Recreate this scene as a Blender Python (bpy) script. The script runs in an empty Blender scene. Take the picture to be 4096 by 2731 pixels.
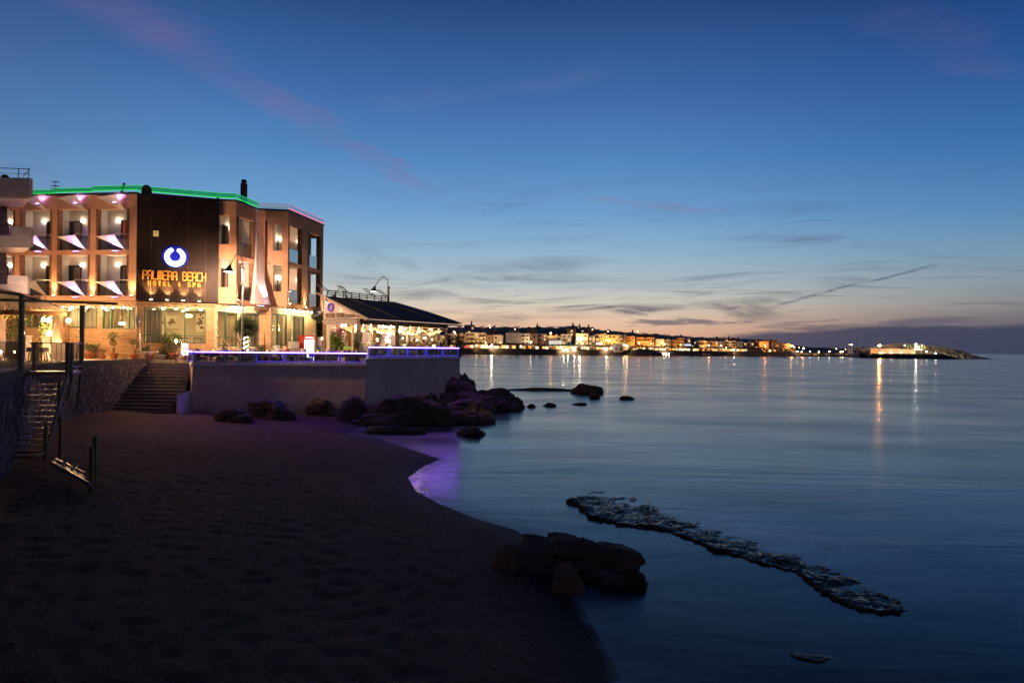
import bpy, bmesh, math, random
import numpy as np
from mathutils import Vector, Matrix, noise
PI = math.pi
S = bpy.context.scene
COL = S.collection

# ------------------------------------------------------------------ camera
F, CX, CY, ROLL, EYE = 2731.0, 2048.0, 1390.6, 0.0129, 5.0
cam = bpy.data.cameras.new('camera'); camo = bpy.data.objects.new('camera', cam); COL.objects.link(camo)
cam.sensor_width = 36; cam.lens = 24.003; cam.clip_start = 0.1; cam.clip_end = 60000
cam.shift_y = 25.1 / 4096
camo.matrix_world = Matrix.Translation((0, 0, EYE)) @ Matrix.Rotation(PI / 2, 4, 'X') @ Matrix.Rotation(ROLL, 4, 'Z')
S.camera = camo
S.render.resolution_x = 1024; S.render.resolution_y = 682
S.view_settings.view_transform = 'Standard'; S.view_settings.look = 'None'
S.view_settings.exposure = 0.0; S.view_settings.gamma = 1.0; S.view_settings.use_curve_mapping = False
CR, SR = math.cos(ROLL), math.sin(ROLL)
def ray(px, py):
    dx, dy = px - CX, py - CY
    return (dx * CR + dy * SR) / F, (-dx * SR + dy * CR) / F
def at(px, py, Y):                      # point of the place seen at a photo pixel, Y metres out
    a, b = ray(px, py); return Vector((a * Y, Y, EYE - b * Y))
def gz(px, py, z=0.0):                  # the same on a level plane
    a, b = ray(px, py); Y = (EYE - z) / b; return Vector((a * Y, Y, z))

# ------------------------------------------------------------------ node helpers
def s2l(c): return tuple(((v / 255) / 12.92 if v / 255 <= .04045 else ((v / 255 + .055) / 1.055) ** 2.4) for v in c)
class NT:
    def __init__(s, tree): s.t = tree; s.n = tree.nodes; s.l = tree.links
    def new(s, typ, **kw):
        n = s.n.new(typ)
        for k, v in kw.items(): setattr(n, k, v)
        return n
    def set(s, sock, v):
        if isinstance(v, bpy.types.NodeSocket): s.l.new(v, sock)
        elif v is not None:
            if hasattr(sock.default_value, '__len__') and not hasattr(v, '__len__'): v = (v,) * len(sock.default_value)
            if hasattr(v, '__len__') and len(sock.default_value) == 4 and len(v) == 3: v = (*v, 1)
            sock.default_value = v
    def m(s, op, a, b=None, c=None, clamp=False):
        n = s.new('ShaderNodeMath', operation=op, use_clamp=clamp)
        for i, v in enumerate((a, b, c)):
            if v is not None: s.set(n.inputs[i], v)
        return n.outputs[0]
    def ss(s, x, lo, hi, a=0.0, b=1.0):
        n = s.new('ShaderNodeMapRange', interpolation_type='SMOOTHSTEP')
        for i, v in enumerate((x, lo, hi, a, b)): s.set(n.inputs[i], v)
        return n.outputs[0]
    def mix(s, f, a, b, bl='MIX'):
        n = s.new('ShaderNodeMix', data_type='RGBA', blend_type=bl)
        s.set(n.inputs[0], f); s.set(n.inputs[6], a); s.set(n.inputs[7], b); return n.outputs[2]
    def ramp(s, f, stops, lin=True):
        n = s.new('ShaderNodeValToRGB'); cr = n.color_ramp
        cr.interpolation = 'LINEAR' if lin else 'EASE'
        while len(cr.elements) < len(stops): cr.elements.new(0.5)
        for e, (p, c) in zip(cr.elements, stops):
            e.position = p; e.color = (*c, 1) if len(c) == 3 else c
        s.set(n.inputs[0], f); return n.outputs[0]
    def noise(s, vec, scale, detail=4, rough=.55, dist=0.0, out=0):
        n = s.new('ShaderNodeTexNoise'); s.set(n.inputs['Scale'], scale); s.set(n.inputs['Detail'], detail)
        s.set(n.inputs['Roughness'], rough); s.set(n.inputs['Distortion'], dist)
        if vec is not None: s.l.new(vec, n.inputs['Vector'])
        return n.outputs[out]
    def xyz(s, x, y, z):
        n = s.new('ShaderNodeCombineXYZ')
        for i, v in enumerate((x, y, z)): s.set(n.inputs[i], v)
        return n.outputs[0]
    def sep(s, v):
        n = s.new('ShaderNodeSeparateXYZ'); s.l.new(v, n.inputs[0]); return n.outputs
    def mapping(s, v, scale=(1, 1, 1), rot=(0, 0, 0), loc=(0, 0, 0)):
        n = s.new('ShaderNodeMapping'); s.l.new(v, n.inputs[0])
        n.inputs['Scale'].default_value = scale; n.inputs['Rotation'].default_value = rot; n.inputs['Location'].default_value = loc
        return n.outputs[0]

# ------------------------------------------------------------------ dusk sky (sun just below the horizon, no sun lamp)
wd = bpy.data.worlds.new('World'); S.world = wd; wd.use_nodes = True
T = NT(wd.node_tree); bg = T.n['Background']
gen = T.new('ShaderNodeTexCoord').outputs['Generated']
x, y, z = T.sep(gen)
hl = T.m('SQRT', T.m('ADD', T.m('ADD', T.m('MULTIPLY', x, x), T.m('MULTIPLY', y, y)), 1e-6))
saz = T.m('DIVIDE', x, hl); caz = T.m('DIVIDE', y, hl)
zt = T.m('MULTIPLY', z, 1.6, clamp=True)
def st(rows): return [(math.sin(math.radians(e)) * 1.6, s2l(c)) for e, c in rows]
mid = T.ramp(zt, st([(0, (196, 146, 128)), (1.4, (228, 178, 146)), (2.4, (226, 192, 164)), (3.8, (205, 198, 184)), (5.6, (172, 187, 194)), (8, (140, 174, 199)),
                     (11, (108, 155, 200)), (15, (82, 132, 186)), (20, (62, 104, 163)), (27, (37, 68, 122)), (38.6, (17, 32, 62))]))
rgt = T.ramp(zt, st([(0, (52, 62, 88)), (1.3, (60, 68, 92)), (2.4, (96, 96, 110)), (3.4, (128, 128, 132)), (5, (130, 146, 156)), (7, (112, 145, 170)),
                     (10, (80, 130, 178)), (15, (52, 103, 164)), (20, (38, 80, 141)), (26, (22, 50, 106)), (38.6, (12, 25, 54))]))
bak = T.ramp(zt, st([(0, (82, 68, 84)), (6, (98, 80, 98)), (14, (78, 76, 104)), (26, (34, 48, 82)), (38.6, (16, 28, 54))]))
sky = T.mix(T.ss(saz, .10, .70), mid, rgt)
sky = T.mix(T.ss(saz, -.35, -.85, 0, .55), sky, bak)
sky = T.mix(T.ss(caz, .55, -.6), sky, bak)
# thin dusk cloud: wisps in bearing and height, stretched along the horizon
zc = T.m('MAXIMUM', z, .012)
wv = T.xyz(T.m('MULTIPLY', saz, 3.4), T.m('MULTIPLY', z, 15.0), 0.0)
warp = T.new('ShaderNodeVectorMath', operation='MULTIPLY_ADD'); T.l.new(T.noise(T.mapping(wv, scale=(.9, .9, 1), loc=(2, 7, 0)), 1.0, 2, .5, out=1), warp.inputs[0]); warp.inputs[1].default_value = (1.1, .9, 0); T.l.new(wv, warp.inputs[2])
n1 = T.noise(T.mapping(warp.outputs[0], scale=(1.0, 2.3, 1), rot=(0, 0, math.radians(12)), loc=(3.1, 1.7, 0)), 1.15, 6, .62, .5)
n2 = T.noise(T.mapping(wv, scale=(.8, .8, 1), loc=(9.2, 4.6, 0)), 1.0, 2, .5)
cl = T.m('MULTIPLY', T.ss(n1, .46, .72), T.ss(n2, .36, .60, .15, 1))
lowm = T.m('MULTIPLY', T.ss(z, .012, .05), T.ss(z, .30, .08))
sky = T.mix(T.m('MULTIPLY', T.m('MULTIPLY', cl, lowm), .85), sky, T.mix(.55, s2l((96, 96, 114)), T.mix(1.0, sky, (.46, .44, .50), 'MULTIPLY')))
n3 = T.noise(T.mapping(warp.outputs[0], scale=(1.2, 4.2, 1), rot=(0, 0, math.radians(3)), loc=(6.3, 2.2, 0)), 1.5, 5, .62, .4)
lm2 = T.m('MULTIPLY', T.ss(z, .014, .034), T.ss(z, .12, .05))
sky = T.mix(T.m('MULTIPLY', T.m('MULTIPLY', T.ss(n3, .52, .66), lm2), T.ss(saz, -.10, .16, .22, .80)), sky, s2l((98, 94, 110)))
# dark cloud bank lying on the sea horizon to the right
bt = T.m('ADD', T.ss(saz, .10, .50, .004, .034), T.m('MULTIPLY', T.m('SUBTRACT', T.noise(T.xyz(T.m('MULTIPLY', saz, 6.0), T.m('MULTIPLY', z, 60.0), 0.0), 1.6, 3, .6), .5), .018))
sky = T.mix(T.m('MULTIPLY', T.ss(z, T.m('ADD', bt, .006), T.m('SUBTRACT', bt, .004)), T.ss(saz, .05, .22, 0, .92)), sky, T.mix(T.ss(saz, .1, .5), s2l((92, 84, 104)), s2l((60, 66, 90))))
wz = T.m('DIVIDE', x, zc); wy = T.m('DIVIDE', y, zc)
SN = T.noise(T.xyz(wz, wy, 0.0), 2.2, 4, .6); SN2 = T.ss(T.noise(T.xyz(wz, wy, 4.0), 1.5, 3, .6), .30, .62, .30, 1)
def streak(p0, p1, w0, w1, k, tint, nsc, soft=1.0):
    global sky
    q = []
    for (a_, b_) in (p0, p1):
        u, v = ray(a_, b_); q.append((-u / v, -1 / v))
    (ax, ay), (bx, by) = q; L = math.hypot(bx - ax, by - ay); dx, dy = (bx - ax) / L, (by - ay) / L
    rx = T.m('SUBTRACT', wz, ax); ry = T.m('SUBTRACT', wy, ay)
    s_ = T.m('DIVIDE', T.m('ADD', T.m('MULTIPLY', rx, dx), T.m('MULTIPLY', ry, dy)), L)
    t_ = T.m('ABSOLUTE', T.m('ADD', T.m('ADD', T.m('MULTIPLY', rx, -dy), T.m('MULTIPLY', ry, dx)),
                             T.m('MULTIPLY', T.m('SUBTRACT', SN, .5), w0 * 2.4)))
    wdt = T.ss(s_, 0, 1, w0, w1)
    f = T.m('MULTIPLY', T.ss(t_, wdt, T.m('MULTIPLY', wdt, .15)), T.m('MULTIPLY', T.ss(s_, -.06, .10), T.ss(s_, 1.04, .80)))
    f = T.m('MULTIPLY', f, SN2)
    sky = T.mix(T.m('MULTIPLY', f, k), sky, tint)
streak((300, -60), (1760, 790), .22, .12, .30, s2l((134, 104, 146)), 2.6)
streak((1500, 420), (2500, 300), .16, .16, .10, s2l((130, 120, 160)), 2.0)
streak((3480, 60), (4060, 330), .16, .10, .20, s2l((100, 88, 134)), 2.2)
streak((2360, 790), (2960, 860), .16, .14, .34, s2l((130, 120, 150)), 2.0)
streak((3110, 1222), (3470, 1122), .16, .10, .75, s2l((96, 98, 116)), 1.2)
streak((3470, 1130), (3770, 1052), .07, .09, .80, s2l((84, 96, 122)), 1.2)
sky = T.mix(T.ss(z, -.001, -.03), sky, s2l((18, 24, 36)))
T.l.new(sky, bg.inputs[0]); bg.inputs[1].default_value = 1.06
wd.cycles.sampling_method = 'MANUAL'; wd.cycles.sample_map_resolution = 512
S.cycles.max_bounces = 6; S.cycles.transparent_max_bounces = 16; S.cycles.sample_clamp_indirect = 6.0; S.cycles.use_denoising = True

# ------------------------------------------------------------------ mesh builder
class MB:
    def __init__(s, M=None): s.v = []; s.f = []; s.M = M
    def add(s, vs, fs):
        o = len(s.v)
        s.v += [tuple(s.M @ Vector(p)) for p in vs] if s.M else [tuple(p) for p in vs]
        s.f += [tuple(i + o for i in f) for f in fs]; return s
    def box(s, x0, x1, y0, y1, z0, z1):
        return s.add([(x0, y0, z0), (x1, y0, z0), (x1, y1, z0), (x0, y1, z0), (x0, y0, z1), (x1, y0, z1), (x1, y1, z1), (x0, y1, z1)],
                     [(0, 3, 2, 1), (4, 5, 6, 7), (0, 1, 5, 4), (1, 2, 6, 5), (2, 3, 7, 6), (3, 0, 4, 7)])
    def cbox(s, c, sx, sy, sz): return s.box(c[0] - sx / 2, c[0] + sx / 2, c[1] - sy / 2, c[1] + sy / 2, c[2] - sz / 2, c[2] + sz / 2)
    def prism(s, poly, z0, z1):
        n = len(poly); z0 = z0 if hasattr(z0, '__len__') else [z0] * n; z1 = z1 if hasattr(z1, '__len__') else [z1] * n
        return s.add([(p[0], p[1], a) for p, a in zip(poly, z0)] + [(p[0], p[1], a) for p, a in zip(poly, z1)],
                     [tuple(range(n))[::-1], tuple(range(n, 2 * n))] + [(i, (i + 1) % n, n + (i + 1) % n, n + i) for i in range(n)])
    def bar(s, a, b, w, h=None, up=(0, 0, 1)):       # square bar from a to b
        a, b = Vector(a), Vector(b); h = h or w; d = (b - a).normalized(); u = Vector(up)
        if abs(d.dot(u)) > .98: u = Vector((0, 1, 0))
        r = d.cross(u).normalized() * w / 2; u = r.cross(d).normalized() * h / 2
        vs = [a - r - u, a + r - u, a + r + u, a - r + u, b - r - u, b + r - u, b + r + u, b - r + u]
        return s.add(vs, [(0, 1, 2, 3), (7, 6, 5, 4), (0, 4, 5, 1), (1, 5, 6, 2), (2, 6, 7, 3), (3, 7, 4, 0)])
    def tube(s, pts, r, n=6):
        pts = [Vector(p) for p in pts]; k = len(pts); rs = r if hasattr(r, '__len__') else [r] * k
        vs = []; ref = None
        for i, p in enumerate(pts):
            d = (pts[min(i + 1, k - 1)] - pts[max(i - 1, 0)]).normalized()
            if ref is None: ref = Vector((1, 0, 0)) if abs(d.x) < .8 else Vector((0, 1, 0))
            a = (ref - d * ref.dot(d)).normalized(); b = d.cross(a); ref = a
            vs += [p + (a * math.cos(2 * PI * j / n) + b * math.sin(2 * PI * j / n)) * rs[i] for j in range(n)]
        fs = [(i * n + j, i * n + (j + 1) % n, (i + 1) * n + (j + 1) % n, (i + 1) * n + j) for i in range(k - 1) for j in range(n)]
        return s.add(vs, fs + [tuple(range(n))[::-1], tuple(range((k - 1) * n, k * n))])
    def lathe(s, c, prof, n=12):
        k = len(prof); vs = [(c[0] + r * math.cos(2 * PI * j / n), c[1] + r * math.sin(2 * PI * j / n), c[2] + h) for r, h in prof for j in range(n)]
        fs = [(i * n + j, i * n + (j + 1) % n, (i + 1) * n + (j + 1) % n, (i + 1) * n + j) for i in range(k - 1) for j in range(n)]
        return s.add(vs, fs + [tuple(range(n))[::-1], tuple(range((k - 1) * n, k * n))])
    def ball(s, c, r, n=8, m=6):
        rx, ry, rz = r if hasattr(r, '__len__') else (r, r, r)
        vs = [(c[0], c[1], c[2] - rz)]
        for i in range(1, m):
            t = -PI / 2 + PI * i / m
            vs += [(c[0] + rx * math.cos(t) * math.cos(2 * PI * j / n), c[1] + ry * math.cos(t) * math.sin(2 * PI * j / n), c[2] + rz * math.sin(t)) for j in range(n)]
        vs.append((c[0], c[1], c[2] + rz)); e = len(vs) - 1
        fs = [(0, 1 + (j + 1) % n, 1 + j) for j in range(n)] + [(e, e - n + j, e - n + (j + 1) % n) for j in range(n)]
        fs += [(1 + i * n + j, 1 + i * n + (j + 1) % n, 1 + (i + 1) * n + (j + 1) % n, 1 + (i + 1) * n + j) for i in range(m - 2) for j in range(n)]
        return s.add(vs, fs)
    def quad(s, a, b, c, d): return s.add([a, b, c, d], [(0, 1, 2, 3)])
    def mesh(s, name, m, smooth=False, off=None):
        me = bpy.data.meshes.new(name)
        vs = s.v if off is None else [(p[0] - off[0], p[1] - off[1], p[2] - off[2]) for p in s.v]
        me.from_pydata(vs, [], s.f); me.materials.append(m)
        if smooth: me.polygons.foreach_set('use_smooth', [True] * len(me.polygons))
        me.update(); return me
    def build(s, name, m, parent=None, smooth=False, kind=None, label=None):
        off = None
        if parent is not None:
            r = parent
            while r.parent: r = r.parent
            off = r.location
        o = bpy.data.objects.new(name, s.mesh(name, m, smooth, off)); COL.objects.link(o); o.parent = parent
        if kind: o['kind'] = kind
        if label: o['label'] = label
        return o
def tag(o, label, cat, group=None):
    o['label'] = label; o['category'] = cat
    if group: o['group'] = group
    return o
def thing(name, label, cat, loc=(0, 0, 0), rotz=0.0, group=None):
    o = bpy.data.objects.new(name, None); COL.objects.link(o); o.location = loc; o.rotation_euler = (0, 0, rotz)
    o.empty_display_size = .2
    return tag(o, label, cat, group)
def obj(name, me, parent=None, loc=(0, 0, 0), rot=None, scale=None):
    o = bpy.data.objects.new(name, me); COL.objects.link(o); o.parent = parent; o.location = loc
    if rot is not None: o.rotation_euler = rot
    if scale is not None: o.scale = scale if hasattr(scale, '__len__') else (scale,) * 3
    return o
def spawn(kit, name, label, cat, loc, rotz=0.0, group=None, scale=1.0):   # one individual of a kind: parts share mesh data
    t = thing(name, label, cat, loc, rotz, group)
    if hasattr(scale, '__len__') or scale != 1: t.scale = scale if hasattr(scale, '__len__') else (scale,) * 3
    for pn, me, subs in kit:
        p = obj(pn, me, t)
        for sn, sm in subs: obj(sn, sm, p)
    return t
def lamp(typ, parent, loc, W, col, target=None, ang=60, blend=.6, r=.05, name='lamp_light'):
    l = bpy.data.lights.new(name, typ); l.energy = W; l.color = col; l.shadow_soft_size = r
    o = bpy.data.objects.new(name, l); COL.objects.link(o)
    base = Vector((0, 0, 0))
    if parent is not None:
        rr = parent
        while rr.parent: rr = rr.parent
        base = rr.location; o.parent = parent
    o.location = Vector(loc) - base
    if typ == 'SPOT':
        l.spot_size = math.radians(ang); l.spot_blend = blend
        o.rotation_euler = (Vector(target) - Vector(loc)).to_track_quat('-Z', 'Y').to_euler()
    return o
class Seg:                              # a straight run of wall: s along it, t out of it, z up
    def __init__(s, p0, p1):
        s.p0 = Vector((p0[0], p0[1], 0)); s.p1 = Vector((p1[0], p1[1], 0)); s.L = (s.p1 - s.p0).length
        s.d = (s.p1 - s.p0) / s.L; s.n = Vector((s.d.y, -s.d.x, 0))
        s.M = Matrix(((s.d.x, s.n.x, 0, s.p0.x), (s.d.y, s.n.y, 0, s.p0.y), (0, 0, 1, 0), (0, 0, 0, 1)))
        s.ang = math.atan2(s.d.y, s.d.x)
    def s(s, px, py, t=0.0):            # where along the run a photo pixel column meets it
        a, b = ray(px, py); o = s.p0 + s.n * t
        k = (a * o.y - o.x) / (s.d.x - a * s.d.y); return k
    def w(s, a, t, z): return s.M @ Vector((a, t, z))
    def z(s, px, py, t=0.0):
        k = s.s(px, py, t); p = s.w(k, t, 0); return EYE - ray(px, py)[1] * p.y

# ------------------------------------------------------------------ materials
MAT = {}
def mat(name, col, rough=.7, var=.25, vscale=3.0, bump=0.0, bscale=20.0, metal=0.0, emit=None, es=0.0, spec=.5, objvar=0.0, trans=0.0, coat=0.0):
    if name in MAT: return MAT[name]
    m = bpy.data.materials.new(name); m.use_nodes = True; t = NT(m.node_tree); b = t.n['Principled BSDF']
    tc = t.new('ShaderNodeTexCoord').outputs['Object']
    geo = t.new('ShaderNodeNewGeometry').outputs['Position']
    if emit is None:
        n = t.noise(geo, vscale, 5, .6)
        c = t.mix(t.ss(n, .3, .7), tuple(v * (1 - var) for v in col), tuple(min(1, v * (1 + var)) for v in col))
        if objvar:
            oi = t.new('ShaderNodeObjectInfo').outputs['Random']
            c = t.mix(1.0, c, t.ramp(oi, [(0, (1 - objvar,) * 3), (1, (1 + objvar * .6,) * 3)]), 'MULTIPLY')
        t.set(b.inputs['Base Color'], c)
        t.set(b.inputs['Roughness'], t.ss(t.noise(geo, vscale * 4, 3), .3, .7, max(.02, rough - .12), min(1, rough + .1)))
        if bump:
            bn = t.new('ShaderNodeBump'); bn.inputs['Strength'].default_value = bump; bn.inputs['Distance'].default_value = .03
            t.l.new(t.noise(geo, bscale, 6, .65), bn.inputs['Height']); t.l.new(bn.outputs[0], b.inputs['Normal'])
    else:
        t.set(b.inputs['Base Color'], (.02, .02, .02)); t.set(b.inputs['Roughness'], .4)
        t.set(b.inputs['Emission Color'], emit); b.inputs['Emission Strength'].default_value = es
    b.inputs['Metallic'].default_value = metal; b.inputs['Specular IOR Level'].default_value = spec
    if coat: b.inputs['Coat Weight'].default_value = coat
    if trans:
        tr = t.new('ShaderNodeBsdfTranslucent'); t.set(tr.inputs[0], col); mx = t.new('ShaderNodeMixShader'); mx.inputs[0].default_value = trans
        t.l.new(b.outputs[0], mx.inputs[1]); t.l.new(tr.outputs[0], mx.inputs[2]); t.l.new(mx.outputs[0], t.n['Material Output'].inputs[0])
    MAT[name] = m; return m
def glass(name, tint=(1, 1, 1), refl=.10, rough=.02, emit=None, es=0):
    if name in MAT: return MAT[name]
    m = bpy.data.materials.new(name); m.use_nodes = True; t = NT(m.node_tree); t.n.remove(t.n['Principled BSDF'])
    tr = t.new('ShaderNodeBsdfTransparent'); t.set(tr.inputs[0], tint)
    gl = t.new('ShaderNodeBsdfGlossy'); gl.inputs['Roughness'].default_value = rough
    fr = t.new('ShaderNodeFresnel'); fr.inputs[0].default_value = 1.12
    mx = t.new('ShaderNodeMixShader'); t.l.new(t.m('ADD', fr.outputs[0], refl - .01, clamp=True), mx.inputs[0])
    t.l.new(tr.outputs[0], mx.inputs[1]); t.l.new(gl.outputs[0], mx.inputs[2]); out = mx.outputs[0]
    if emit:
        e = t.new('ShaderNodeEmission'); t.set(e.inputs[0], emit); e.inputs[1].default_value = es
        ad = t.new('ShaderNodeAddShader'); t.l.new(out, ad.inputs[0]); t.l.new(e.outputs[0], ad.inputs[1]); out = ad.outputs[0]
    t.l.new(out, t.n['Material Output'].inputs[0]); MAT[name] = m; return m
def led(name, col, es): return mat(name, col, emit=col, es=es)
WARM = (1.0, .66, .30); WARMW = (1.0, .80, .52); PURP = (.52, .28, 1.0); PINK = (1.0, .42, .80); BLUE = (.05, .06, 1.0); ORNG = (1.0, .42, .08)
# ================================================================== ground, sea, beach
def mat_water():
    m = bpy.data.materials.new('sea_water'); m.use_nodes = True; t = NT(m.node_tree); b = t.n['Principled BSDF']
    pos = t.new('ShaderNodeNewGeometry').outputs['Position']
    foam = t.m('MULTIPLY', t.ss(t.noise(t.mapping(pos, scale=(.10, .22, 1)), 1.0, 6, .6), .46, .72), t.ss(t.noise(t.mapping(pos, scale=(.03, .05, 1), loc=(3, 5, 0)), 1.0, 2), .40, .60))
    near = t.m('MULTIPLY', t.ss(t.sep(pos)[1], 70.0, 30.0), t.ss(t.sep(pos)[1], 10.0, 17.0, .15, 1))
    X_, Y_, _z = t.sep(pos)
    # milky water in the cove and seaward of the reef
    cove = t.ss(t.m('SQRT', t.m('ADD', t.m('POWER', t.m('ADD', X_, 5.6), 2.0), t.m('POWER', t.m('SUBTRACT', Y_, 33.0), 2.0))), 7.5, 1.5, 0, .62)
    ra, rb = gz(2400, 1960), gz(3560, 2380); rd = (rb - ra).xy.normalized(); rL = (rb - ra).xy.length
    al = t.m('ADD', t.m('MULTIPLY', t.m('SUBTRACT', X_, ra.x), rd.x), t.m('MULTIPLY', t.m('SUBTRACT', Y_, ra.y), rd.y)); ac_ = t.m('ADD', t.m('MULTIPLY', t.m('SUBTRACT', X_, ra.x), -rd.y), t.m('MULTIPLY', t.m('SUBTRACT', Y_, ra.y), rd.x))
    wash = t.m('MULTIPLY', t.m('MULTIPLY', t.ss(ac_, -.6, .5), t.ss(ac_, 4.5, .6)), t.m('MULTIPLY', t.ss(al, -1.5, 1.5), t.ss(al, rL + 1.5, rL - 2)))
    wash = t.m('MULTIPLY', wash, t.ss(t.noise(t.mapping(pos, scale=(.5, 1.1, 1), rot=(0, 0, -.9)), 1.2, 5, .6, .8), .35, .65, .25, .95))
    milky = t.m('MAXIMUM', cove, wash)
    t.set(b.inputs['Base Color'], t.mix(milky, t.mix(t.m('MULTIPLY', foam, t.m('MULTIPLY', near, .75)), (.006, .009, .011), (.34, .38, .40)), (.46, .48, .50)))
    b.inputs['IOR'].default_value = 1.333; b.inputs['Specular IOR Level'].default_value = .5
    t.set(b.inputs['Roughness'], t.ss(t.noise(t.mapping(pos, scale=(.05, .12, 1)), 1.0, 4, .6), .3, .7, .15, .25))
    bn = t.new('ShaderNodeBump'); bn.inputs['Strength'].default_value = .06; bn.inputs['Distance'].default_value = .08
    b2 = t.new('ShaderNodeBump'); b2.inputs['Strength'].default_value = .20; b2.inputs['Distance'].default_value = .35
    t.l.new(t.noise(t.mapping(pos, scale=(.055, .17, 1), rot=(0, 0, .25), loc=(4.2, 1.1, 0)), 1.0, 4, .55, .6), b2.inputs['Height']); t.l.new(b2.outputs[0], bn.inputs['Normal'])
    h = t.noise(t.mapping(pos, scale=(.35, 1.0, 1)), 1.3, 5, .6, .4)
    t.l.new(h, bn.inputs['Height']); t.l.new(bn.outputs[0], b.inputs['Normal'])
    return m
w = MB(); w.quad((-30000, -200, 0), (30000, -200, 0), (30000, 45000, 0), (-30000, 45000, 0)); w.build('sea', mat_water(), kind='structure')

SHORE_PX = [(1395, 1735), (1510, 1752), (1640, 1795), (1762, 1836), (1690, 1868), (1632, 1910), (1662, 1962), (1752, 2012), (1900, 2072), (2060, 2118), (2150, 2170), (2230, 2270), (2300, 2375), (2350, 2470), (2420, 2590), (2492, 2731), (2570, 2900)]
SH = [(60, 140), (22, 105), (4, 74), (-3.2, 58), (-8.2, 47.2), (-9.0, 42.5)] + [tuple(gz(a, b)[:2]) for a, b in SHORE_PX] + [(2.6, 7.5), (3.2, 5), (5, -4), (8, -40)]
def shore_dist(X, Y):                   # signed distance to the waterline, land positive (numpy)
    best = np.full(X.shape, 1e9); sg = np.ones(X.shape)
    for (ax, ay), (bx, by) in zip(SH[:-1], SH[1:]):
        dx, dy = bx - ax, by - ay; L2 = dx * dx + dy * dy
        tt = np.clip(((X - ax) * dx + (Y - ay) * dy) / L2, 0, 1)
        ex, ey = X - (ax + tt * dx), Y - (ay + tt * dy); d = np.hypot(ex, ey)
        c = dx * (Y - ay) - dy * (X - ax)
        upd = d < best - 1e-9; best = np.where(upd, d, best); sg = np.where(upd, np.where(c < 0, 1.0, -1.0), sg)
    return best * sg
def sand_base(X, Y):
    d = shore_dist(X, Y)
    zz = np.where(d > 0, .135 * (1 - np.exp(-d / 1.6)) + .062 * d, .12 * d)
    return np.clip(zz, -1.2, 1.35)
def sand_z(x, y): return float(sand_base(np.array([x]), np.array([y]))[0])
def mat_sand():
    m = bpy.data.materials.new('dark_pebbly_sand'); m.use_nodes = True; t = NT(m.node_tree); b = t.n['Principled BSDF']
    pos = t.new('ShaderNodeNewGeometry').outputs['Position']; z_ = t.sep(pos)[2]
    g = t.noise(pos, 42, 4, .7); l = t.noise(pos, .5, 5, .6)
    c = t.mix(t.ss(g, .35, .68), (.13, .068, .043), (.29, .165, .11))
    c = t.mix(t.ss(l, .35, .65, 0, .45), c, (.15, .078, .052))
    wet = t.ss(z_, .22, .06)
    t.set(b.inputs['Base Color'], t.mix(wet, c, (.040, .025, .019)))
    t.set(b.inputs['Roughness'], t.ss(wet, 0, 1, .95, .72)); b.inputs['Specular IOR Level'].default_value = .2
    bn = t.new('ShaderNodeBump'); bn.inputs['Strength'].default_value = .8; bn.inputs['Distance'].default_value = .02
    t.l.new(t.m('ADD', t.noise(pos, 60, 4, .7), t.m('MULTIPLY', t.noise(pos, 7, 4, .6), 2.0)), bn.inputs['Height']); t.l.new(bn.outputs[0], b.inputs['Normal'])
    return m
M_SAND = mat_sand()
def sand_bump(x_, y_):
    nz = noise.noise; v = nz((x_ * 2.9, y_ * 2.9, 0)); v2 = nz((x_ * 5.5 + 7, y_ * 5.5, 2)); v3 = nz((x_ * .35, y_ * .35, 5))
    return -.075 * max(0, v) ** .8 - .03 * max(0, v2) + .015 * v2 + .06 * v3
def sand_sheet():
    ys = np.concatenate([np.arange(-3, 5, .5), np.arange(5, 24, .10), np.arange(24, 48.1, .2)])
    us = np.linspace(-1, 1, 330)
    xs = np.concatenate([np.linspace(-32, -18, 30, endpoint=False), np.linspace(-18, 5.5, 260), np.linspace(5.8, 9, 8)])
    X, Y = np.meshgrid(xs, ys); Zb = sand_base(X, Y); d = shore_dist(X, Y)
    amp = np.clip((d - .8) / 2.5, 0, 1)
    Z = Zb.copy(); fl = Z.ravel(); xf, yf, af = X.ravel(), Y.ravel(), amp.ravel()
    nz = noise.noise
    add = np.zeros(fl.shape)
    for i in range(len(fl)):
        if af[i] > 0 and yf[i] < 44:
            x_, y_ = xf[i], yf[i]
            add[i] = af[i] * sand_bump(x_, y_)
    Z = (fl + add).reshape(X.shape)
    ny, nx = X.shape
    me = bpy.data.meshes.new('beach'); vs = np.stack([X.ravel(), Y.ravel(), Z.ravel()], 1)
    idx = np.arange(ny * nx).reshape(ny, nx)
    q = np.stack([idx[:-1, :-1], idx[:-1, 1:], idx[1:, 1:], idx[1:, :-1]], -1).reshape(-1, 4)
    me.from_pydata(vs.tolist(), [], q.tolist()); me.materials.append(M_SAND)
    me.polygons.foreach_set('use_smooth', [True] * len(me.polygons)); me.update()
    o = bpy.data.objects.new('beach', me); COL.objects.link(o); o['kind'] = 'structure'
sand_sheet()
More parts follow.
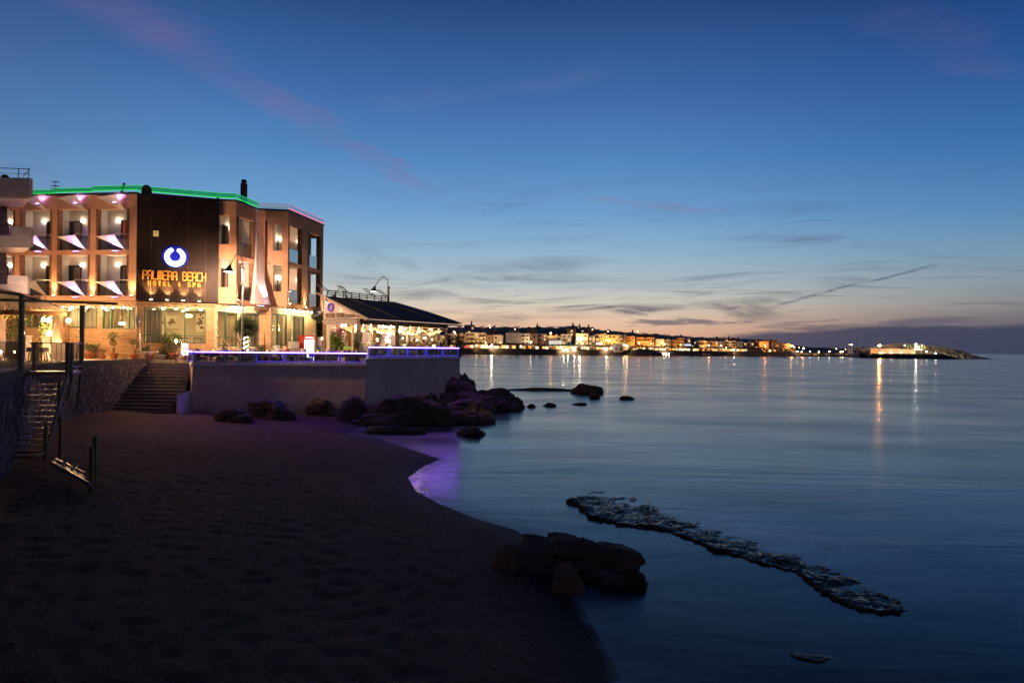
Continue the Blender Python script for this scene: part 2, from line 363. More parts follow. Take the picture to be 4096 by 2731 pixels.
def pebbles():
    rnd = random.Random(5); vs = []; fs = []
    base = [(0, 0, .5), (.5, 0, 0), (0, .5, 0), (-.5, 0, 0), (0, -.5, 0), (0, 0, -.5)]
    bf = [(0, 1, 2), (0, 2, 3), (0, 3, 4), (0, 4, 1), (5, 2, 1), (5, 3, 2), (5, 4, 3), (5, 1, 4)]
    pts = [(rnd.uniform(-16, 4), 7 + 26 * rnd.random() ** 1.6) for _ in range(5000)]
    X = np.array([p[0] for p in pts]); Y = np.array([p[1] for p in pts]); Zs = sand_base(X, Y); D = shore_dist(X, Y)
    for (x_, y_), z_, d_ in zip(pts, Zs, D):
        if d_ < .02: continue
        zb_ = z_ + .004 + min(1, max(0, (d_ - .8) / 2.5)) * sand_bump(x_, y_)
        r = .010 + .026 * rnd.random() ** 3; o = len(vs); a = rnd.random() * 6.3; sx, sy, sz = r * rnd.uniform(1, 2), r * rnd.uniform(1, 1.6), r * rnd.uniform(.6, 1.1)
        for p in base:
            u, v = p[0] * sx * 2, p[1] * sy * 2
            vs.append((x_ + u * math.cos(a) - v * math.sin(a), y_ + u * math.sin(a) + v * math.cos(a), zb_ + p[2] * sz * 2))
        fs += [tuple(i + o for i in f) for f in bf]
    b = MB(); b.v = vs; b.f = fs
    o = b.build('pebbles', mat('pebble', (.26, .16, .11), .9, .5, 9), smooth=True, kind='stuff'); o['label'] = 'small dark pebbles scattered over the sand'; o['category'] = 'pebbles'
pebbles()

def swash():
    P = [Vector(p) for p in SH[5:-2]]; pts = []
    for a, c in zip(P[:-1], P[1:]):
        n = max(2, int((c - a).length / .12)); pts += [a.lerp(c, i / n) for i in range(n)]
    pts = [sum((pts[max(0, min(len(pts) - 1, i + k))] for k in range(-5, 6)), Vector((0, 0))) / 11 for i in range(len(pts))]
    cols = [-1.1, -.75, -.45, -.2, -.05, .08, .18]; al = [0, .10, .22, .34, .40, .22, 0]; vs = []; vc = []
    for i, p in enumerate(pts):
        d = (pts[min(i + 1, len(pts) - 1)] - pts[max(i - 1, 0)]).normalized(); n_ = Vector((d.y, -d.x)) * -1
        wv_ = .22 * noise.fractal(Vector((p.x * 1.3, p.y * 1.3, 3)), 1, 2, 4)
        for o_, a_ in zip(cols, al):
            q = p + n_ * (-(o_ * (1 + .4 * wv_) + wv_ * .6)); vs.append((q.x, q.y, 0)); vc.append(max(0, a_ * (.8 + 2.2 * wv_)))
    X = np.array([v[0] for v in vs]); Y = np.array([v[1] for v in vs]); Zs = sand_base(X, Y); vs = [(v[0], v[1], max(.0, z_) + .009) for v, z_ in zip(vs, Zs)]
    K = len(cols); b = MB(); b.add(vs, [(i * K + j, (i + 1) * K + j, (i + 1) * K + j + 1, i * K + j + 1) for i in range(len(pts) - 1) for j in range(K - 1)])
    m = bpy.data.materials.new('milky_foam'); m.use_nodes = True; t = NT(m.node_tree); bs_ = t.n['Principled BSDF']; bs_.inputs['Base Color'].default_value = (.55, .57, .60, 1); bs_.inputs['Roughness'].default_value = .6
    at_ = t.new('ShaderNodeAttribute'); at_.attribute_name = 'foam'; pos = t.new('ShaderNodeNewGeometry').outputs['Position']; t.l.new(t.m('MULTIPLY', at_.outputs['Fac'], t.ss(t.noise(pos, 2.2, 6, .65), .3, .66, .2, 1.25)), bs_.inputs['Alpha'])
    o = b.build('swash_foam', m, smooth=True, kind='stuff'); at2 = o.data.attributes.new('foam', 'FLOAT', 'POINT'); at2.data.foreach_set('value', vc)
    o['label'] = 'thin milky foam lapping along the edge of the sand'; o['category'] = 'foam'
swash()
# ------------------------------------------------------------------ rocks
def mat_rock(name, c0, c1, c2, rough=.85, wetline=False):
    if name in MAT: return MAT[name]
    m = bpy.data.materials.new(name); m.use_nodes = True; t = NT(m.node_tree); b = t.n['Principled BSDF']
    pos = t.new('ShaderNodeNewGeometry').outputs['Position']
    n1 = t.noise(t.mapping(pos, scale=(1, 1, 3)), 1.6, 7, .65); n2 = t.noise(pos, 9, 5, .7)
    c = t.mix(t.ss(n1, .35, .65), c0, c1); c = t.mix(t.ss(n2, .52, .75, 0, .6), c, c2)
    zz = t.sep(pos)[2]
    if wetline:
        wet = t.ss(t.m('ADD', zz, t.m('MULTIPLY', t.noise(pos, 3, 3), .15)), .30, .12); c = t.mix(wet, c, (.035, .026, .016))
        t.set(b.inputs['Roughness'], t.ss(wet, 0, 1, rough, .32))
    else: b.inputs['Roughness'].default_value = rough
    t.set(b.inputs['Base Color'], c); b.inputs['Specular IOR Level'].default_value = .35
    bn = t.new('ShaderNodeBump'); bn.inputs['Strength'].default_value = .9; bn.inputs['Distance'].default_value = .08
    t.l.new(t.m('ADD', t.noise(pos, 5, 8, .7), t.noise(t.mapping(pos, scale=(1, 1, 4)), 2.2, 5, .6)), bn.inputs['Height']); t.l.new(bn.outputs[0], b.inputs['Normal'])
    MAT[name] = m; return m
M_ROCK = mat_rock('shore_rock', (.085, .056, .040), (.17, .115, .082), (.05, .035, .028), wetline=True)
M_ROCKR = mat_rock('reddish_rock', (.16, .085, .055), (.24, .14, .095), (.09, .06, .045))
def rock(label, x0, x1, y0, y1, zb, dep=.8, seed=0, m=None, flat=1.0, lev=4, rough=.30, group='rocks along the shore', name='rock'):
    c = gz((x0 + x1) / 2, y1, zb); Wd = (x1 - x0) / F * c.y; H = (y1 - y0) / F * c.y; D = Wd * dep
    Y = c.y + D * .42; k = Y / c.y; Wd *= k; c = Vector((c.x * k, Y, zb))
    H = max(.06, H * k - D * .42 * (EYE - zb) / c.y * 0.55)
    H = max(.06, at((x0 + x1) / 2, y0, Y + D * .1).z - zb)
    bm = bmesh.new(); bmesh.ops.create_icosphere(bm, subdivisions=lev, radius=1.0)
    r = random.Random(seed); o3 = Vector((r.uniform(-50, 50), r.uniform(-50, 50), r.uniform(-50, 50)))
    tx, ty = r.uniform(-.25, .25), r.uniform(-.1, .2)
    for v in bm.verts:
        p = v.co.copy(); q = p.copy()
        for ax in range(3): q[ax] = math.copysign(abs(p[ax]) ** (.80 if ax < 2 else .9 * flat), p[ax])
        big = noise.fractal(p * 1.1 + o3, 1.0, 2.1, 3); ridge = 1 - abs(noise.noise(p * 2.4 - o3)) * 2; fine = noise.fractal(p * 6 + o3, .9, 2.1, 4)
        lay = p.z * 3.2 + .7 * noise.noise(p * 1.4 + o3); st_ = math.floor(lay) + min(1, (lay - math.floor(lay)) * 3.0)                 # stepped bedding planes
        q.z += .16 * (st_ / 3.2 - p.z)
        rg = noise.ridged_multi_fractal(p * 1.7 + o3, .9, 2.3, 5, 1.0, 2.0) - 1.1
        f = 1 + .10 * rg + rough * 1.3 * big - rough * .35 * ridge + .07 * fine
        skirt = 1.10 - .22 * p.z; h = 1 + tx * p.x + ty * p.y
        v.co = Vector((q.x * f * skirt * Wd / 2 * .98, q.y * f * skirt * D / 2, max(-.5, q.z * (f * .6 + .4) * h) * H))
    me = bpy.data.meshes.new('rock'); bm.to_mesh(me); bm.free(); me.materials.append(m or M_ROCK)
    o = obj(name, me, None, c); tag(o, label, 'rock', group); return o
rock('low flat rock at the left foot of the rendered terrace wall', 862, 1008, 1634, 1682, .62, .6, 1)
rock('humped rock leaning on the terrace wall, left of the floating stone', 992, 1178, 1598, 1672, .55, .5, 2)
rock('sausage shaped boulder bedded in the middle of the terrace wall', 1196, 1324, 1592, 1640, .75, .45, 3, flat=.8)
rock('square dark block under the step in the terrace wall', 1360, 1492, 1588, 1674, .35, .8, 4)
rock('long flat topped slab below the pavilion terrace', 1470, 1785, 1588, 1692, .15, .55, 5, flat=.5)
rock('large dark mound at the right end of the terrace wall', 1668, 1935, 1502, 1640, .1, .8, 6)
rock('pinkish rock perched against the terrace corner by the water', 1826, 1902, 1496, 1606, .2, 1.1, 7, m=M_ROCKR, flat=.7)
rock('sloping rock spur running down from the terrace into the sea', 1880, 2068, 1550, 1636, -.05, .6, 8, flat=.8)
rock('outermost rock at the tip of the terrace spur', 2030, 2096, 1594, 1634, -.03, .8, 9)
rock('low ledge in front of the spur, lapped by the sea', 1780, 1968, 1650, 1696, -.03, .5, 10, flat=.6)
rock('middle boulder between the long slab and the spur', 1768, 1952, 1598, 1662, .05, .6, 11)
rock('wet knobbly ledge at the head of the purple cove', 1500, 1700, 1704, 1738, -.03, .3, 12, flat=.6)
rock('lone round boulder standing in the shallows off the cove', 1838, 1934, 1704, 1746, -.05, .8, 13)
rock('tiny rock awash beyond the spur, nearer of two', 2106, 2142, 1614, 1630, -.03, .8, 14, lev=3)
rock('tiny rock awash beyond the spur, farther right of two', 2172, 2226, 1612, 1627, -.03, .6, 15, lev=3)
rock('thin line of low rocks out in the bay', 2052, 2300, 1549, 1563, -.02, .15, 16)
rock('highest rock of the group out in the bay', 2296, 2406, 1537, 1574, -.03, .5, 17, flat=.7)
rock('small rock just in front of the highest bay rock', 2354, 2402, 1570, 1593, -.02, .6, 18, lev=3)
rock('flat rock lying alone to the right out in the bay', 2478, 2534, 1582, 1598, -.02, .5, 19, lev=3)
rock('short flat rock awash in front of the bay rocks', 2290, 2345, 1610, 1620, -.02, .4, 20, lev=3)
rock('big dark rock at the water edge in the foreground', 2070, 2500, 2140, 2308, .0, .75, 21, lev=5, rough=.34, flat=.8)
rock('flat ledge of the foreground rock reaching into the sea', 2235, 2535, 2208, 2300, -.05, .6, 22, lev=5, flat=.7)
rock('knobbly lower right end of the foreground rock', 2350, 2500, 2276, 2362, -.04, .8, 23, rough=.35)
rock('reddish round boulder left of the big foreground rock', 1976, 2074, 2178, 2252, .30, .85, 24, m=M_ROCKR, rough=.18)
rock('reddish pointed boulder in front of the big foreground rock', 2208, 2324, 2258, 2356, .12, .8, 25, m=M_ROCKR, rough=.2)
rock('small isolated rock just right of the foreground rock', 2490, 2598, 2288, 2352, -.04, .6, 26, rough=.35)
rock('barely awash rock near the bottom edge of the picture', 3180, 3330, 2618, 2656, -.05, .5, 27, flat=.6)

rock('low brown shelf joining the block and the long slab', 1420, 1620, 1646, 1704, .02, .5, 41, flat=.6)
rock('low brown shelf under the right end of the long slab', 1600, 1800, 1640, 1700, .0, .5, 42, flat=.6)
rock('jagged shelf between the dark mound and the spur', 1820, 1990, 1580, 1650, -.02, .6, 43, flat=.7)
rock('shelf of rock tucked under the right end of the terrace wall', 1560, 1760, 1545, 1640, .2, .5, 44, flat=.7)
rock('rubble at the waterline below the spur', 1950, 2075, 1598, 1644, -.04, .6, 45, flat=.7)
def mat_reef():
    m = bpy.data.materials.new('wet_reef'); m.use_nodes = True; t = NT(m.node_tree); b = t.n['Principled BSDF']
    pos = t.new('ShaderNodeNewGeometry').outputs['Position']; nz_ = t.sep(t.new('ShaderNodeNewGeometry').outputs['Normal'])[2]
    n = t.noise(t.mapping(pos, scale=(1, 2.2, 1)), 9.0, 6, .7); pool = t.m('MULTIPLY', t.ss(n, .47, .56), t.ss(nz_, .86, .97))
    c = t.mix(t.ss(t.noise(pos, 3, 5), .35, .65), (.11, .065, .024), (.05, .034, .024))
    t.set(b.inputs['Base Color'], t.mix(pool, c, (.06, .062, .065))); t.set(b.inputs['Roughness'], t.ss(pool, 0, 1, .85, .20))
    t.set(b.inputs['Specular IOR Level'], t.ss(pool, 0, 1, .2, .4))
    bn = t.new('ShaderNodeBump'); bn.inputs['Distance'].default_value = .05; t.set(bn.inputs['Strength'], t.ss(pool, 0, 1, .9, .12))
    t.l.new(t.noise(pos, 9, 6, .7), bn.inputs['Height']); t.l.new(bn.outputs[0], b.inputs['Normal'])
    return m
def reef():
    nr = [(100, 150), (170, 168), (245, 245), (330, 262), (430, 290), (540, 300), (650, 312), (800, 350), (880, 385), (950, 405), (1040, 455), (1130, 470), (1250, 505), (1400, 550), (1500, 568), (1570, 595), (1640, 655), (1700, 705), (1790, 750), (1850, 782), (1930, 812), (2000, 822), (2100, 828), (2245, 815)]
    fr = [(104, 118), (225, 100), (300, 72), (380, 88), (450, 105), (540, 128), (620, 145), (720, 190), (830, 235), (920, 270), (1000, 298), (1100, 322), (1200, 345), (1330, 385), (1450, 430), (1550, 480), (1650, 520), (1780, 562), (1900, 600), (1980, 630), (2050, 665), (2110, 705), (2180, 755), (2240, 803)]
    def res(pl, n, zz):
        p = [gz(2200 + .6378 * a, 1900 + .6378 * b, zz) for a, b in pl]; L = [0]
        for a, b in zip(p[:-1], p[1:]): L.append(L[-1] + (b - a).length)
        out = []
        for i in range(n):
            d = L[-1] * i / (n - 1); k = max(j for j in range(len(L)) if L[j] <= d + 1e-9); k = min(k, len(p) - 2)
            out.append(p[k].lerp(p[k + 1], (d - L[k]) / max(1e-6, L[k + 1] - L[k])))
        return out
    N, Mw = 320, 26; A = res(nr, N, .10); B = res(fr, N, .05); vs = []; fs = []
    for i in range(N): k_ = min(1, i / 8, (N - 1 - i) / 8); A[i] += Vector((.10 * noise.noise((i * .31, 7, 2)), .22 * noise.fractal(Vector((i * .13, 1, 4)), 1, 2, 4), 0)) * k_; B[i] += Vector((0, .5 * noise.fractal(Vector((i * .09, 5, 8)), 1, 2, 4), 0)) * k_
    for i in range(N):
        for j in range(Mw + 3):
            tt = (j - 2) / Mw
            if j == 0: p = A[i].copy() + Vector((noise.noise((i * .2, 0, 9)) * .06, .10, 0)); p.z = -.4
            elif j == 1:
                p = A[i].copy(); p.y -= .03 + .08 * noise.noise((i * .15, 3, 1)); p.z = -.02
            else:
                p = A[i].lerp(B[i], tt); w_ = min(1, (i + 1) / 6, (N - i) / 8)
                p.z = w_ * (.050 + .055 * noise.fractal(Vector((p.x * 1.3, p.y * 1.9, 0)), 1, 2, 5) + .03 * noise.noise((p.x * 5, p.y * 8, 1))) - .09 * max(0, tt - .12) ** 1.1 - .05 * max(0, tt - .9) * 10 * .8
                if i / N < .34 and tt < .25: p.z += .05 * (1 - i / N / .34)
            vs.append(p)
    K = Mw + 3
    for i in range(N - 1):
        for j in range(K - 1): fs.append((i * K + j, (i + 1) * K + j, (i + 1) * K + j + 1, i * K + j + 1))
    b = MB(); b.add(vs, fs); tag(b.build('reef', mat_reef(), smooth=True), 'long flat wet rock reef slanting out through the foreground water', 'reef')
reef()
# ================================================================== promenade, walls, steps
GZ = 3.92                                # street level in front of the hotel
M_PLAST = mat('terracotta_render', (.62, .335, .205), .9, .10, 1.2, .25, 30)
M_CREAM = mat('cream_render', (.58, .53, .51), .9, .06, 1.5, .2, 30)
M_STONE = mat('brown_stone_cladding', (.20, .10, .055), .9, .45, 7, .9, 22)
M_DARK = mat('dark_metal', (.035, .03, .028), .45, .2, 6)
M_SLAT = mat('dark_brown_slat', (.034, .017, .014), .55, .3, 8)
M_SIDE = mat('timber_siding', (.46, .285, .155), .75, .16, 5, .2, 14, objvar=.12)
M_SIDEL = mat('pale_timber_siding', (.62, .50, .36), .75, .12, 5, .2, 14, objvar=.10)
M_GREEN = mat('green_frame', (.03, .085, .06), .45, .15, 8)
M_WHITE = mat('white_paint', (.74, .72, .68), .6, .06, 3)
M_SAIL = mat('white_sail_cloth', (.74, .70, .68), .85, .05, 6, .1, 40, trans=.45)
M_CONC = mat('worn_concrete', (.22, .185, .165), .92, .22, 1.6, .5, 16)
def mat_render_wall():
    m = bpy.data.materials.new('stained_beige_render'); m.use_nodes = True; t = NT(m.node_tree); b = t.n['Principled BSDF']; pos = t.new('ShaderNodeNewGeometry').outputs['Position']
    c = t.mix(t.ss(t.noise(pos, .8, 5, .6), .3, .7), (.66, .47, .40), (.82, .62, .53)); st_ = t.noise(t.mapping(pos, scale=(2.6, 2.6, .16)), 1.0, 5, .65)
    c = t.mix(t.ss(st_, .52, .74, 0, .5), c, (.34, .27, .25)); zz = t.sep(pos)[2]; damp = t.ss(t.m('ADD', zz, t.m('MULTIPLY', t.noise(pos, 1.3, 4), .9)), 1.9, .9)
    t.set(b.inputs['Base Color'], t.mix(t.m('MULTIPLY', damp, .6), c, (.26, .20, .18))); b.inputs['Roughness'].default_value = .92; b.inputs['Specular IOR Level'].default_value = .2
    bn = t.new('ShaderNodeBump'); bn.inputs['Strength'].default_value = .5; bn.inputs['Distance'].default_value = .03; t.l.new(t.noise(pos, 5, 7, .7), bn.inputs['Height']); t.l.new(bn.outputs[0], b.inputs['Normal']); return m
M_WALLR = mat_render_wall()
M_PAVE = mat('pale_paving', (.40, .34, .28), .85, .2, 1.5, .3, 10)
M_STEEL = mat('grey_steel', (.28, .28, .29), .38, .15, 6, metal=.8)
M_OLIVE = mat('olive_painted_steel', (.20, .145, .045), .42, .25, 8)
M_WOOD = mat('brown_timber', (.20, .115, .065), .75, .25, 6, .3, 30)
M_GLASS = glass('window_glass', (.93, .95, .94), .07)
M_GLASSD = glass('balcony_glass', (.62, .68, .70), .12)
M_DOOR = mat('dark_door_glass', (.020, .016, .016), .12, .2, 3)
M_CURT = mat('brown_curtain', (.20, .15, .11), .9, .2, 12)
M_CURTO = mat('orange_curtain', (.62, .16, .03), .9, .2, 12)
M_BULB = led('warm_bulb', WARMW, 55.0); M_BULB2 = led('white_bulb', (1, .90, .74), 40.0); M_BULBO = led('amber_bulb', (1, .62, .22), 34.0)
M_LENSP = led('purple_lens', (.62, .34, 1.0), 16.0); M_LENSW = led('warm_lens', (1, .78, .45), 40.0)
M_ROOM = mat('room_plaster', (.72, .60, .40), .9, .05, 1)
M_BLK = mat('dark_void', (.02, .018, .016), .9)

# hotel plan
A0 = Vector((-38.0, 46.47)); B = Vector((-24.6, 44.6)); e = Vector((.990, .141)); g = Vector((.148, .989))
Dp = Vector((-18.92, 46.59)); Cp = Dp - 1.10 * e; Ep = Dp + 2.84 * g; Fp = Ep + 2.12 * e; Gp = Fp + 6.07 * g
SL, SP, SCD, SDE, SEF, SFG = Seg(A0, B), Seg(B, Cp), Seg(Cp, Dp), Seg(Dp, Ep), Seg(Ep, Fp), Seg(Fp, Gp)
ZT, Z1, Z1b, Z2, Z2b, ZS = 14.72, 13.77, 11.08, 10.78, 8.07, 7.76      # wall top, upper opening, lower opening, soffit
# ---- the street behind the sea wall
WALLP = [(-9, 4), (-12.2, 13.5), (-15.0, 20.0), (-17.7, 25.0), (-21.4, 30.6), (-23.5, 37.0), (-23.75, 43.6)]
st_ = MB(); st_.prism([(-60, 4)] + WALLP[::1] + [(-23.75, 44.55), (-21.1, 44.62), (-19.9, 47.2), (-9, 50), (-7.5, 60), (-9, 84), (-60, 84)], GZ - .25, GZ)
st_.build('street', M_PAVE, kind='structure')
# ---- hotel
hotel = thing('hotel', 'three storey terracotta hotel with balconies, dark slatted sign panel and green lit roof edge', 'building', (-24, 50, GZ))
def wallrun(seg, ops, zs, s0=0.0, s1=None, t0=-.25, t1=0.0, name='wall', m=M_PLAST):
    # ops: (s0, s1, z0, z1) holes; rows split at every hole edge
    s1 = seg.L if s1 is None else s1; b = MB(seg.M)
    zz = sorted(set([zs[0], zs[1]] + [o[2] for o in ops] + [o[3] for o in ops])); zz = [v for v in zz if zs[0] <= v <= zs[1]]
    for za, zb in zip(zz[:-1], zz[1:]):
        c = s0
        for o in sorted(o for o in ops if o[2] < zb - 1e-6 and o[3] > za + 1e-6):
            if o[0] > c + 1e-4: b.box(c, o[0], t0, t1, za, zb)
            c = max(c, o[1])
        if c < s1 - 1e-4: b.box(c, s1, t0, t1, za, zb)
    return b.build(name, m, hotel)
LB = [(-67, 60), (81, 208), (230, 361), (385, 516)]
LO = [(SL.s(a, 920), SL.s(b_, 920)) for a, b_ in LB]
ops = [(a, b_, za, zb) for a, b_ in LO for za, zb in ((Z1b, Z1), (Z2b, Z2))]
wallrun(SL, ops, (ZS, ZT))
cd = [(SCD.s(877, 920), SCD.s(917, 920), 11.80, Z1), (SCD.s(877, 1090), SCD.s(916, 1090), 8.85, 10.83)]
de = [(SDE.s(947, 940), SDE.s(1017, 940), za, zb) for za, zb in ((Z1b, Z1), (Z2b, Z2))]
ef = [(SEF.s(1093, 950), SEF.s(1127, 950), 11.83, 13.82), (SEF.s(1093, 1110), SEF.s(1126, 1110), 8.87, 10.82)]
fo = [(SFG.s(1152, 980), SFG.s(1208, 980)), (SFG.s(1233, 990), SFG.s(1282, 990))]
fg = [(a, b_, za, zb) for a, b_ in fo for za, zb in ((Z1b, Z1), (Z2b, Z2))]
wallrun(SCD, cd, (ZS, ZT), s1=SCD.L); wallrun(SDE, de, (ZS, ZT), s0=.001, s1=SDE.L - .25); wallrun(SEF, ef, (ZS, ZT), s0=-.0, s1=SEF.L); wallrun(SFG, fg, (ZS, ZT), s0=.001)
def p2(v): return (v.x, v.y)
def off(seg, s_, t_): q = seg.w(s_, t_, 0); return (q.x, q.y)
DB = 1.02
far_ = [p2(Gp - .9 * e), p2(Gp - 2.2 * e), (-22, 59), (-38, 60)]
core = [off(SL, 0, -DB), off(SL, SL.L - .3, -DB), off(SP, .3, -.3), off(SP, SP.L - .02, -.3), p2(Cp + 2.84 * g), p2(Ep + .02 * g), p2(Ep + 3.0 * g), p2(Fp + 3.0 * g - .0 * e), p2(Fp + 3.3 * g), p2(Ep + 3.3 * g), p2(Ep + 6.0 * g), (-22, 59), (-38, 60)]
b = MB(); b.prism(core, ZS + .3, ZT - .25); b.build('inner_wall', M_CREAM, hotel)
foot = [p2(A0 + Vector((.02, .25))), off(SL, SL.L - .02, -.24), off(SP, SP.L, -.26), off(SDE, .05, -.24), off(SDE, 2.84, -.24), off(SFG, .05, -.24), off(SFG, 6.0, -.24), (-22, 59), (-38, 60)]
for za, zb in ((ZS + .02, Z2b - .01), (Z2 + .01, Z1b - .01), (ZT - .3, ZT - .06)):
    b = MB(); b.prism(foot, za, zb); b.build('floor_slab' if zb < 14 else 'roof', M_CREAM, hotel)
b = MB(); b.prism([p2(Gp - 2.1 * e), p2(Gp - .05 * e), p2(Gp - .05 * e - .2 * g), p2(Gp - 2.1 * e - .2 * g)][::-1], Z1 - .1, ZT - .3); b.build('wall', M_PLAST, hotel)
b = MB()
for za, zb in ((Z2b - .01, Z2), (Z1b - .01, Z1)):
    c_ = Gp - 1.15 * e - .25 * g; b.prism([p2(c_ - .17 * e), p2(c_ + .17 * e), p2(c_ + .17 * e + .3 * g), p2(c_ - .17 * e + .3 * g)], za, zb)
b.build('stone_column', M_STONE, hotel)
# party walls, stone jambs, doors, balcony glass
FLN = {0: 'top floor', 1: 'middle floor'}; BN = ['fourth', 'third', 'second', 'first']
ct = 'left of the sign panel'
wl_mesh = None
def wall_lamp(p, label):
    global wl_mesh
    if wl_mesh is None:
        b_ = MB(); b_.ball((0, 0, 0), .085, 10, 8); c_ = MB(); c_.cbox((0, 0, -.10), .10, .05, .08)
        wl_mesh = (b_.mesh('bulb', M_BULB, True), c_.mesh('bracket', M_STEEL))
    t = thing('wall_lamp', label, 'wall lamp', p, 0, 'round lamps on the hotel balconies'); obj('bulb', wl_mesh[0], t); obj('bracket', wl_mesh[1], t)
def door(seg, s0, s1, t, z0, z1, curtain, cpos):
    f = MB(seg.M); w_ = .07
    f.box(s0, s0 + w_, t, t + .06, z0, z1).box(s1 - w_, s1, t, t + .06, z0, z1).box(s0 + w_, s1 - w_, t, t + .06, z1 - w_, z1).box((s0 + s1) / 2 - .03, (s0 + s1) / 2 + .03, t, t + .05, z0, z1 - w_)
    d = f.build('balcony_door', M_DARK, hotel)
    g_ = MB(seg.M); g_.box(s0 + w_, s1 - w_, t + .005, t + .02, z0, z1 - w_); g_.build('pane', M_DOOR, d)
    c = MB(seg.M); n = 14; a, b_ = s0 + (s1 - s0) * cpos[0], s0 + (s1 - s0) * cpos[1]
    pts = [(a + (b_ - a) * i / n, t + .032 + .012 * math.sin(i * 2.2)) for i in range(n + 1)]
    for (x0, y0), (x1, y1) in zip(pts[:-1], pts[1:]): c.quad((x0, y0, z0 + .05), (x1, y1, z0 + .05), (x1, y1, z1 - .1), (x0, y0, z1 - .1))
    c.build('curtain', curtain, d)
for k, (a, b_) in enumerate(LO):
    pw = MB(SL.M); pw.box(a - .14, a - .002, -DB - .05, -.25, ZS + .3, ZT - .3); pw.build('party_wall', M_CREAM, hotel)
    if k == 3: pw = MB(SL.M); pw.box(b_ + .002, b_ + .14, -DB - .05, -.25, ZS + .3, ZT - .3); pw.build('party_wall', M_CREAM, hotel)
    for fl, (za, zb) in enumerate(((Z1b, Z1), (Z2b, Z2))):
        j = MB(SL.M); j.box(a, a + .13, -.28, .035, za, zb); j.build('stone_jamb', M_STONE, hotel)
        j = MB(SL.M); j.box(b_ - .13, b_, -.28, .035, za, zb); j.build('stone_jamb', M_STONE, hotel)
        gl = MB(SL.M); mid_ = (a + b_) / 2; gl.box(a + .14, mid_ - .01, -.12, -.105, za + .04, za + .95); gl.build('balcony_glass', M_GLASSD, hotel)
        gl = MB(SL.M); gl.box(mid_ + .01, b_ - .14, -.12, -.105, za + .04, za + .95); gl.build('balcony_glass', M_GLASSD, hotel)
        ds = [SL.s(q_, 950, -DB) for q_ in {0: (3, 37), 1: (187, 226), 2: (262, 329), 3: (485, 528)}[k]]
        door(SL, ds[0], min(ds[1], b_ + .1), -DB, za + .02, za + 2.12, M_CURTO if (k == 3 and fl == 0) or (k == 0) else M_CURT, (.15, .95) if k == 3 else (.55, .98))
        wall_lamp(SL.w(SL.s({0: 45, 1: 179, 2: 333, 3: 475}[k], 900, -DB), -DB + .08, zb - .58), f'lit round wall lamp on the {FLN[fl]} balcony, {BN[k]} balcony {ct}')
# right-hand loggias
for k, (sg, s_, t_, zz, lb) in enumerate(((SCD, .38, -1.3, 13.25, 'top'), (SCD, .36, -1.3, 10.25, 'middle'))):
    wall_lamp(tuple((Cp + 1.22 * g + .12 * e).to_3d() + Vector((0, 0, zz - .1))), f'lit wall lamp seen through the narrow {lb} opening right of the sign panel')
    door(Seg(Cp + .15 * g, Cp + 2.3 * g), .10, .85, .03, (Z1b, Z2b)[k] + .02, (Z1b, Z2b)[k] + 2.1, M_CURT, (.6, .95))
PT = Seg(Ep + 3.0 * g, Fp + 3.0 * g)
for k in (0, 1):
    zf = (Z1b, Z2b)[k]
    wall_lamp(PT.w(PT.s(1121, 930), .10, zf + 2.0), f'lit wall lamp seen through the narrow {("top", "middle")[k]} opening behind the tall cone sail')
    wall_lamp(tuple((Ep + 2.96 * g + 1.55 * e).to_3d() + Vector((0, 0, zf + 1.9))), f'lit wall lamp in the {("top", "middle")[k]} side balcony at the right end of the hotel')
    door(PT, PT.s(1090, 1000), PT.s(1114, 1000), .03, zf + .02, zf + 2.1, M_CURT, (.6, .95))
    for sg, o_ in ((SDE, de[k]), (SFG, fg[k]), (SFG, fg[k + 2])):
        for s0_ in (o_[0], o_[1] - .15):
            j = MB(sg.M); j.box(s0_, s0_ + .15, -.30, .045, o_[2], o_[3]); j.build('stone_jamb', M_STONE, hotel)
        m_ = (o_[0] + o_[1]) / 2
        for q0, q1 in ((o_[0] + .15, m_ - .01), (m_ + .01, o_[1] - .15)):
            gl = MB(sg.M); gl.box(q0, q1, -.12, -.105, o_[2] + .03, o_[2] + 1.0); gl.build('balcony_glass', M_GLASSD, hotel)
# roof edge: dark cornice strip and LED-lit glass parapet
def parapet(seg, s0, s1, z0, h, led_m, glass_m, n=1, cornice=True):
    if cornice:
        b = MB(seg.M); b.box(s0, s1, -.35, .07, ZT, ZT + .12); b.build('cornice', M_DARK, hotel)
    for i in range(n):
        a, c = s0 + (s1 - s0) * i / n + .008, s0 + (s1 - s0) * (i + 1) / n - .008
        b = MB(seg.M); b.box(a, c, .02, .04, z0 + .03, z0 + h); p = b.build('parapet_glass', glass_m, hotel)
        b = MB(seg.M); b.box(a, c, .005, .055, z0, z0 + .035); b.build('led_strip', led_m, p)
        b = MB(seg.M); b.box(a, c, .018, .042, z0 + h + .001, z0 + h + .014); b.build('led_edge', led_m, p)
GRN = (.0, 1.0, .015); M_LEDG = led('green_led', GRN, 1.0); M_LEDR = led('red_led', (1, .06, .10), 1.6); M_LEDW = led('pale_green_led', (.2, .8, .45), .22)
GG = glass('green_lit_glass', (.30, .60, .42), .08, .05, (.0, .50, .05), .17); GR = glass('clear_parapet_glass', (.72, .74, .75), .10, .05, (.30, .22, .24), .25)
z0 = ZT + .13
parapet(SL, 0, SL.s(216, 760), z0, .26, M_LEDG, GG); parapet(SL, SL.s(216, 760), SL.s(371, 760), z0 + .05, .28, M_LEDG, GG); parapet(SL, SL.s(371, 760), SL.L, z0 + .12, .30, M_LEDG, GG, 2)
parapet(SP, .55, SP.L, z0 + .08, .32, M_LEDG, GG, 3); parapet(SCD, 0, SCD.L, z0 + .08, .32, M_LEDG, GG)
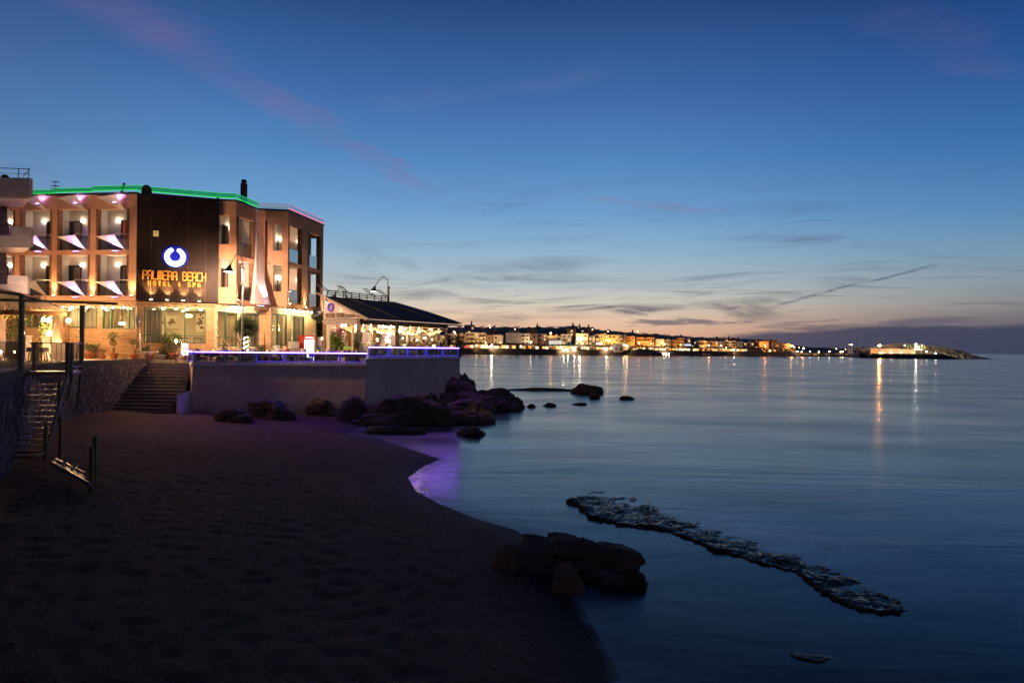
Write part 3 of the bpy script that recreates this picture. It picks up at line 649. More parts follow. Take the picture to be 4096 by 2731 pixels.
parapet(SDE, 0, SDE.L, z0 + .05, .34, M_LEDG, GG, 2); parapet(SEF, 0, SEF.L, z0 + .05, .32, M_LEDW, GR, 1); parapet(SFG, 0, SFG.L, z0 + .05, .34, M_LEDR, GR, 3)
b = MB(SP.M); b.box(0, .55, .02, .04, z0 + .1, z0 + .42); b.build('parapet_glass', GG, hotel)
for dz, hz in ((0.0, .04), (.34, .02)): b = MB(SP.M); b.box(0, .3, .0, .05, z0 + .08 + dz, z0 + .08 + dz + hz); b.build('led_strip', M_LEDG, hotel)
b = MB(SP.M)
for i in range(9):
    a0_, a1_ = PI * i / 9, PI * (i + 1) / 9
    b.add([(.55 + .30 * math.cos(q), t_, 14.95 + .38 * math.sin(q)) for q in (a0_, a1_) for t_ in (.0, .22)] + [(.55, 0, 14.6), (.55, .22, 14.6)], [(0, 2, 3, 1), (0, 4, 2), (1, 3, 5)])
b.box(.25, .85, 0, .22, 14.4, 14.95); b.build('round_roof_cap', M_BLK, hotel)
# slatted sign panel
pn = MB(SP.M); pn.box(.04, SP.L - .04, -.02, .05, ZS + .02, ZT + .02); panel = pn.build('sign_panel', M_BLK, hotel)
sl = MB(SP.M); zz = ZS + .06
while zz < ZT - .02:
    sl.box(0, SP.L, .07, .155, zz, zz + .048); zz += .0775
sl.build('slats', M_SLAT, panel, kind='stuff')
for i in range(4):
    b = MB(SP.M); q = SP.L * (.17 + .22 * i); b.box(q, q + .035, .052, .168, ZS + .04, ZT); b.build('slat_rail', mat('worn_slat_rail', (.14, .09, .07), .35, .4, 20, metal=.6), panel)
b = MB(SP.M); q0, q1 = SP.s(614, 912), SP.s(636, 912)
for i in range(5): b.box(q0, q1, .158, .166, 12.02 + i * .0775, 12.05 + i * .0775)
b.build('lit_louvre', led('louvre_glow', (1, .62, .18), 1.2), panel)
# ring logo and lettering on the panel
def ring(seg, s0, z0, R, r0, r1, t, dep, name, m, parent, gap=.42, tilt=0.0):
    b = MB(seg.M); n = 44; pts = []
    for i in range(n + 1):
        f = i / n; a = PI / 2 + gap + (2 * PI - 2 * gap) * f; r = r0 + (r1 - r0) * math.sin(f * PI)
        pts.append((s0 + R * math.cos(a), z0 + R * math.sin(a), r, a))
    out = []; inn = []
    for x_, z_, r, a in pts: out.append((x_ + r * math.cos(a), z_ + r * math.sin(a))); inn.append((x_ - r * math.cos(a), z_ - r * math.sin(a)))
    poly = out + [(pts[-1][0] + pts[-1][2] * math.cos(pts[-1][3] + PI * k / 8), pts[-1][1] + pts[-1][2] * math.sin(pts[-1][3] + PI * k / 8)) for k in range(1, 8)] + inn[::-1] + [(pts[0][0] + pts[0][2] * math.cos(pts[0][3] + PI + PI * k / 8), pts[0][1] + pts[0][2] * math.sin(pts[0][3] + PI + PI * k / 8)) for k in range(1, 8)]
    k = len(poly); M_ = len(out)
    vs = [(p, t, q) for p, q in poly] + [(p, t + dep, q) for p, q in poly]
    fs = [(i, (i + 1) % k, k + (i + 1) % k, k + i) for i in range(k)]
    # triangulated faces as strips between outer and inner rims plus the two round ends
    for o_ in (0, k):
        for i in range(M_ - 1): fs.append((o_ + i, o_ + i + 1, o_ + M_ + 7 + M_ - 2 - i, o_ + M_ + 7 + M_ - 1 - i))
        fs.append(tuple(o_ + i for i in range(M_ - 1, M_ + 8))); fs.append(tuple([o_ + M_ + 7 + M_ - 1] + [o_ + i for i in range(2 * M_ + 7, k)] + [o_ + 0]))
    b.add(vs, fs); return b.build(name, m, parent)
rc = (SP.s(702, 1030), SP.z(702, 1028, .2))
disc = MB(SP.M); disc.add([(rc[0], .17, rc[1] + .03)] + [(rc[0] + .80 * math.cos(2 * PI * i / 40), .17, rc[1] + .03 + .74 * math.sin(2 * PI * i / 40)) for i in range(40)] +
                          [(rc[0] + .80 * math.cos(2 * PI * i / 40), .22, rc[1] + .03 + .74 * math.sin(2 * PI * i / 40)) for i in range(40)] + [(rc[0], .22, rc[1] + .03)],
                          [(1 + i, 1 + (i + 1) % 40, 41 + (i + 1) % 40, 41 + i) for i in range(40)] + [(81, 41 + i, 41 + (i + 1) % 40) for i in range(40)])
disc.build('logo_disc', mat('deep_blue_acrylic', (.015, .02, .30), .3, .1, 3), panel)
ring(SP, rc[0], rc[1], .48, .125, .165, .28, .10, 'logo_ring', led('logo_white_blue', (.52, .66, 1.0), 6.0), panel, gap=.50)
ring(SP, rc[0], rc[1], .48, .145, .19, .235, .04, 'logo_halo', led('logo_blue_edge', (.01, .02, 1.0), 5.0), panel, gap=.50)
GLY = {'P': [[(0, 0), (0, 1), (.75, 1), (1, .88), (1, .58), (.75, .46), (0, .46)]], 'A': [[(0, 0), (0, .82), (.25, 1), (.75, 1), (1, .82), (1, 0)], [(0, .42), (1, .42)]], 'L': [[(0, 1), (0, .12), (.15, 0), (1, 0)]],
       'M': [[(0, 0), (0, .85), (.12, 1), (.88, 1), (1, .85), (1, 0)], [(.5, 1), (.5, 0)]], 'E': [[(1, 1), (.15, 1), (0, .85), (0, .15), (.15, 0), (1, 0)], [(0, .5), (.85, .5)]], 'R': [[(0, 0), (0, 1), (.75, 1), (1, .85), (1, .62), (.75, .48), (0, .48)], [(.55, .48), (1, .3), (1, 0)]],
       'B': [[(0, 0), (0, 1), (.75, 1), (.95, .88), (.95, .64), (.75, .52), (0, .52)], [(.75, .52), (1, .4), (1, .12), (.8, 0), (0, 0)]], 'C': [[(1, 1), (.15, 1), (0, .85), (0, .15), (.15, 0), (1, 0)]], 'H': [[(0, 0), (0, 1)], [(1, 0), (1, 1)], [(0, .5), (1, .5)]],
       'O': [[(0, .12), (0, .88), (.15, 1), (.85, 1), (1, .88), (1, .12), (.85, 0), (.15, 0), (0, .12)]], 'T': [[(0, 1), (1, 1)], [(.5, 1), (.5, 0)]], 'S': [[(1, 1), (.15, 1), (0, .88), (0, .62), (.15, .52), (.85, .48), (1, .38), (1, .12), (.85, 0), (0, 0)]],
       '&': [[(1, 0), (.2, .7), (.2, .9), (.4, 1), (.65, .9), (.65, .72), (.05, .35), (.05, .1), (.3, 0), (.6, 0), (1, .42)]], 'I': [[(.5, 0), (.5, 1)]], 'D': [[(0, 0), (0, 1), (.7, 1), (1, .8), (1, .2), (.7, 0), (0, 0)]], 'U': [[(0, 1), (0, .15), (.15, 0), (.85, 0), (1, .15), (1, 1)]],
       'N': [[(0, 0), (0, 1), (.15, 1), (1, 0), (1, 1)]], 'F': [[(0, 0), (0, 1), (1, 1)], [(0, .52), (.8, .52)]], 'Z': [[(0, 1), (1, 1), (0, 0), (1, 0)]]}
def letters(seg, text, s0, s1, z0, z1, t, m, parent, th, fill=.74, dz=0.0, dep=.06):
    n = len(text); st_ = (s1 - s0) / n
    for i, ch in enumerate(text):
        if ch == ' ': continue
        b = MB(seg.M); a = s0 + st_ * i; w_ = st_ * fill; zo = dz * i / n
        for pl in GLY[ch]:
            pl = [(a + p * w_, z0 + zo + q * (z1 - z0)) for p, q in pl]
            for (x0, q0), (x1, q1) in zip(pl[:-1], pl[1:]):
                L = math.hypot(x1 - x0, q1 - q0) or 1; ex, ez = (x1 - x0) / L * th * .4, (q1 - q0) / L * th * .4
                b.bar((x0 - ex, t, q0 - ez), (x1 + ex, t, q1 + ez), dep, th, up=(-(q1 - q0), 0, x1 - x0))
        b.build('letter', m, parent)
M_GOLD = mat('gold_letter', (.60, .27, .06), .45, .1, 4)
lz = SP.z(574, 1114, .25), SP.z(574, 1081, .25)
letters(SP, 'PALMERA BEACH', SP.s(574, 1098), SP.s(828, 1110), lz[0], lz[1], .25, M_GOLD, panel, .066, .76, dep=.10)
letters(SP, 'HOTEL & SPA', SP.s(595, 1130), SP.s(812, 1140), SP.z(595, 1140, .25), SP.z(595, 1124, .25), .25, M_GOLD, panel, .055, .42, dep=.08)
# roof things
b = MB(); c_ = Vector((-20.6, 52.5)); b.box(c_.x - .36, c_.x + .02, c_.y - .2, c_.y + .2, ZT, 17.35); ch = b.build('chimney', mat('chimney_brick', (.14, .07, .05), .9, .3, 9, .4), hotel)
b = MB(); b.lathe((c_.x - .17, c_.y, 17.35), [(.10, 0), (.10, .06), (.20, .08), (.22, .18), (.16, .28), (.05, .32)], 12); b.build('chimney_cowl', M_BLK, ch, True)
b = MB(); b.prism([(-25, 51), (-22.6, 51), (-22.6, 54), (-25, 54)], ZT - .1, [15.55, 15.5, 15.9, 15.9]); b.build('roof_hatch', M_DARK, hotel)
for dx in (0, .25): b = MB(); b.lathe((-20.9 + dx, 48.2, ZT), [(.06, 0), (.06, .5 - dx), (.10, .5 - dx), (.08, .62 - dx)], 8); b.build('vent_pipe', M_DARK, hotel)
p = at(222, 752, 48.0); ant = thing('roof_antenna', 'thin television antenna standing on the hotel roof', 'antenna', (p.x, p.y, ZT))
b = MB(); b.tube([(p.x, p.y, ZT), (p.x, p.y, 16.25)], .018, 5); b.build('mast', M_DARK, ant)
for zz, w_ in ((16.2, .30), (15.9, .32), (15.7, .32)):
    b = MB()
    for q in (-.12, 0, .12): b.tube([(p.x - w_, p.y + q, zz), (p.x - w_ * .5, p.y + q, zz + .05), (p.x + w_ * .5, p.y + q, zz + .05), (p.x + w_, p.y + q, zz)], .012, 4)
    b.tube([(p.x, p.y - .12, zz + .05), (p.x, p.y + .12, zz + .05)], .012, 4); b.build('element', M_DARK, ant)
p = at(488, 745, 46.0); b = MB(); b.prism([(p.x - .14, p.y), (p.x + .05, p.y), (p.x + .05, p.y + .1), (p.x - .14, p.y + .1)], ZT, ZT + .2); b.bar((p.x - .08, p.y, ZT + .15), (p.x + .16, p.y, 15.75), .18, .07)
tag(b.build('roof_vane', M_DARK), 'small dark tilted plate sticking up from the hotel roof edge', 'vane')

# ---- sail awnings with purple flood lamps, warm uplights
def sail(seg, sl_, sr, zt, zb, outt, label, group='triangular sail awnings on the hotel front'):
    Lc, Rc, Dc = Vector((sl_, .04, zt)), Vector((sr - .12, outt, zt - .04)), Vector((sr + .02, .06, zb))
    b = MB(seg.M); n = 12; idx = {}; vs = []
    for i in range(n + 1):
        for j in range(n + 1 - i):
            u, v = i / n, j / n; w_ = 1 - u - v
            p = Lc * w_ + Rc * u + Dc * v; pinch = .55 * (u * v + v * w_ + w_ * u) * 0
            c = (Lc + Rc + Dc) / 3
            pull = .09 * (4 * u * v * (1 - w_) + 4 * v * w_ * (1 - u) + 2 * u * w_ * (1 - v))
            p = p.lerp(c, pull * .8); p.y += .05 * u * w_ - .10 * u * v * w_ + .012 * math.sin(9 * u + 5 * v)
            idx[i, j] = len(vs); vs.append(p)
    fs = [(idx[i, j], idx[i + 1, j], idx[i, j + 1]) for i in range(n) for j in range(n - i)] + [(idx[i + 1, j], idx[i + 1, j + 1], idx[i, j + 1]) for i in range(n) for j in range(n - i - 1)]
    b.add(vs, fs); t = thing('sail_awning', label, 'awning', tuple(seg.w(sr, 0, zb)), 0, group)
    b.build('sail', M_SAIL, t, True)
    b = MB(seg.M); b.tube([Rc, Rc + Vector((.10, -.05, .10)), Vector((sr + .16, .02, zt + .09))], .018, 5); b.build('bracket_arm', M_WHITE, t)
    return t
fl_kit = None
def flood(seg, s_, z_, label, W=22, on=True, out=.42, col=PURP, tgt=None, group='flood lamps under the sail awnings'):
    t = thing('flood_lamp', label, 'flood lamp', tuple(seg.w(s_, 0, z_)), 0, group)
    b = MB(seg.M); b.box(s_ - .17, s_ + .17, .20, .40, z_ - .05, z_ + .02).bar((s_ - .1, 0, z_ - .10), (s_ - .1, .3, z_ - .03), .03).bar((s_ + .1, 0, z_ - .10), (s_ + .1, .3, z_ - .03), .03); b.build('housing', M_STEEL, t)
    b = MB(seg.M); b.box(s_ - .15, s_ + .15, .21, .39, z_ + .021, z_ + .035); b.build('lens', M_LENSP if on else M_STEEL, t)
    if on: lamp('SPOT', t, seg.w(s_, .30, z_ + .06), W, col, seg.w(*(tgt or (s_ + .05, .22, z_ + 1.5))), 110, .7, .05)
for k in range(4):
    a, b_ = LO[k]
    for r_, (zt, zb, zl) in enumerate(((14.55, 13.55, 14.08), (11.98, 11.03, 10.93), (9.0, 7.95, 7.93))):
        row = ('top', 'middle', 'bottom')[r_]
        sail(SL, a - .03, b_ - .18, zt, zb, .95, f'white triangular sail awning in the {row} row, {BN[k]} one {ct}')
        flood(SL, a + 1.62, zl, f'{"lit purple" if (r_, k) != (2, 1) else "unlit"} flood lamp of the {row} row, {BN[k]} bay {ct}', 200, (r_, k) != (2, 1))
def uplight(seg, s_, z_, label, W=55, t_=.14, up=4.0, group='warm uplights on the hotel piers'):
    t = thing('uplight', label, 'uplight', tuple(seg.w(s_, 0, z_)), 0, group)
    b = MB(seg.M); b.lathe((s_, t_, z_ - .10), [(.05, 0), (.09, .02), (.10, .12), (.085, .12)], 10).box(s_ - .02, s_ + .02, 0, t_, z_ - .09, z_ - .05); b.build('housing', M_STEEL, t)
    b = MB(seg.M); b.lathe((s_, t_, z_ + .021), [(.08, 0), (.06, .012)], 10); b.build('lens', M_LENSW, t)
    lamp('SPOT', t, seg.w(s_, t_ + .02, z_ + .06), W, (1, .62, .25), seg.w(s_, t_ - .05, z_ + up), 70, .8, .06)
for i, q in enumerate((68, 219, 373, 531)):
    uplight(SL, SL.s(q, 1150), 8.06, f'glowing warm uplight at the foot of the {("fourth", "third", "second", "first")[i]} pier {ct}', 420)
uplight(SDE, .14, 8.0, 'warm uplight on the corner pier just right of the sign panel', 300)
uplight(SFG, .16, 7.98, 'warm uplight on the corner pier right of the cone sail', 300)
uplight(SFG, (fo[0][1] + fo[1][0]) / 2, 7.85, 'warm uplight between the two side balconies at the right end', 300)
uplight(SFG, SFG.L - .08, 7.8, 'warm uplight on the far right corner of the hotel', 220)
for i in range(4):
    s_ = SP.s(607 + 64 * i, 1200)
    t = thing('sign_lamp', f'small spot lamp under the slatted sign panel, {("first", "second", "third", "fourth")[i]} from the left', 'spot lamp', tuple(SP.w(s_, 0, ZS)), 0, 'lamps under the sign panel')
    b = MB(SP.M); b.box(s_ - .09, s_ + .09, .40, .54, ZS + .02, ZS + .07).bar((s_, .1, ZS - .05), (s_, .46, ZS + .02), .03); b.build('housing', M_STEEL, t)
    b = MB(SP.M); b.box(s_ - .08, s_ + .08, .41, .53, ZS + .071, ZS + .085); b.build('lens', M_LENSW, t)
    lamp('SPOT', t, SP.w(s_, .46, ZS + .10), 1150, (1, .60, .20), SP.w(s_, .12, ZS + 1.9), 75, .7, .04)
# balcony chairs
def chair_kit(m, seat=.44, w=.46, armless=True):
    k = []; b = MB(); b.box(-w / 2, w / 2, -.22, .22, seat - .03, seat); k.append(('seat', b.mesh('seat', m), []))
    b = MB()
    for i in range(5): q = -w / 2 + .04 + (w - .08) * i / 4; b.bar((q, .21, seat), (q * .9, .30, seat + .42), .03, .02)
    b.bar((-w / 2, .30, seat + .43), (w / 2, .30, seat + .43), .06, .04); k.append(('backrest', b.mesh('backrest', m), []))
    for sx in (-1, 1):
        for sy in (-1, 1): b = MB(); b.bar((sx * (w / 2 - .03), sy * .19, seat - .03), (sx * (w / 2 + .02), sy * .24, 0), .035); k.append(('leg', b.mesh('leg', m), []))
    return k
KCH = chair_kit(M_WHITE)
for k, s_, fl, rz, lb in ((1, .55, 0, .9, 'left hand white chair on the top floor balcony behind the third sail'), (1, 1.0, 0, .7, 'right hand white chair on the top floor balcony behind the third sail'), (3, .6, 0, .8, 'white chair on the top floor balcony next to the sign panel'),
                          (1, .75, 1, .9, 'white chair on the middle floor balcony, third bay from the sign panel'), (2, .70, 1, .8, 'white chair with a towel on the middle floor balcony, second bay'), (3, .6, 1, .8, 'white chair on the middle floor balcony next to the sign panel')):
    t = spawn(KCH, 'balcony_chair', lb, 'chair', tuple(SL.w(LO[k][0] + s_, -.75, (Z1b, Z2b)[fl])), rz, 'white chairs on the hotel balconies')
    if 'towel' in lb:
        b = MB(SL.M); q = LO[k][0] + s_; b.box(q + .0, q + .42, -.55, -.52, Z2b + .45, Z2b + .92); tag(b.build('towel', M_WHITE), 'white towel hung over the balcony chair of the second bay', 'towel')
# ================================================================== hotel ground floor
H0, H1, H2, H3, H4 = Vector((-20.2, 46.42)), Vector((-19.2, 47.95)), Vector((-17.95, 48.45)), Vector((-17.15, 48.35)), Vector((-15.75, 54.6))
GL, GP, G1, G2, G3, G4 = Seg(A0 + Vector((.02, .12)), B + Vector((.02, .12))), Seg(B + Vector((.0, .14)), Cp + Vector((-.06, .14))), Seg(H0, H1), Seg(H1, H2), Seg(H2, H3), Seg(H3, H4)
bp = [(0, 0), (.055, .012), (.060, .085), (.004, .140)]
def boards(seg, rects, m=M_SIDE, step=.155):
    for (s0, s1, z0, z1) in rects:
        z_ = z0
        while z_ < z1 - .02:
            k = min(1.0, (z1 - z_) / .150); b = MB(seg.M)
            vs = [(q, t_, z_ + h * k) for q in (s0, s1) for t_, h in bp]
            b.add(vs, [(0, 1, 2, 3), (7, 6, 5, 4), (0, 4, 5, 1), (1, 5, 6, 2), (2, 6, 7, 3)]); b.build('siding_board', m, hotel); z_ += step
        b = MB(seg.M); b.box(s0, s1, -.2, -.002, z0, z1); b.build('wall', m, hotel)
def window(seg, s0, s1, z0, z1, mull, rails=(), curt=(), m=M_GREEN, cm=None):
    f = MB(seg.M); w_ = .07
    f.box(s0, s1, -.10, .05, z1 - w_, z1).box(s0, s1, -.10, .05, z0, z0 + w_).box(s0, s0 + w_, -.10, .05, z0 + w_, z1 - w_).box(s1 - w_, s1, -.10, .05, z0 + w_, z1 - w_)
    for q in mull: f.box(q - .035, q + .035, -.09, .045, z0 + w_, z1 - w_)
    for q in rails: f.box(s0 + w_, s1 - w_, -.07, .03, q - .03, q + .03)
    fr = f.build('window_frame', m, hotel)
    ed = [s0 + w_] + list(mull) + [s1 - w_]
    for a, c in zip(ed[:-1], ed[1:]): g_ = MB(seg.M); g_.box(a + .02, c - .02, -.05, -.035, z0 + w_, z1 - w_); g_.build('pane', M_GLASS, fr)
    for a, c in curt:
        b = MB(seg.M); n = max(8, int((c - a) / .07)); pts = [(a + (c - a) * i / n, -.24 + .05 * math.sin(i * 1.9) + .02 * math.sin(i * .7)) for i in range(n + 1)]
        for (x0, y0), (x1, y1) in zip(pts[:-1], pts[1:]): b.quad((x0, y0, z0), (x1, y1, z0), (x1, y1, z1 - .1), (x0, y0, z1 - .1))
        b.build('curtain', cm or M_CURT, fr, True)
WT = 7.32
def px(seg, *qs): return [seg.s(q, 1270) for q in qs]
# left wing
w1a, w1b, w2a, w2b, w3a, w3b, w4a, w4b = px(GL, -60, 92, 112, 238, 256, 390, 411, 556)
WB_ = (6.55, 5.95, 5.95, 5.9)
b_top = ZS - .02
boards(GL, [(0, GL.L, WT, b_top), (0, w1a, GZ, WT), (w1a, w1b, GZ, WB_[0]), (w1b, w2a, GZ, WT), (w2a, w2b, GZ, WB_[1]), (w2b, w3a, GZ, WT), (w3a, w3b, GZ, WB_[2]), (w3b, w4a, GZ, WT), (w4a, GL.L, GZ, WB_[3])])
w4b = GL.L - .12
window(GL, w1a, w1b, WB_[0], WT, px(GL, 45)); window(GL, w2a, w2b, WB_[1], WT - .35, px(GL, 190), (), [tuple(px(GL, 118, 185))]); window(GL, w3a, w3b, WB_[2], WT, px(GL, 333), (), [tuple(px(GL, 270, 330)), tuple(px(GL, 338, 386))], cm=mat('pale_blind', (.66, .62, .50), .9, .08, 4, trans=.45))
window(GL, w4a, w4b, WB_[3], WT, px(GL, 445, 516), (), [tuple(px(GL, 420, 486))], cm=mat('tan_curtain', (.32, .25, .155), .9, .3, 10, trans=.35))
b = MB(GL.M); b.box(w4b, GL.L + .0, -.15, .03, WB_[3], WT); b.build('wall', M_SIDEL, hotel)
b = MB(GL.M); b.box(w2a, w2b, -.15, -.002, WT - .35, WT); b.build('wall', M_SIDE, hotel)
ac = thing('air_conditioner', 'white air conditioner outlet box set in the window beside the pergola', 'air conditioner', tuple(GL.w(w3b - .5, 0, 6.9)))
b = MB(GL.M); q = px(GL, 329, 361); b.prism([(q[0], .06), (q[0] + .15, .34), (q[1], .40), (q[1], .06)], 6.98, 7.28); b.build('casing', M_WHITE, ac); b = MB(GL.M); b.box(q[1] + .01, q[1] + .03, .1, .36, 7.0, 7.24); b.build('grille', M_DARK, ac)
# below the sign panel
a1, a2 = px(GP, 577, 824)
boards(GP, [(0, GP.L, WT, b_top), (0, a1, GZ, WT), (a1, a2, GZ, 5.02), (a2, GP.L, GZ, WT)])
mu = px(GP, 661, 740); window(GP, a1, a2, 5.02, WT, mu, (5.52,), [(a1 + .1, GP.s(645, 1300))], cm=mat('grey_curtain', (.20, .165, .12), .9, .35, 10, trans=.3))
# right-hand bays
c1, c2 = px(G1, 868, 949); boards(G1, [(0, G1.L, 7.22, ZS - .06), (0, c1, GZ, 7.22), (c1, c2, GZ, 4.85), (c2, G1.L, GZ, 7.22)], M_SIDEL)
window(G1, c1, c2, 4.85, 7.22, px(G1, 903), (5.45,), [(G1.s(908, 1300), c2 - .08)], cm=mat('tan_curtain', (.36, .29, .20)))
d1, d2 = px(G2, 953, 1040); d1 = max(.03, d1); d2 = min(d2, G2.L); boards(G2, [(0, G2.L, 7.22, ZS - .06), (d1, d2, GZ, 4.85)], M_SIDEL)
window(G2, d1, d2, 4.85, 7.22, [], (5.45,), [(G2.s(1002, 1300), d2 - .08)], cm=mat('brown_curtain', (.2, .15, .11)))
boards(G3, [(0, G3.L, GZ, ZS - .06)])
f1, f2, f3, f4 = px(G4, 1086, 1146, 1161, 1216); boards(G4, [(0, G4.L, 7.22, ZS - .06), (0, f1, GZ, 7.22), (f2, f3, GZ, 7.22), (f4, G4.L, GZ, 7.22), (f1, f2, GZ, 4.3), (f3, f4, GZ, 4.3)], M_SIDEL)
window(G4, f1, f2, 4.3, 7.22, px(G4, 1111), (5.0,), [(G4.s(1118, 1300), f2 - .1)], cm=mat('tan_curtain', (.36, .29, .20))); window(G4, f3, f4, 4.3, 7.22, px(G4, 1180), (5.0,), [(G4.s(1183, 1300), f4 - .1)], cm=mat('tan_curtain', (.36, .29, .20)))
b = MB(); b.prism([p2(H4 + Vector((0, .01))), p2(H4 + 3 * g - 1.0 * e), p2(H4 - 6 * e), p2(H4 - 6 * e - .3 * g), p2(H4 - .3 * e)][::-1], GZ, ZS); b.build('wall', M_SIDEL, hotel)
# dining room seen through the windows
room = [off(GL, 1.0, -.3), off(GL, GL.L - .2, -.3), off(GP, .3, -.3), off(GP, GP.L - .1, -.25), off(G1, G1.L, -.25), off(G2, G2.L - .1, -.25), off(G3, G3.L - .1, -.25), off(G4, G4.L - .3, -.25), p2(H4 - 4.5 * e), (-22, 54.2), (-24.5, 51.2), (-37.6, 52.5)]
b = MB(); b.prism(room, 4.28, 4.34); b.build('floor_slab', mat('wood_floor', (.26, .17, .10), .5, .2, 5), hotel)
b = MB(); b.prism(room, 7.36, 7.42); b.build('ceiling', mat('white_ceiling', (.74, .68, .56), .9, .03, 1), hotel)
for a, c in zip(room[7:], room[8:] + room[:1]):
    if (Vector(a) - Vector(c)).length < 1: continue
    sg = Seg(a, c); b = MB(sg.M); b.box(0, sg.L, -.02, .05, 4.34, 7.36); b.build('room_wall', M_ROOM, hotel)
M_CEIL = led('ceiling_downlight', (1, .74, .36), 330.0); cl_b = MB(); cl_b.lathe((0, 0, -.02), [(.11, 0), (.12, .02)], 10); cl_m = cl_b.mesh('ceiling_light', M_CEIL)
rnd = random.Random(3)
for (xx, yy) in [(-36, 48.5), (-33.5, 48.2), (-31, 48), (-28.5, 47.8), (-26.6, 47.4), (-24.6, 46.8), (-22.8, 46.9), (-21.4, 48.6), (-23.6, 49), (-26, 49.6), (-19.8, 49.6), (-18.4, 51), (-20, 52), (-17.6, 53.4), (-17.4, 50.2), (-17.2, 51.8), (-19.2, 48.9), (-29.5, 49.8), (-32.5, 50)]:
    o = obj('ceiling_light', cl_m, hotel, Vector((xx, yy, 7.35)) - hotel.location)
def lodge_spot(seg, s_, z_, label, W=20, tgt=None, group='small spotlights along the hotel canopy'):
    t = thing('canopy_spotlight', label, 'spotlight', tuple(seg.w(s_, 0, z_)), 0, group)
    b = MB(seg.M); b.lathe((s_, .30, z_ - .04), [(.05, 0), (.085, .03), (.085, .12), (.04, .14)], 10).bar((s_, .02, z_ + .06), (s_, .26, z_ + .06), .03); b.build('housing', M_STEEL, t)
    b = MB(seg.M); b.ball((s_, .31, z_ - .06), .065, 8, 6); b.build('bulb', led('spot_bulb', (1, .74, .40), 160.0), t)
    lamp('SPOT', t, seg.w(s_, .32, z_ - .15), W, (1, .60, .24), seg.w(s_, .05, z_ - 2.5), 130, .8, .06)
nn = ('first', 'second', 'third', 'fourth', 'fifth', 'sixth', 'seventh')
for i, q in enumerate((155, 194)): lodge_spot(GL, GL.s(q, 1206), 7.74, f'{nn[i]} of two bright canopy spotlights above the pergola beam, counted from left', 121)
for i, q in enumerate((262, 304, 362)): lodge_spot(GL, GL.s(q, 1228), 7.36, f'{nn[i]} of three bright spotlights over the window with the air conditioner', 121)
for i, q in enumerate((424, 466, 509)): lodge_spot(GL, GL.s(q, 1228), 7.36, f'{nn[i]} of three bright spotlights over the window left of the sign panel', 121)
for i, q in enumerate((653, 704, 751, 803)): lodge_spot(GP, GP.s(q, 1236), 7.36, f'{nn[i]} of four spotlights over the dining room window below the sign panel', 66)
for i, q in enumerate((918, 941)): lodge_spot(G1, G1.s(q, 1217), 7.62, f'{nn[i]} of the spotlights over the corner window beside the sign panel', 88)
lodge_spot(G2, G2.s(964, 1220), 7.62, 'third spotlight of the corner window row, nearest the cone sail', 88)
for i, q in enumerate((1126, 1144, 1162, 1180, 1197, 1214, 1231)): lodge_spot(G4, G4.s(q, 1235), 7.62, f'{nn[i]} from the left of seven spotlights in a row at the right end', 70)
# dining furniture
M_CHW = mat('dark_wood_chair', (.13, .07, .04), .6, .2, 8); M_UPH = mat('beige_upholstery', (.50, .44, .34), .9, .1, 6)
def dchair():
    k = []; b = MB(); b.box(-.23, .23, -.23, .23, .40, .48); k.append(('seat', b.mesh('seat', M_UPH), []))
    b = MB(); b.box(-.22, .22, .20, .26, .55, 1.0); k.append(('backrest', b.mesh('backrest', M_UPH), []))
    b = MB(); b.bar((-.23, .23, .40), (-.23, .26, 1.04), .05).bar((.23, .23, .40), (.23, .26, 1.04), .05).bar((-.25, .26, 1.04), (.25, .26, 1.04), .05); k.append(('back_frame', b.mesh('back_frame', M_CHW), []))
    for sx in (-1, 1):
        for sy in (-1, 1): b = MB(); b.bar((sx * .20, sy * .20, .40), (sx * .21, sy * .22, 0), .045); k.append(('leg', b.mesh('leg', M_CHW), []))
    return k
def dtable(m_top, r=.45, h=.75):
    k = []; b = MB(); b.box(-r, r, -r, r, h - .04, h); k.append(('table_top', b.mesh('table_top', m_top), []))
    b = MB(); b.add([(sx * r * 1.02, sy * r * 1.02, h + .004) for sx, sy in ((-1, -1), (1, -1), (1, 1), (-1, 1))] + [(sx * r * 1.06, sy * r * 1.06, h - .24) for sx, sy in ((-1, -1), (1, -1), (1, 1), (-1, 1))], [(0, 1, 2, 3), (0, 4, 5, 1), (1, 5, 6, 2), (2, 6, 7, 3), (3, 7, 4, 0)])
    k.append(('tablecloth', b.mesh('tablecloth', m_top), []))
    b = MB(); b.lathe((0, 0, 0), [(.25, 0), (.22, .03), (.045, .05), (.045, h - .04)], 10); k.append(('pedestal', b.mesh('pedestal', M_CHW), [])); return k
KDC = dchair(); KDT = dtable(mat('green_tablecloth', (.22, .36, .10), .8, .1, 4))
for i, (s_, t_) in enumerate(((1.75, -1.1), (2.75, -1.3), (3.6, -1.0), (2.2, -2.6), (3.5, -2.7))):
    p = GP.w(s_, t_, 4.34); spawn(KDT, 'dining_table', f'green clothed table inside the dining room window, {nn[i]} counted from the curtain', 'table', tuple(p), GP.ang, 'dining room tables')
    for j in (0, 1):
        p = GP.w(s_ + (-.05, .1)[j], t_ + (.42, -.72)[j], 4.34); spawn(KDC, 'dining_chair', f'dining chair {("on the street side", "on the room side")[j]} of the {nn[i]} table behind the big window', 'chair', tuple(p), GP.ang + (PI, 0)[j] + .1 * i, 'dining room chairs')
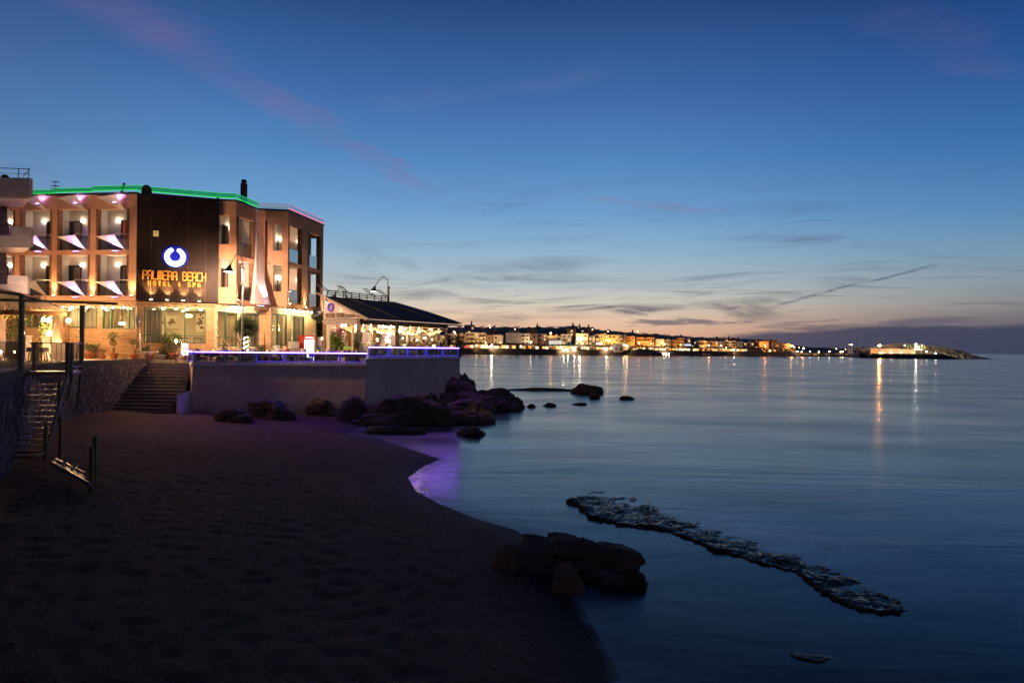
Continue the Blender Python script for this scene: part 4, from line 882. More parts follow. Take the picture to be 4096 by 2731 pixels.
def picture(p, w_, h_, c0, c1, label, ang):
    t = thing('wall_picture', label, 'picture', p, ang); b = MB(); b.box(-w_ / 2, w_ / 2, -.03, 0, -h_ / 2, h_ / 2); b.build('canvas', mat('canvas_' + label[:9], (.66, .56, .40), .9, .1, 2), None).parent = t
    b = MB(); r = random.Random(hash(label) % 99 if False else len(label))
    for i in range(16):
        x_, z_, s_ = r.gauss(0, w_ * .17), r.gauss(.0, h_ * .15), r.uniform(.05, .14); n = 7
        b.add([(x_ + s_ * r.uniform(.6, 1.2) * math.cos(2 * PI * k / n), -.034 - .0012 * i, z_ + s_ * r.uniform(.6, 1.2) * math.sin(2 * PI * k / n)) for k in range(n)], [tuple(range(n))])
    b.build('painted_motif', mat('motif_' + label[:9], c0, .8, .6, 6), None).parent = t
bw = Seg(room[10], room[9])
picture(tuple(at(688, 1288, 51.0)), 1.0, .95, (.28, .16, .10), None, 'framed brown flower painting on the dining room wall', .5)
picture(tuple(at(803, 1290, 50.3)), .62, 1.35, (.16, .09, .05), None, 'tall dark tree painting beside the dining room doorway', .5)
pl = thing('pendant_lamp', 'glowing oval ceiling lamp in the dining room', 'ceiling lamp', tuple(at(755, 1263, 48.8)))
b = MB(); c_ = at(755, 1263, 48.8); b.ball(tuple(c_), (.26, .26, .13), 12, 8); b.build('shade', led('pendant_shade', (1, .66, .26), 9.0), pl, True); b = MB(); b.tube([c_ + Vector((0, 0, .12)), (c_.x, c_.y, 7.36)], .012, 5); b.build('cord', M_DARK, pl)

# ---- tall cone sail in the corner, drain pipe
ap = at(1028, 885, 48.7); bl_, br_, bf_ = at(1000, 1212, 47.3), at(1082, 1218, 48.3), at(1040, 1216, 47.0)
cs = thing('cone_sail', 'tall narrow cone shaped white sail standing in the hotel corner, lit from below', 'sail', tuple(at(1035, 1216, 48.3)))
b = MB(); n, m_ = 18, 14; vs = []
rim = []
for i in range(n + 1):
    f = i / n; p = bl_.lerp(br_, f) + Vector((0, -1.15 * math.sin(f * PI), 0)); p.z += .10 * math.sin(f * PI * 4) * 0 - .05 * math.sin(f * PI); rim.append(p)
for j in range(m_ + 1):
    h = j / m_
    for p in rim: c_ = p.lerp(Vector((ap.x, ap.y, 0)).lerp(ap, 1), h); k = 1 - .22 * math.sin(h * PI); q = ap.lerp(p, (1 - h) * k); q.z = p.z + (ap.z - p.z) * h; vs.append(q)
fs = [(j * (n + 1) + i, j * (n + 1) + i + 1, (j + 1) * (n + 1) + i + 1, (j + 1) * (n + 1) + i) for j in range(m_) for i in range(n)]
b.add(vs, fs); b.build('sail', M_SAIL, cs, True)
b = MB(); b.tube(rim, .03, 6); b.build('rim', M_WHITE, cs)
b = MB(); b.tube([ap, rim[n // 2]], .012, 4); b.build('seam', M_WHITE, cs)
fl = thing('flood_lamp', 'bright flood lamp shining up into the cone sail', 'flood lamp', tuple(at(1045, 1224, 47.9)))
c_ = at(1045, 1224, 47.9); b = MB(); b.box(c_.x - .2, c_.x + .2, c_.y - .12, c_.y + .12, c_.z - .08, c_.z); b.build('housing', M_STEEL, fl); b = MB(); b.box(c_.x - .18, c_.x + .18, c_.y - .10, c_.y + .10, c_.z + .001, c_.z + .015); b.build('lens', M_LENSP, fl)
lamp('SPOT', fl, c_ + Vector((0, .05, .06)), 900, (1.0, .66, .62), ap, 66, .8, .08)
dp = thing('drain_pipe', 'brown rainwater pipe running down the wall beside the cone sail', 'pipe', (at(1062, 1420, 49.2).x, 49.2, GZ))
b = MB(); b.tube([at(1064, 882, 49.25), at(1062, 1110, 49.25), at(1060, 1228, 48.6), (at(1060, 1228, 48.2).x, 48.2, GZ)], .055, 8); b.build('pipe', mat('brown_pipe', (.12, .07, .045), .5), dp, True)
b = MB(); b.tube([at(1053, 1050, 49.2), at(1066, 1058, 49.2), at(1080, 1048, 49.2)], .03, 6); b.build('branch', mat('brown_pipe', (.12, .07, .045)), dp)
# steps down from the corner door, brown handrails
sd = thing('door_steps', 'short flight of steps with brown handrails below the corner window', 'steps', tuple(at(950, 1400, 46.2)))
for i in range(4): b = MB(G1.M); b.box(.25, 1.55, .05 + .28 * i, .33 + .28 * i, GZ - .27, 4.6 - .19 * i); b.build('step', M_CONC, sd)
for sx, lb in ((.25, 'a'), (1.55, 'b')):
    b = MB(G1.M); b.bar((sx, .1, 5.6), (sx, 1.5, 4.7), .06); hr = b.build('handrail', M_WOOD, sd)
    for k in range(4): b = MB(G1.M); q = .1 + .45 * k; b.bar((sx, q, 4.6 - .19 * min(3, int(q / .28)) - .25), (sx, q, 5.58 - .62 * (q - .1)), .045); b.build('baluster', M_WOOD, hr)
# ================================================================== sea wall of stones, beach steps, terrace
M_MORT = mat('dark_mortar', (.07, .06, .058), .95, .3, 3, .6, 14)
M_RUB = mat('rubble_stone', (.125, .095, .095), .9, .45, 1.6, .6, 11, objvar=.55)
sw = thing('stone_sea_wall', 'rubble stone sea wall along the street, curving from the metal stair to the beach steps', 'wall', (-21, 31, 1))
b = MB()
pts = WALLP + [(-23.75, 44.6)]
for (x0, y0), (x1, y1) in zip(pts[:-1], pts[1:]):
    d = Vector((x1 - x0, y1 - y0)).normalized(); n_ = Vector((d.y, -d.x)) * -1; n_ = Vector((-d.y, d.x))
    b.prism([(x0, y0), (x1, y1), (x1 + n_.x * .5, y1 + n_.y * .5), (x0 + n_.x * .5, y0 + n_.y * .5)], .2, GZ - .26)
    b.prism([(x0 - n_.x * .03, y0 - n_.y * .03), (x1 - n_.x * .03, y1 - n_.y * .03), (x1 + n_.x * .4, y1 + n_.y * .4), (x0 + n_.x * .4, y0 + n_.y * .4)], GZ - .26, GZ + .05)
b.build('wall_core', M_MORT, sw)
rs = random.Random(11); SM = []
for k in range(10):
    n = rs.randint(6, 8); an = sorted(2 * PI * (i + rs.uniform(-.25, .25)) / n for i in range(n)); R_ = [rs.uniform(.40, .52) for _ in an]
    q = MB(); q.add([(r * math.cos(a), -.0, r * math.sin(a)) for a, r in zip(an, R_)] + [(r * .93 * math.cos(a), -.045, r * .93 * math.sin(a)) for a, r in zip(an, R_)] + [(r * .66 * math.cos(a), -.075, r * .66 * math.sin(a)) for a, r in zip(an, R_)],
                    [(i, (i + 1) % n, n + (i + 1) % n, n + i) for i in range(n)] + [(n + i, n + (i + 1) % n, 2 * n + (i + 1) % n, 2 * n + i) for i in range(n)] + [tuple(range(2 * n, 3 * n))])
    SM.append(q.mesh('stone', M_RUB))
cand = []
for (x0, y0), (x1, y1) in zip(pts[2:-1], pts[3:]):
    L = math.hypot(x1 - x0, y1 - y0); ang = math.atan2(y1 - y0, x1 - x0); st = .34
    for r in range(11):
        zz = GZ - .14 - r * .275
        for c in range(int(L / st)):
            u = (c + .5 + (.5 if r % 2 else 0) + rs.uniform(-.30, .30)) / (L / st)
            if u > 1: continue
            xx, yy = x0 + (x1 - x0) * u, y0 + (y1 - y0) * u
            z_ = zz + rs.uniform(-.10, .10)
            if z_ < sand_z(xx + .4, yy) - .1 or z_ < .3: continue
            cand.append((math.hypot(xx, yy) - (6 if xx < -21.8 else 0) + (8 if z_ < 2.4 else 0), xx, yy, z_, ang, rs.uniform(.27, .43), rs.uniform(.85, 1.3), rs.randint(0, 9), rs.uniform(-3, 3)))
cand.sort()
rest = MB()
for i, (_, xx, yy, zz, ang, sz, asp, mk, tw) in enumerate(cand):
    if i < 300:
        o = obj('stone', SM[mk], sw, Vector((xx, yy, zz)) - sw.location, (0, tw, ang), (sz, .38, sz / asp))
    else:
        Mx = Matrix.Translation((xx, yy, zz)) @ Matrix.Rotation(ang, 4, 'Z') @ Matrix.Rotation(tw, 4, 'Y') @ Matrix.Diagonal((sz, .38, sz / asp, 1))
        rest.M = Mx; rest.add([tuple(v.co) for v in SM[mk].vertices], [tuple(p.vertices) for p in SM[mk].polygons])
rest.M = None; rest.build('smaller_stones', M_RUB, sw, kind='stuff')
# beach steps
bs = thing('beach_steps', 'wide flight of worn concrete steps from the street down to the beach', 'steps', (-21.8, 42, 1))
for i in range(15):
    y1_, y0_ = 44.56 - .30 * i, 44.56 - .30 * (i + 1); f = (i + 1) / 15
    xr = -21.1 + 1.75 * f if i < 8 else -19.9 - .09 * (i - 7)
    z_ = GZ - .196 * (i + 1)
    b = MB(); b.prism([(-23.72, y0_), (xr, y0_ + .06), (xr - .1, y1_), (-23.72, y1_)], .3, z_ - .045)
    b.prism([(-23.72, y0_ - .025), (xr, y0_ + .035), (xr - .1, y1_), (-23.72, y1_)], z_ - .044, z_); b.build('step', M_CONC, bs)
b = MB(); b.prism([(-20.05, 41.0), (-19.75, 40.2), (-19.5, 40.3), (-19.85, 42.2)], .3, [1.9, .8, .8, 2.1]); b.build('side_kerb', M_WALLR, bs)
# terrace walls
T0, T1, T2, T3, T4 = Vector((-21.15, 44.75)), Vector((-19.8, 42.4)), Vector((-9.85, 46.25)), Vector((-4.2, 55.0)), Vector((-7.0, 60.5))
tw_ = thing('terrace_wall', 'tall beige rendered wall carrying the hotel terrace above the beach', 'wall', (-15, 44, 0))
def ring_off(P, d): return (P[0], P[1] - d)
b = MB(); base = [(T0.x - .1, T0.y - .05), (T1.x - .12, T1.y - .22), (T2.x - .1, T2.y - .22), (T2.x, 52), (-17, 52)]; top = [p2(T0), p2(T1), (T2.x, T2.y), (T2.x, 52), (-17, 52)]
n = 5; b.add([(x_, y_, -.4) for x_, y_ in base] + [(x_, y_, 3.62) for x_, y_ in top], [tuple(range(5))[::-1], tuple(range(5, 10))] + [(i, (i + 1) % 5, 5 + (i + 1) % 5, 5 + i) for i in range(5)])
b.build('wall_face', M_WALLR, tw_)
b = MB(); b.prism([(T0.x - .05, T0.y), (T1.x - .06, T1.y - .10), (T2.x + .02, T2.y - .10), (T2.x, T2.y + .3), (T1.x + .2, T1.y + .25), (T0.x + .2, T0.y + .1)], 3.623, 3.76); b.build('coping', M_WHITE, tw_)
b = MB(); b.prism([p2(T0), (T1.x + .05, T1.y + .1), (T2.x, T2.y + .15), (-9.8, 47), (-10.6, 51), (-14.5, 52.5), (-19, 46.9)], 3.626, 3.70); b.build('terrace_floor', M_PAVE, tw_)
b = MB(Seg(T1, T2).M); b.lathe((1.9, .0, 3.3), [(.05, -.03), (.05, .03)], 8); b.build('drain_hole', M_BLK, tw_)
tw2 = thing('pavilion_terrace_wall', 'blue washed rendered wall under the restaurant pavilion', 'wall', (-7, 50, 0))
b = MB(); base = [(T2.x - .02, T2.y - .1), (T3.x + .15, T3.y - .15), (T4.x, T4.y), (-14, 60), (-14, 50)]; top = [(T2.x + .0, T2.y + .05), p2(T3), p2(T4), (-14, 60), (-14, 50)]
b.add([(x_, y_, -.4) for x_, y_ in base] + [(x_, y_, 4.06) for x_, y_ in top], [tuple(range(5))[::-1], tuple(range(5, 10))] + [(i, (i + 1) % 5, 5 + (i + 1) % 5, 5 + i) for i in range(5)])
b.build('wall_face', M_WALLR, tw2)
b = MB(); b.prism([(T2.x + .02, T2.y - .12), (T3.x + .12, T3.y - .08), (T4.x + .1, T4.y), (-14, 60), (-14, 50)], 4.063, 4.16); b.build('coping', M_WHITE, tw2)
# rails with blue LED
M_PWHITE = mat('pale_rail_paint', (.46, .45, .50), .5, .08, 4)
M_HALOB = led('blue_halo_fringe', (.03, .025, 1.0), 4.0); M_LEDC = led('blue_led_core', (.13, .05, 1.0), 60.0); M_LEDF = led('blue_led_frame', (.03, .03, 1.0), 1.6)
M_RGL = glass('rail_glass', (.50, .52, .60), .10)
def led_rail(label, P0, P1, zb, zt, n, ledfrom=0, wp=.13, wash=None):
    sg = Seg(P0, P1); t = thing('terrace_railing', label, 'railing', tuple(sg.w(sg.L / 2, 0, zb)), 0, 'railings with blue light strips')
    b = MB(sg.M); b.box(0, sg.L, -.06, .06, zt - .07, zt); b.build('top_rail', M_PWHITE, t)
    b = MB(sg.M); b.box(0, sg.L, .062, .072, zt - .075, zt - .052); b.build('led_strip', M_HALOB, t)  # glowing fringe added below the core to imitate its blue halo
    b = MB(sg.M); b.box(0, sg.L, .064, .078, zt - .05, zt - .018); b.build('led_strip', M_LEDC, t)
    b = MB(sg.M); b.box(0, sg.L, .062, .072, zt - .014, zt + .004); b.build('led_strip', M_HALOB, t)  # same imitated halo, above the core
    b = MB(sg.M); b.box(0, sg.L, -.06, .06, zb, zb + .12); b.build('bottom_rail', M_PWHITE, t)
    for i in range(n + 1):
        q = min(max(sg.L * i / n, wp / 2), sg.L - wp / 2); b = MB(sg.M); b.box(q - wp / 2, q + wp / 2, -.05, .05, zb + .12, zt - .07); b.build('post', M_PWHITE, t)
    for i in range(n):
        a, c = sg.L * i / n + wp / 2 + .02, sg.L * (i + 1) / n - wp / 2 - .02; b = MB(sg.M); b.box(a, c, -.012, .0, zb + .13, zt - .08); p = b.build('glass_pane', M_RGL, t)
        m_ = (a + c) / 2; b = MB(sg.M); b.box(m_ - .03, m_ + .03, -.03, .03, zb + .12, zt - .07); b.build('mullion', M_PWHITE, t)
        if i >= ledfrom:
            b = MB(sg.M); b.box(a, a + .02, .04, .055, zb + .13, zt - .08).box(c - .02, c, .04, .055, zb + .13, zt - .08).box(a + .02, c - .02, .04, .055, zb + .13, zb + .15); b.build('led_frame', M_LEDF, p)
    if wash:                                  # added spots, apart from the strips, throwing violet over rocks, sand and water
        for i in range(wash[2]): q = sg.L * (i + .5) / wash[2]; lamp('SPOT', t, sg.w(q, .16, zt - .03), wash[0], wash[1], sg.w(q, 2.0, zt - 1.5), 130, .9, .4, 'added_wash_spot')
    return sg
o5 = .06
R1 = led_rail('long lower terrace railing of glass panes topped by a bright blue light strip', T1 + Vector((.04, .06)), T2 + Vector((.0, .06)), 3.77, 4.52, 6, 2, wash=(75, (.20, .08, 1.0), 8))
led_rail('short railing at the left end of the terrace beside the beach steps', T0 + Vector((.1, -.02)), T1 + Vector((-.01, .09)), 3.77, 4.52, 1, 0)
R2 = led_rail('higher blue lit railing along the front of the restaurant pavilion', T2 + Vector((.02, .28)), T3 + Vector((-.12, .02)), 4.17, 4.94, 5, 0, wash=(85, (.50, .20, 1.0), 9))

# ---- restaurant pavilion
Pc, Pr, Pl = Vector((-10.75, 47.75)), Vector((-5.45, 56.4)), Vector((-13.65, 49.65))
fd = (Pr - Pc).normalized(); wdv = (Pl - Pc).normalized()
pav = thing('restaurant_pavilion', 'glazed restaurant pavilion with dark sloping roof and pale boarded gable', 'pavilion', (-10, 53, 4.16))
M_TAUPE = mat('taupe_beam', (.30, .25, .21), .7, .12, 4); M_MEMB = mat('dark_roof_membrane', (.030, .032, .040), .8, .45, 1.0, .2, 5); M_BOARD = mat('pale_gable_boards', (.52, .43, .40), .8, .10, 6); M_CRF = mat('cream_ceiling_fabric', (.70, .55, .28), .9, .08, 3, trans=.3)
def q3(v, z_): return (v.x, v.y, z_)
fz = 4.165
b = MB(); b.prism([p2(Pc - .3 * fd - .2 * wdv), p2(Pr + .3 * fd - .2 * wdv), p2(Pr + .3 * fd + 8 * wdv), p2(Pc - .3 * fd + 8 * wdv)], 4.166, 4.19); b.build('floor', mat('dark_deck', (.16, .11, .08), .6, .2, 5), pav)
def post(P, z0_, z1_, w_=.20, m=M_TAUPE, name='post'):
    b = MB(); b.prism([(P.x - w_ / 2, P.y - w_ / 2), (P.x + w_ / 2, P.y - w_ / 2), (P.x + w_ / 2, P.y + w_ / 2), (P.x - w_ / 2, P.y + w_ / 2)], z0_, z1_); return b.build(name, m, pav)
for f in (0, .40, 1.0): post(Pc.lerp(Pr, f), fz, 6.72, .24)
post(Pl, 3.7, 8.45, .20, M_WOOD); 
for P in (Pc + .55 * wdv, Pl - .45 * wdv): post(P, fz, 6.55, .14, mat('cream_post', (.66, .55, .36), .7, .08, 3))
M_LOG = mat('rough_log', (.24, .14, .06), .9, .4, 9, .8, 18)
for P in (Pc + 1.8 * fd + 2.4 * wdv, Pc + 3.2 * fd + 3.0 * wdv, Pc + .9 * fd + 1.9 * wdv, Pc + 5 * fd + 3.2 * wdv):
    b = MB(); b.lathe((P.x, P.y, fz), [(.15, 0), (.17, .8), (.15, 1.6), (.16, 2.5)], 10); b.build('log_column', M_LOG, pav, True)
for f in (.8, 1.75, 2.65, 3.5, 4.3): post(Pr + f * wdv, fz, 6.6, .17, M_WHITE, 'rear_post')
for f in (.15, .35, .6): post(Pc.lerp(Pr, f) + 4.8 * wdv, fz, 6.6, .18, M_WHITE, 'rear_post')
for a, c, nm in ((Pc - .1 * fd, Pr + .1 * fd, 'front_beam'), (Pc, Pl, 'gable_beam'), (Pr, Pr + 5.2 * wdv, 'end_beam')):
    b = MB(); b.bar(q3(a, 6.62), q3(c, 6.62), .22, .22); b.build(nm, M_TAUPE, pav)
    b = MB(); b.bar(q3(a, 6.80), q3(c, 6.80), .34, .12); b.build('awning_roll', M_TAUPE, pav)
# gable
ga, gb = Pl - .02 * fd, Pc - 1.05 * wdv - .02 * fd; gs = Seg(ga - .06 * fd, gb - .06 * fd)
b = MB(gs.M); nb = 34
for i in range(nb):
    a, c = gs.L * i / nb, gs.L * (i + .92) / nb; za, zc_ = 8.50 - 1.55 * a / gs.L, 8.50 - 1.55 * c / gs.L
    b.add([(a, 0, 6.90), (c, 0, 6.90), (c, 0, zc_), (a, 0, za), (a, .025, 6.90), (c, .025, 6.90), (c, .025, zc_), (a, .025, za)], [(4, 5, 6, 7), (0, 4, 7, 3), (1, 2, 6, 5), (2, 3, 7, 6), (0, 1, 5, 4)])
gab = b.build('gable_boards', M_BOARD, pav, kind='stuff')
b = MB(gs.M); b.add([(0, -.03, 6.9), (gs.L, -.03, 6.9), (gs.L, -.03, 6.95), (0, -.03, 8.5)], [(0, 1, 2, 3)]); b.build('gable_back', M_BOARD, pav)
ring(gs, gs.s(1326, 1230), gs.z(1326, 1228, .08), .24, .075, .10, .05, .08, 'logo_ring', mat('violet_blue_logo', (.10, .05, .55), .4, .1, 3), pav, gap=.40)
M_BRZ = mat('bronze_letter', (.20, .14, .10), .5, .15, 5)
letters(gs, 'PALMERA SEASIDE', gs.s(1306, 1267), gs.s(1384, 1267), 7.00, 7.30, .06, M_BRZ, pav, .035, .72, dep=.05)
letters(gs, 'RESTAURANT CAFE', gs.s(1386, 1267), gs.s(1444, 1267), 7.00, 7.20, .06, M_BRZ, pav, .028, .72, dep=.05)
for i, (px_g, py_g) in enumerate(((1309, 1203), (1364, 1226), (1427, 1250))):
    s_, z_ = gs.s(px_g, py_g), gs.z(px_g, py_g, .1)
    t = thing('gable_lamp', f'{nn[i]} of three downlights on the boarded pavilion gable, counted from the top', 'wall lamp', tuple(gs.w(s_, 0, z_)), 0, 'downlights on the pavilion gable')
    c_ = MB(gs.M); c_.lathe((s_, .12, z_ - .06), [(.05, 0), (.05, .14), (.03, .16)], 8).box(s_ - .02, s_ + .02, .026, .1, z_, z_ + .04); c_.build('housing', M_DARK, t)
    c_ = MB(gs.M); c_.lathe((s_, .12, z_ - .064), [(.03, 0), (.042, .003)], 8); c_.build('lens', M_LENSW, t)
    lamp('SPOT', t, gs.w(s_, .12, z_ - .08), 14, (1, .70, .36), gs.w(s_, .08, z_ - 1.5), 75, .6, .03)
# roof: several membranes falling from ridge to front eave
Lf = (Pr - Pc).length
def roof_pt(u, v): # u along front, v 0 eave .. 1 ridge
    u = u * (1 - .30 * v) if u > 0 else u; p = Pc - 1.12 * wdv + fd * u + wdv * (3.47 + 1.12) * v; return Vector((p.x, p.y, 6.93 + 1.66 * v + .06 * math.sin(v * PI)))
strips = [(-.12, 3.1, .0), (3.12, 5.2, .05), (5.22, 8.0, 0), (8.02, Lf + .7, .05)]
for u0, u1, dz in strips:
    b = MB(); n = 6
    for i in range(n):
        v0, v1 = i / n, (i + 1) / n; A_ = [roof_pt(u0, v0), roof_pt(u1, v0), roof_pt(u1, v1), roof_pt(u0, v1)]
        b.add([p + Vector((0, 0, dz)) for p in A_] + [p + Vector((0, 0, dz - .07)) for p in A_], [(0, 1, 2, 3), (7, 6, 5, 4), (0, 4, 5, 1), (1, 5, 6, 2), (2, 6, 7, 3), (3, 7, 4, 0)])
    b.build('roof_membrane', M_MEMB, pav)
b = MB(); b.add([roof_pt(-.1, .02) - Vector((0, 0, .10)), roof_pt(Lf + .6, .02) - Vector((0, 0, .10)), roof_pt(Lf + .6, 1) - Vector((0, 0, .12)), roof_pt(-.1, 1) - Vector((0, 0, .12))], [(0, 1, 2, 3)]); b.build('roof_lining', M_CRF, pav)
b = MB(); A_ = [roof_pt(3.4, 1), roof_pt(Lf + .6, 1)]; B_ = [v + Vector((wdv.x * 4.4, wdv.y * 4.4, -1.5)) for v in A_]; b.add([A_[0], A_[1], B_[1], B_[0]] + [v - Vector((0, 0, .1)) for v in (A_[0], A_[1], B_[1], B_[0])], [(0, 1, 2, 3), (7, 6, 5, 4), (0, 4, 5, 1), (1, 5, 6, 2), (2, 6, 7, 3), (3, 7, 4, 0)]); b.build('rear_roof', M_MEMB, pav)
b = MB(); b.bar(roof_pt(-.25, 0) - Vector((0, 0, .1)), roof_pt(-.25, 1.0) - Vector((0, 0, .02)), .10, .16); b.bar(roof_pt(-.25, 1.0) - Vector((0, 0, .02)), roof_pt(-.35, 1.18) + Vector((0, 0, .05)), .06, .06); b.build('verge_board', M_TAUPE, pav)
b = MB(); b.bar(roof_pt(-.2, 0) - Vector((0, 0, .16)), roof_pt(Lf + .7, 0) - Vector((0, 0, .16)), .06, .10); b.build('eave_board', mat('eave_yellow', (.55, .42, .16), .7), pav)
rr = b = MB()
for h in (.14, .28, .42): b.bar(roof_pt(.3, 1) + Vector((0, 0, h)), roof_pt(Lf - .4, 1) + Vector((0, 0, h)), .05, .06)
rail_ = b.build('ridge_railing', M_BLK, pav)
for i in range(9): b = MB(); u = .3 + (Lf - .7) * i / 8; b.bar(roof_pt(u, 1) - Vector((0, 0, .05)), roof_pt(u, 1) + Vector((0, 0, .46)), .06); b.build('railing_post', M_BLK, rail_)
for i, u in enumerate((.0, 3.0, 7.0, 9.3)):
    b = MB(); c_ = roof_pt(u, 1); b.bar(c_ + Vector((0, 0, .35)), c_ + Vector((-.75, .2, .95)), .05, .05).bar(c_ + fd.to_3d() * .4 + Vector((0, 0, .35)), c_ + fd.to_3d() * .4 + Vector((-.75, .2, .95)), .05, .05).bar(c_ + Vector((-.75, .2, .95)), c_ + fd.to_3d() * .4 + Vector((-.75, .2, .95)), .04)
    for f_ in (.25, .5, .75): b.bar(c_ + Vector((-.75 * f_, .2 * f_, .35 + .6 * f_)), c_ + fd.to_3d() * .4 + Vector((-.75 * f_, .2 * f_, .35 + .6 * f_)), .02)
    b.build('tilted_frame', M_DARK, pav)
# draped ceiling cloths, strip lamps, bulbs inside
M_DRAPE = mat('white_drape', (.80, .74, .62), .9, .04, 6, trans=.5)
for i, (u, v) in enumerate(((1.2, 1.6), (3.6, 1.0), (6.4, 1.2), (2.2, 3.4), (5.4, 3.6), (8.2, 2.0), (8.0, 4.0), (9.3, .9))):
    c_ = Pc + fd * u + wdv * v; t = thing('ceiling_drape', 'white cloth swag under the pavilion ceiling, ' + ('nearest the corner post', 'front middle, left of the second post', 'front, right of the second post', 'rear, behind the log columns', 'rear middle of the room', 'front, near the far end', 'rear, at the far end', 'last one, over the end posts')[i], 'drape', (c_.x, c_.y, 6.1), 0, 'cloth swags under the pavilion ceiling')
    b = MB(Matrix.Translation((c_.x, c_.y, 6.36)) @ Matrix.Rotation(math.atan2(fd.y, fd.x), 4, 'Z')); n = 14; vs = []
    for a_ in range(n + 1):
        for c2 in range(n + 1):
            X_, Y_ = -1.0 + 2 * a_ / n, -1.0 + 2 * c2 / n; vs.append((X_ * 1.0, Y_ * .75, -.42 * (1 - X_ * X_) * (1 - Y_ * Y_) + .03 * math.sin(9 * X_)))
    b.add(vs, [(a_ * (n + 1) + c2, (a_ + 1) * (n + 1) + c2, (a_ + 1) * (n + 1) + c2 + 1, a_ * (n + 1) + c2 + 1) for a_ in range(n) for c2 in range(n)]); b.build('cloth', M_DRAPE, t, True)
    b = MB(); b.ball((c_.x, c_.y, 6.32), .07, 8, 6); b.build('bulb', led('drape_bulb', (1, .64, .26), 480.0), t)
for i, (u, v) in enumerate(((.9, 2.6), (2.6, 4.4), (4.6, 2.2))):
    c_ = Pc + fd * u + wdv * v; b = MB(); b.bar(q3(c_, 6.52), q3(c_ + fd * 1.5, 6.52), .10, .05); b.build('strip_lamp', led('strip_lamp', (1, .84, .52), 34.0), pav)
for i in range(12):
    c_ = Pc + fd * (.8 + .78 * i) + wdv * (1.0 + 1.6 * (i % 3)); b = MB(); b.ball(q3(c_, 6.28 - .06 * (i % 4)), .06, 8, 6).tube([q3(c_, 6.3), q3(c_, 6.75)], .008, 4); b.build('pendant_bulb', M_BULBO if False else led('pavilion_bulb', (1, .62, .24), 150.0), pav)
bkit = MB(); bkit.ball((0, 0, 0), .09, 10, 8); bm_ = bkit.mesh('globe', M_BULBO, True); bk2 = MB(); bk2.lathe((0, 0, -.95), [(.14, 0), (.12, .03), (.025, .06), (.02, .88)], 8); bk2m = bk2.mesh('stand', M_DARK)
for i, (a_, c_, d_) in enumerate(((1510, 1358, 50.2), (1546, 1361, 50.8), (1700, 1352, 60), (1290, 1354, 50), (1452, 1290, 48.6))):
    p = at(a_, c_, d_); t = thing('table_lantern', ('glowing globe lantern beside the log columns, left of two', 'glowing globe lantern beside the log columns, right of two', 'glowing globe lantern at the far end of the pavilion', 'amber globe lantern in the gap left of the pavilion', 'glowing globe under the pavilion corner beam')[i], 'lantern', tuple(p), 0, 'globe lanterns of the restaurant'); obj('globe', bm_, t); 
    if i < 4: obj('stand', bk2m, t)
b = MB(); hx = at(1552, 1350, 53); 
for k in range(40): q = k * .55; b.ball((hx.x + .16 * math.cos(q), hx.y + .16 * math.sin(q), 4.9 + k * .042), .035, 5, 4)
t = thing('light_chain', 'spiral of white fairy lights wound round a pavilion post', 'string lights', (hx.x, hx.y, 4.2)); b.build('bulbs', M_BULB2, t, kind='stuff'); b = MB(); b.tube([(hx.x, hx.y, fz), (hx.x, hx.y, 6.6)], .07, 8); b.build('pole', M_WHITE, t)

# ---- street lamps with cone shades
def street_lamp(px_, py_top, Y, z0_, label, W, azi, lit=True, tgt=(.15, 1.0, -.1)):
    p = at(px_, py_top, Y); zt = p.z; t = thing('street_lamp', label, 'street lamp', (p.x, p.y, z0_), 0, 'cone shaded street lamps')
    dx, dy = math.cos(azi), math.sin(azi)
    b = MB(); b.tube([(p.x, p.y, z0_), (p.x, p.y, z0_ + .9), (p.x, p.y, z0_ + .91), (p.x, p.y, zt - .95)], [.11, .10, .07, .06], 10); b.build('pole', M_STEEL, t)
    b = MB(); b.lathe((p.x, p.y, zt - .96), [(.09, 0), (.12, .04), (.05, .14), (.01, .24)], 8); b.build('finial', M_STEEL, t)
    b = MB(); o_ = -.09
    arc = [(o_, -2.0), (o_, -.42)] + [(o_ - .40 + .40 * math.cos(a), -.40 + .40 * math.sin(a)) for a in [PI * k / 12 for k in range(1, 8)]] + [(-.86, -.33), (-1.08, -.62), (-1.16, -.78)]
    b.tube([(p.x - s_ * -dx, p.y - s_ * -dy, zt + h) if False else (p.x + -s_ * dx, p.y + -s_ * dy, zt + h) for s_, h in arc], .035, 8); b.build('arm', M_STEEL, t, True)
    b = MB(); b.bar((p.x + .02 * dx, p.y + .02 * dy, zt - 1.85), (p.x + .2 * dx, p.y + .2 * dy, zt - 1.85), .05); b.build('clamp', M_STEEL, t)
    c = Vector((p.x + 1.30 * dx, p.y + 1.30 * dy, zt - 1.22)); b = MB()
    n = 16; vs = []
    for h, r, sh in ((0, .36, 0), (.10, .27, -.02), (.26, .16, -.06), (.44, .07, -.13), (.50, .03, -.15)):
        for k in range(n): a = 2 * PI * k / n; vs.append((c.x + r * math.cos(a) + sh * dx, c.y + r * math.sin(a) + sh * dy, c.z + h))
    b.add(vs, [(j * n + k, j * n + (k + 1) % n, (j + 1) * n + (k + 1) % n, (j + 1) * n + k) for j in range(4) for k in range(n)]); b.build('lamp_shade', M_STEEL, t, True)
    b = MB(); b.lathe((c.x, c.y, c.z - .035), [(.10, 0), (.24, .02), (.26, .06)], 14); b.build('lens', led('street_lens', (1, .90, .84), 5.0), t)
    if lit: lamp('SPOT', t, c + Vector((0, 0, -.14)), W, (1, .60, .36), c + Vector(tgt), 165, .5, .12)
street_lamp(974, 1020, 43.9, 3.70, 'street lamp with a cone shade standing on the terrace before the hotel', 4500, math.radians(250))
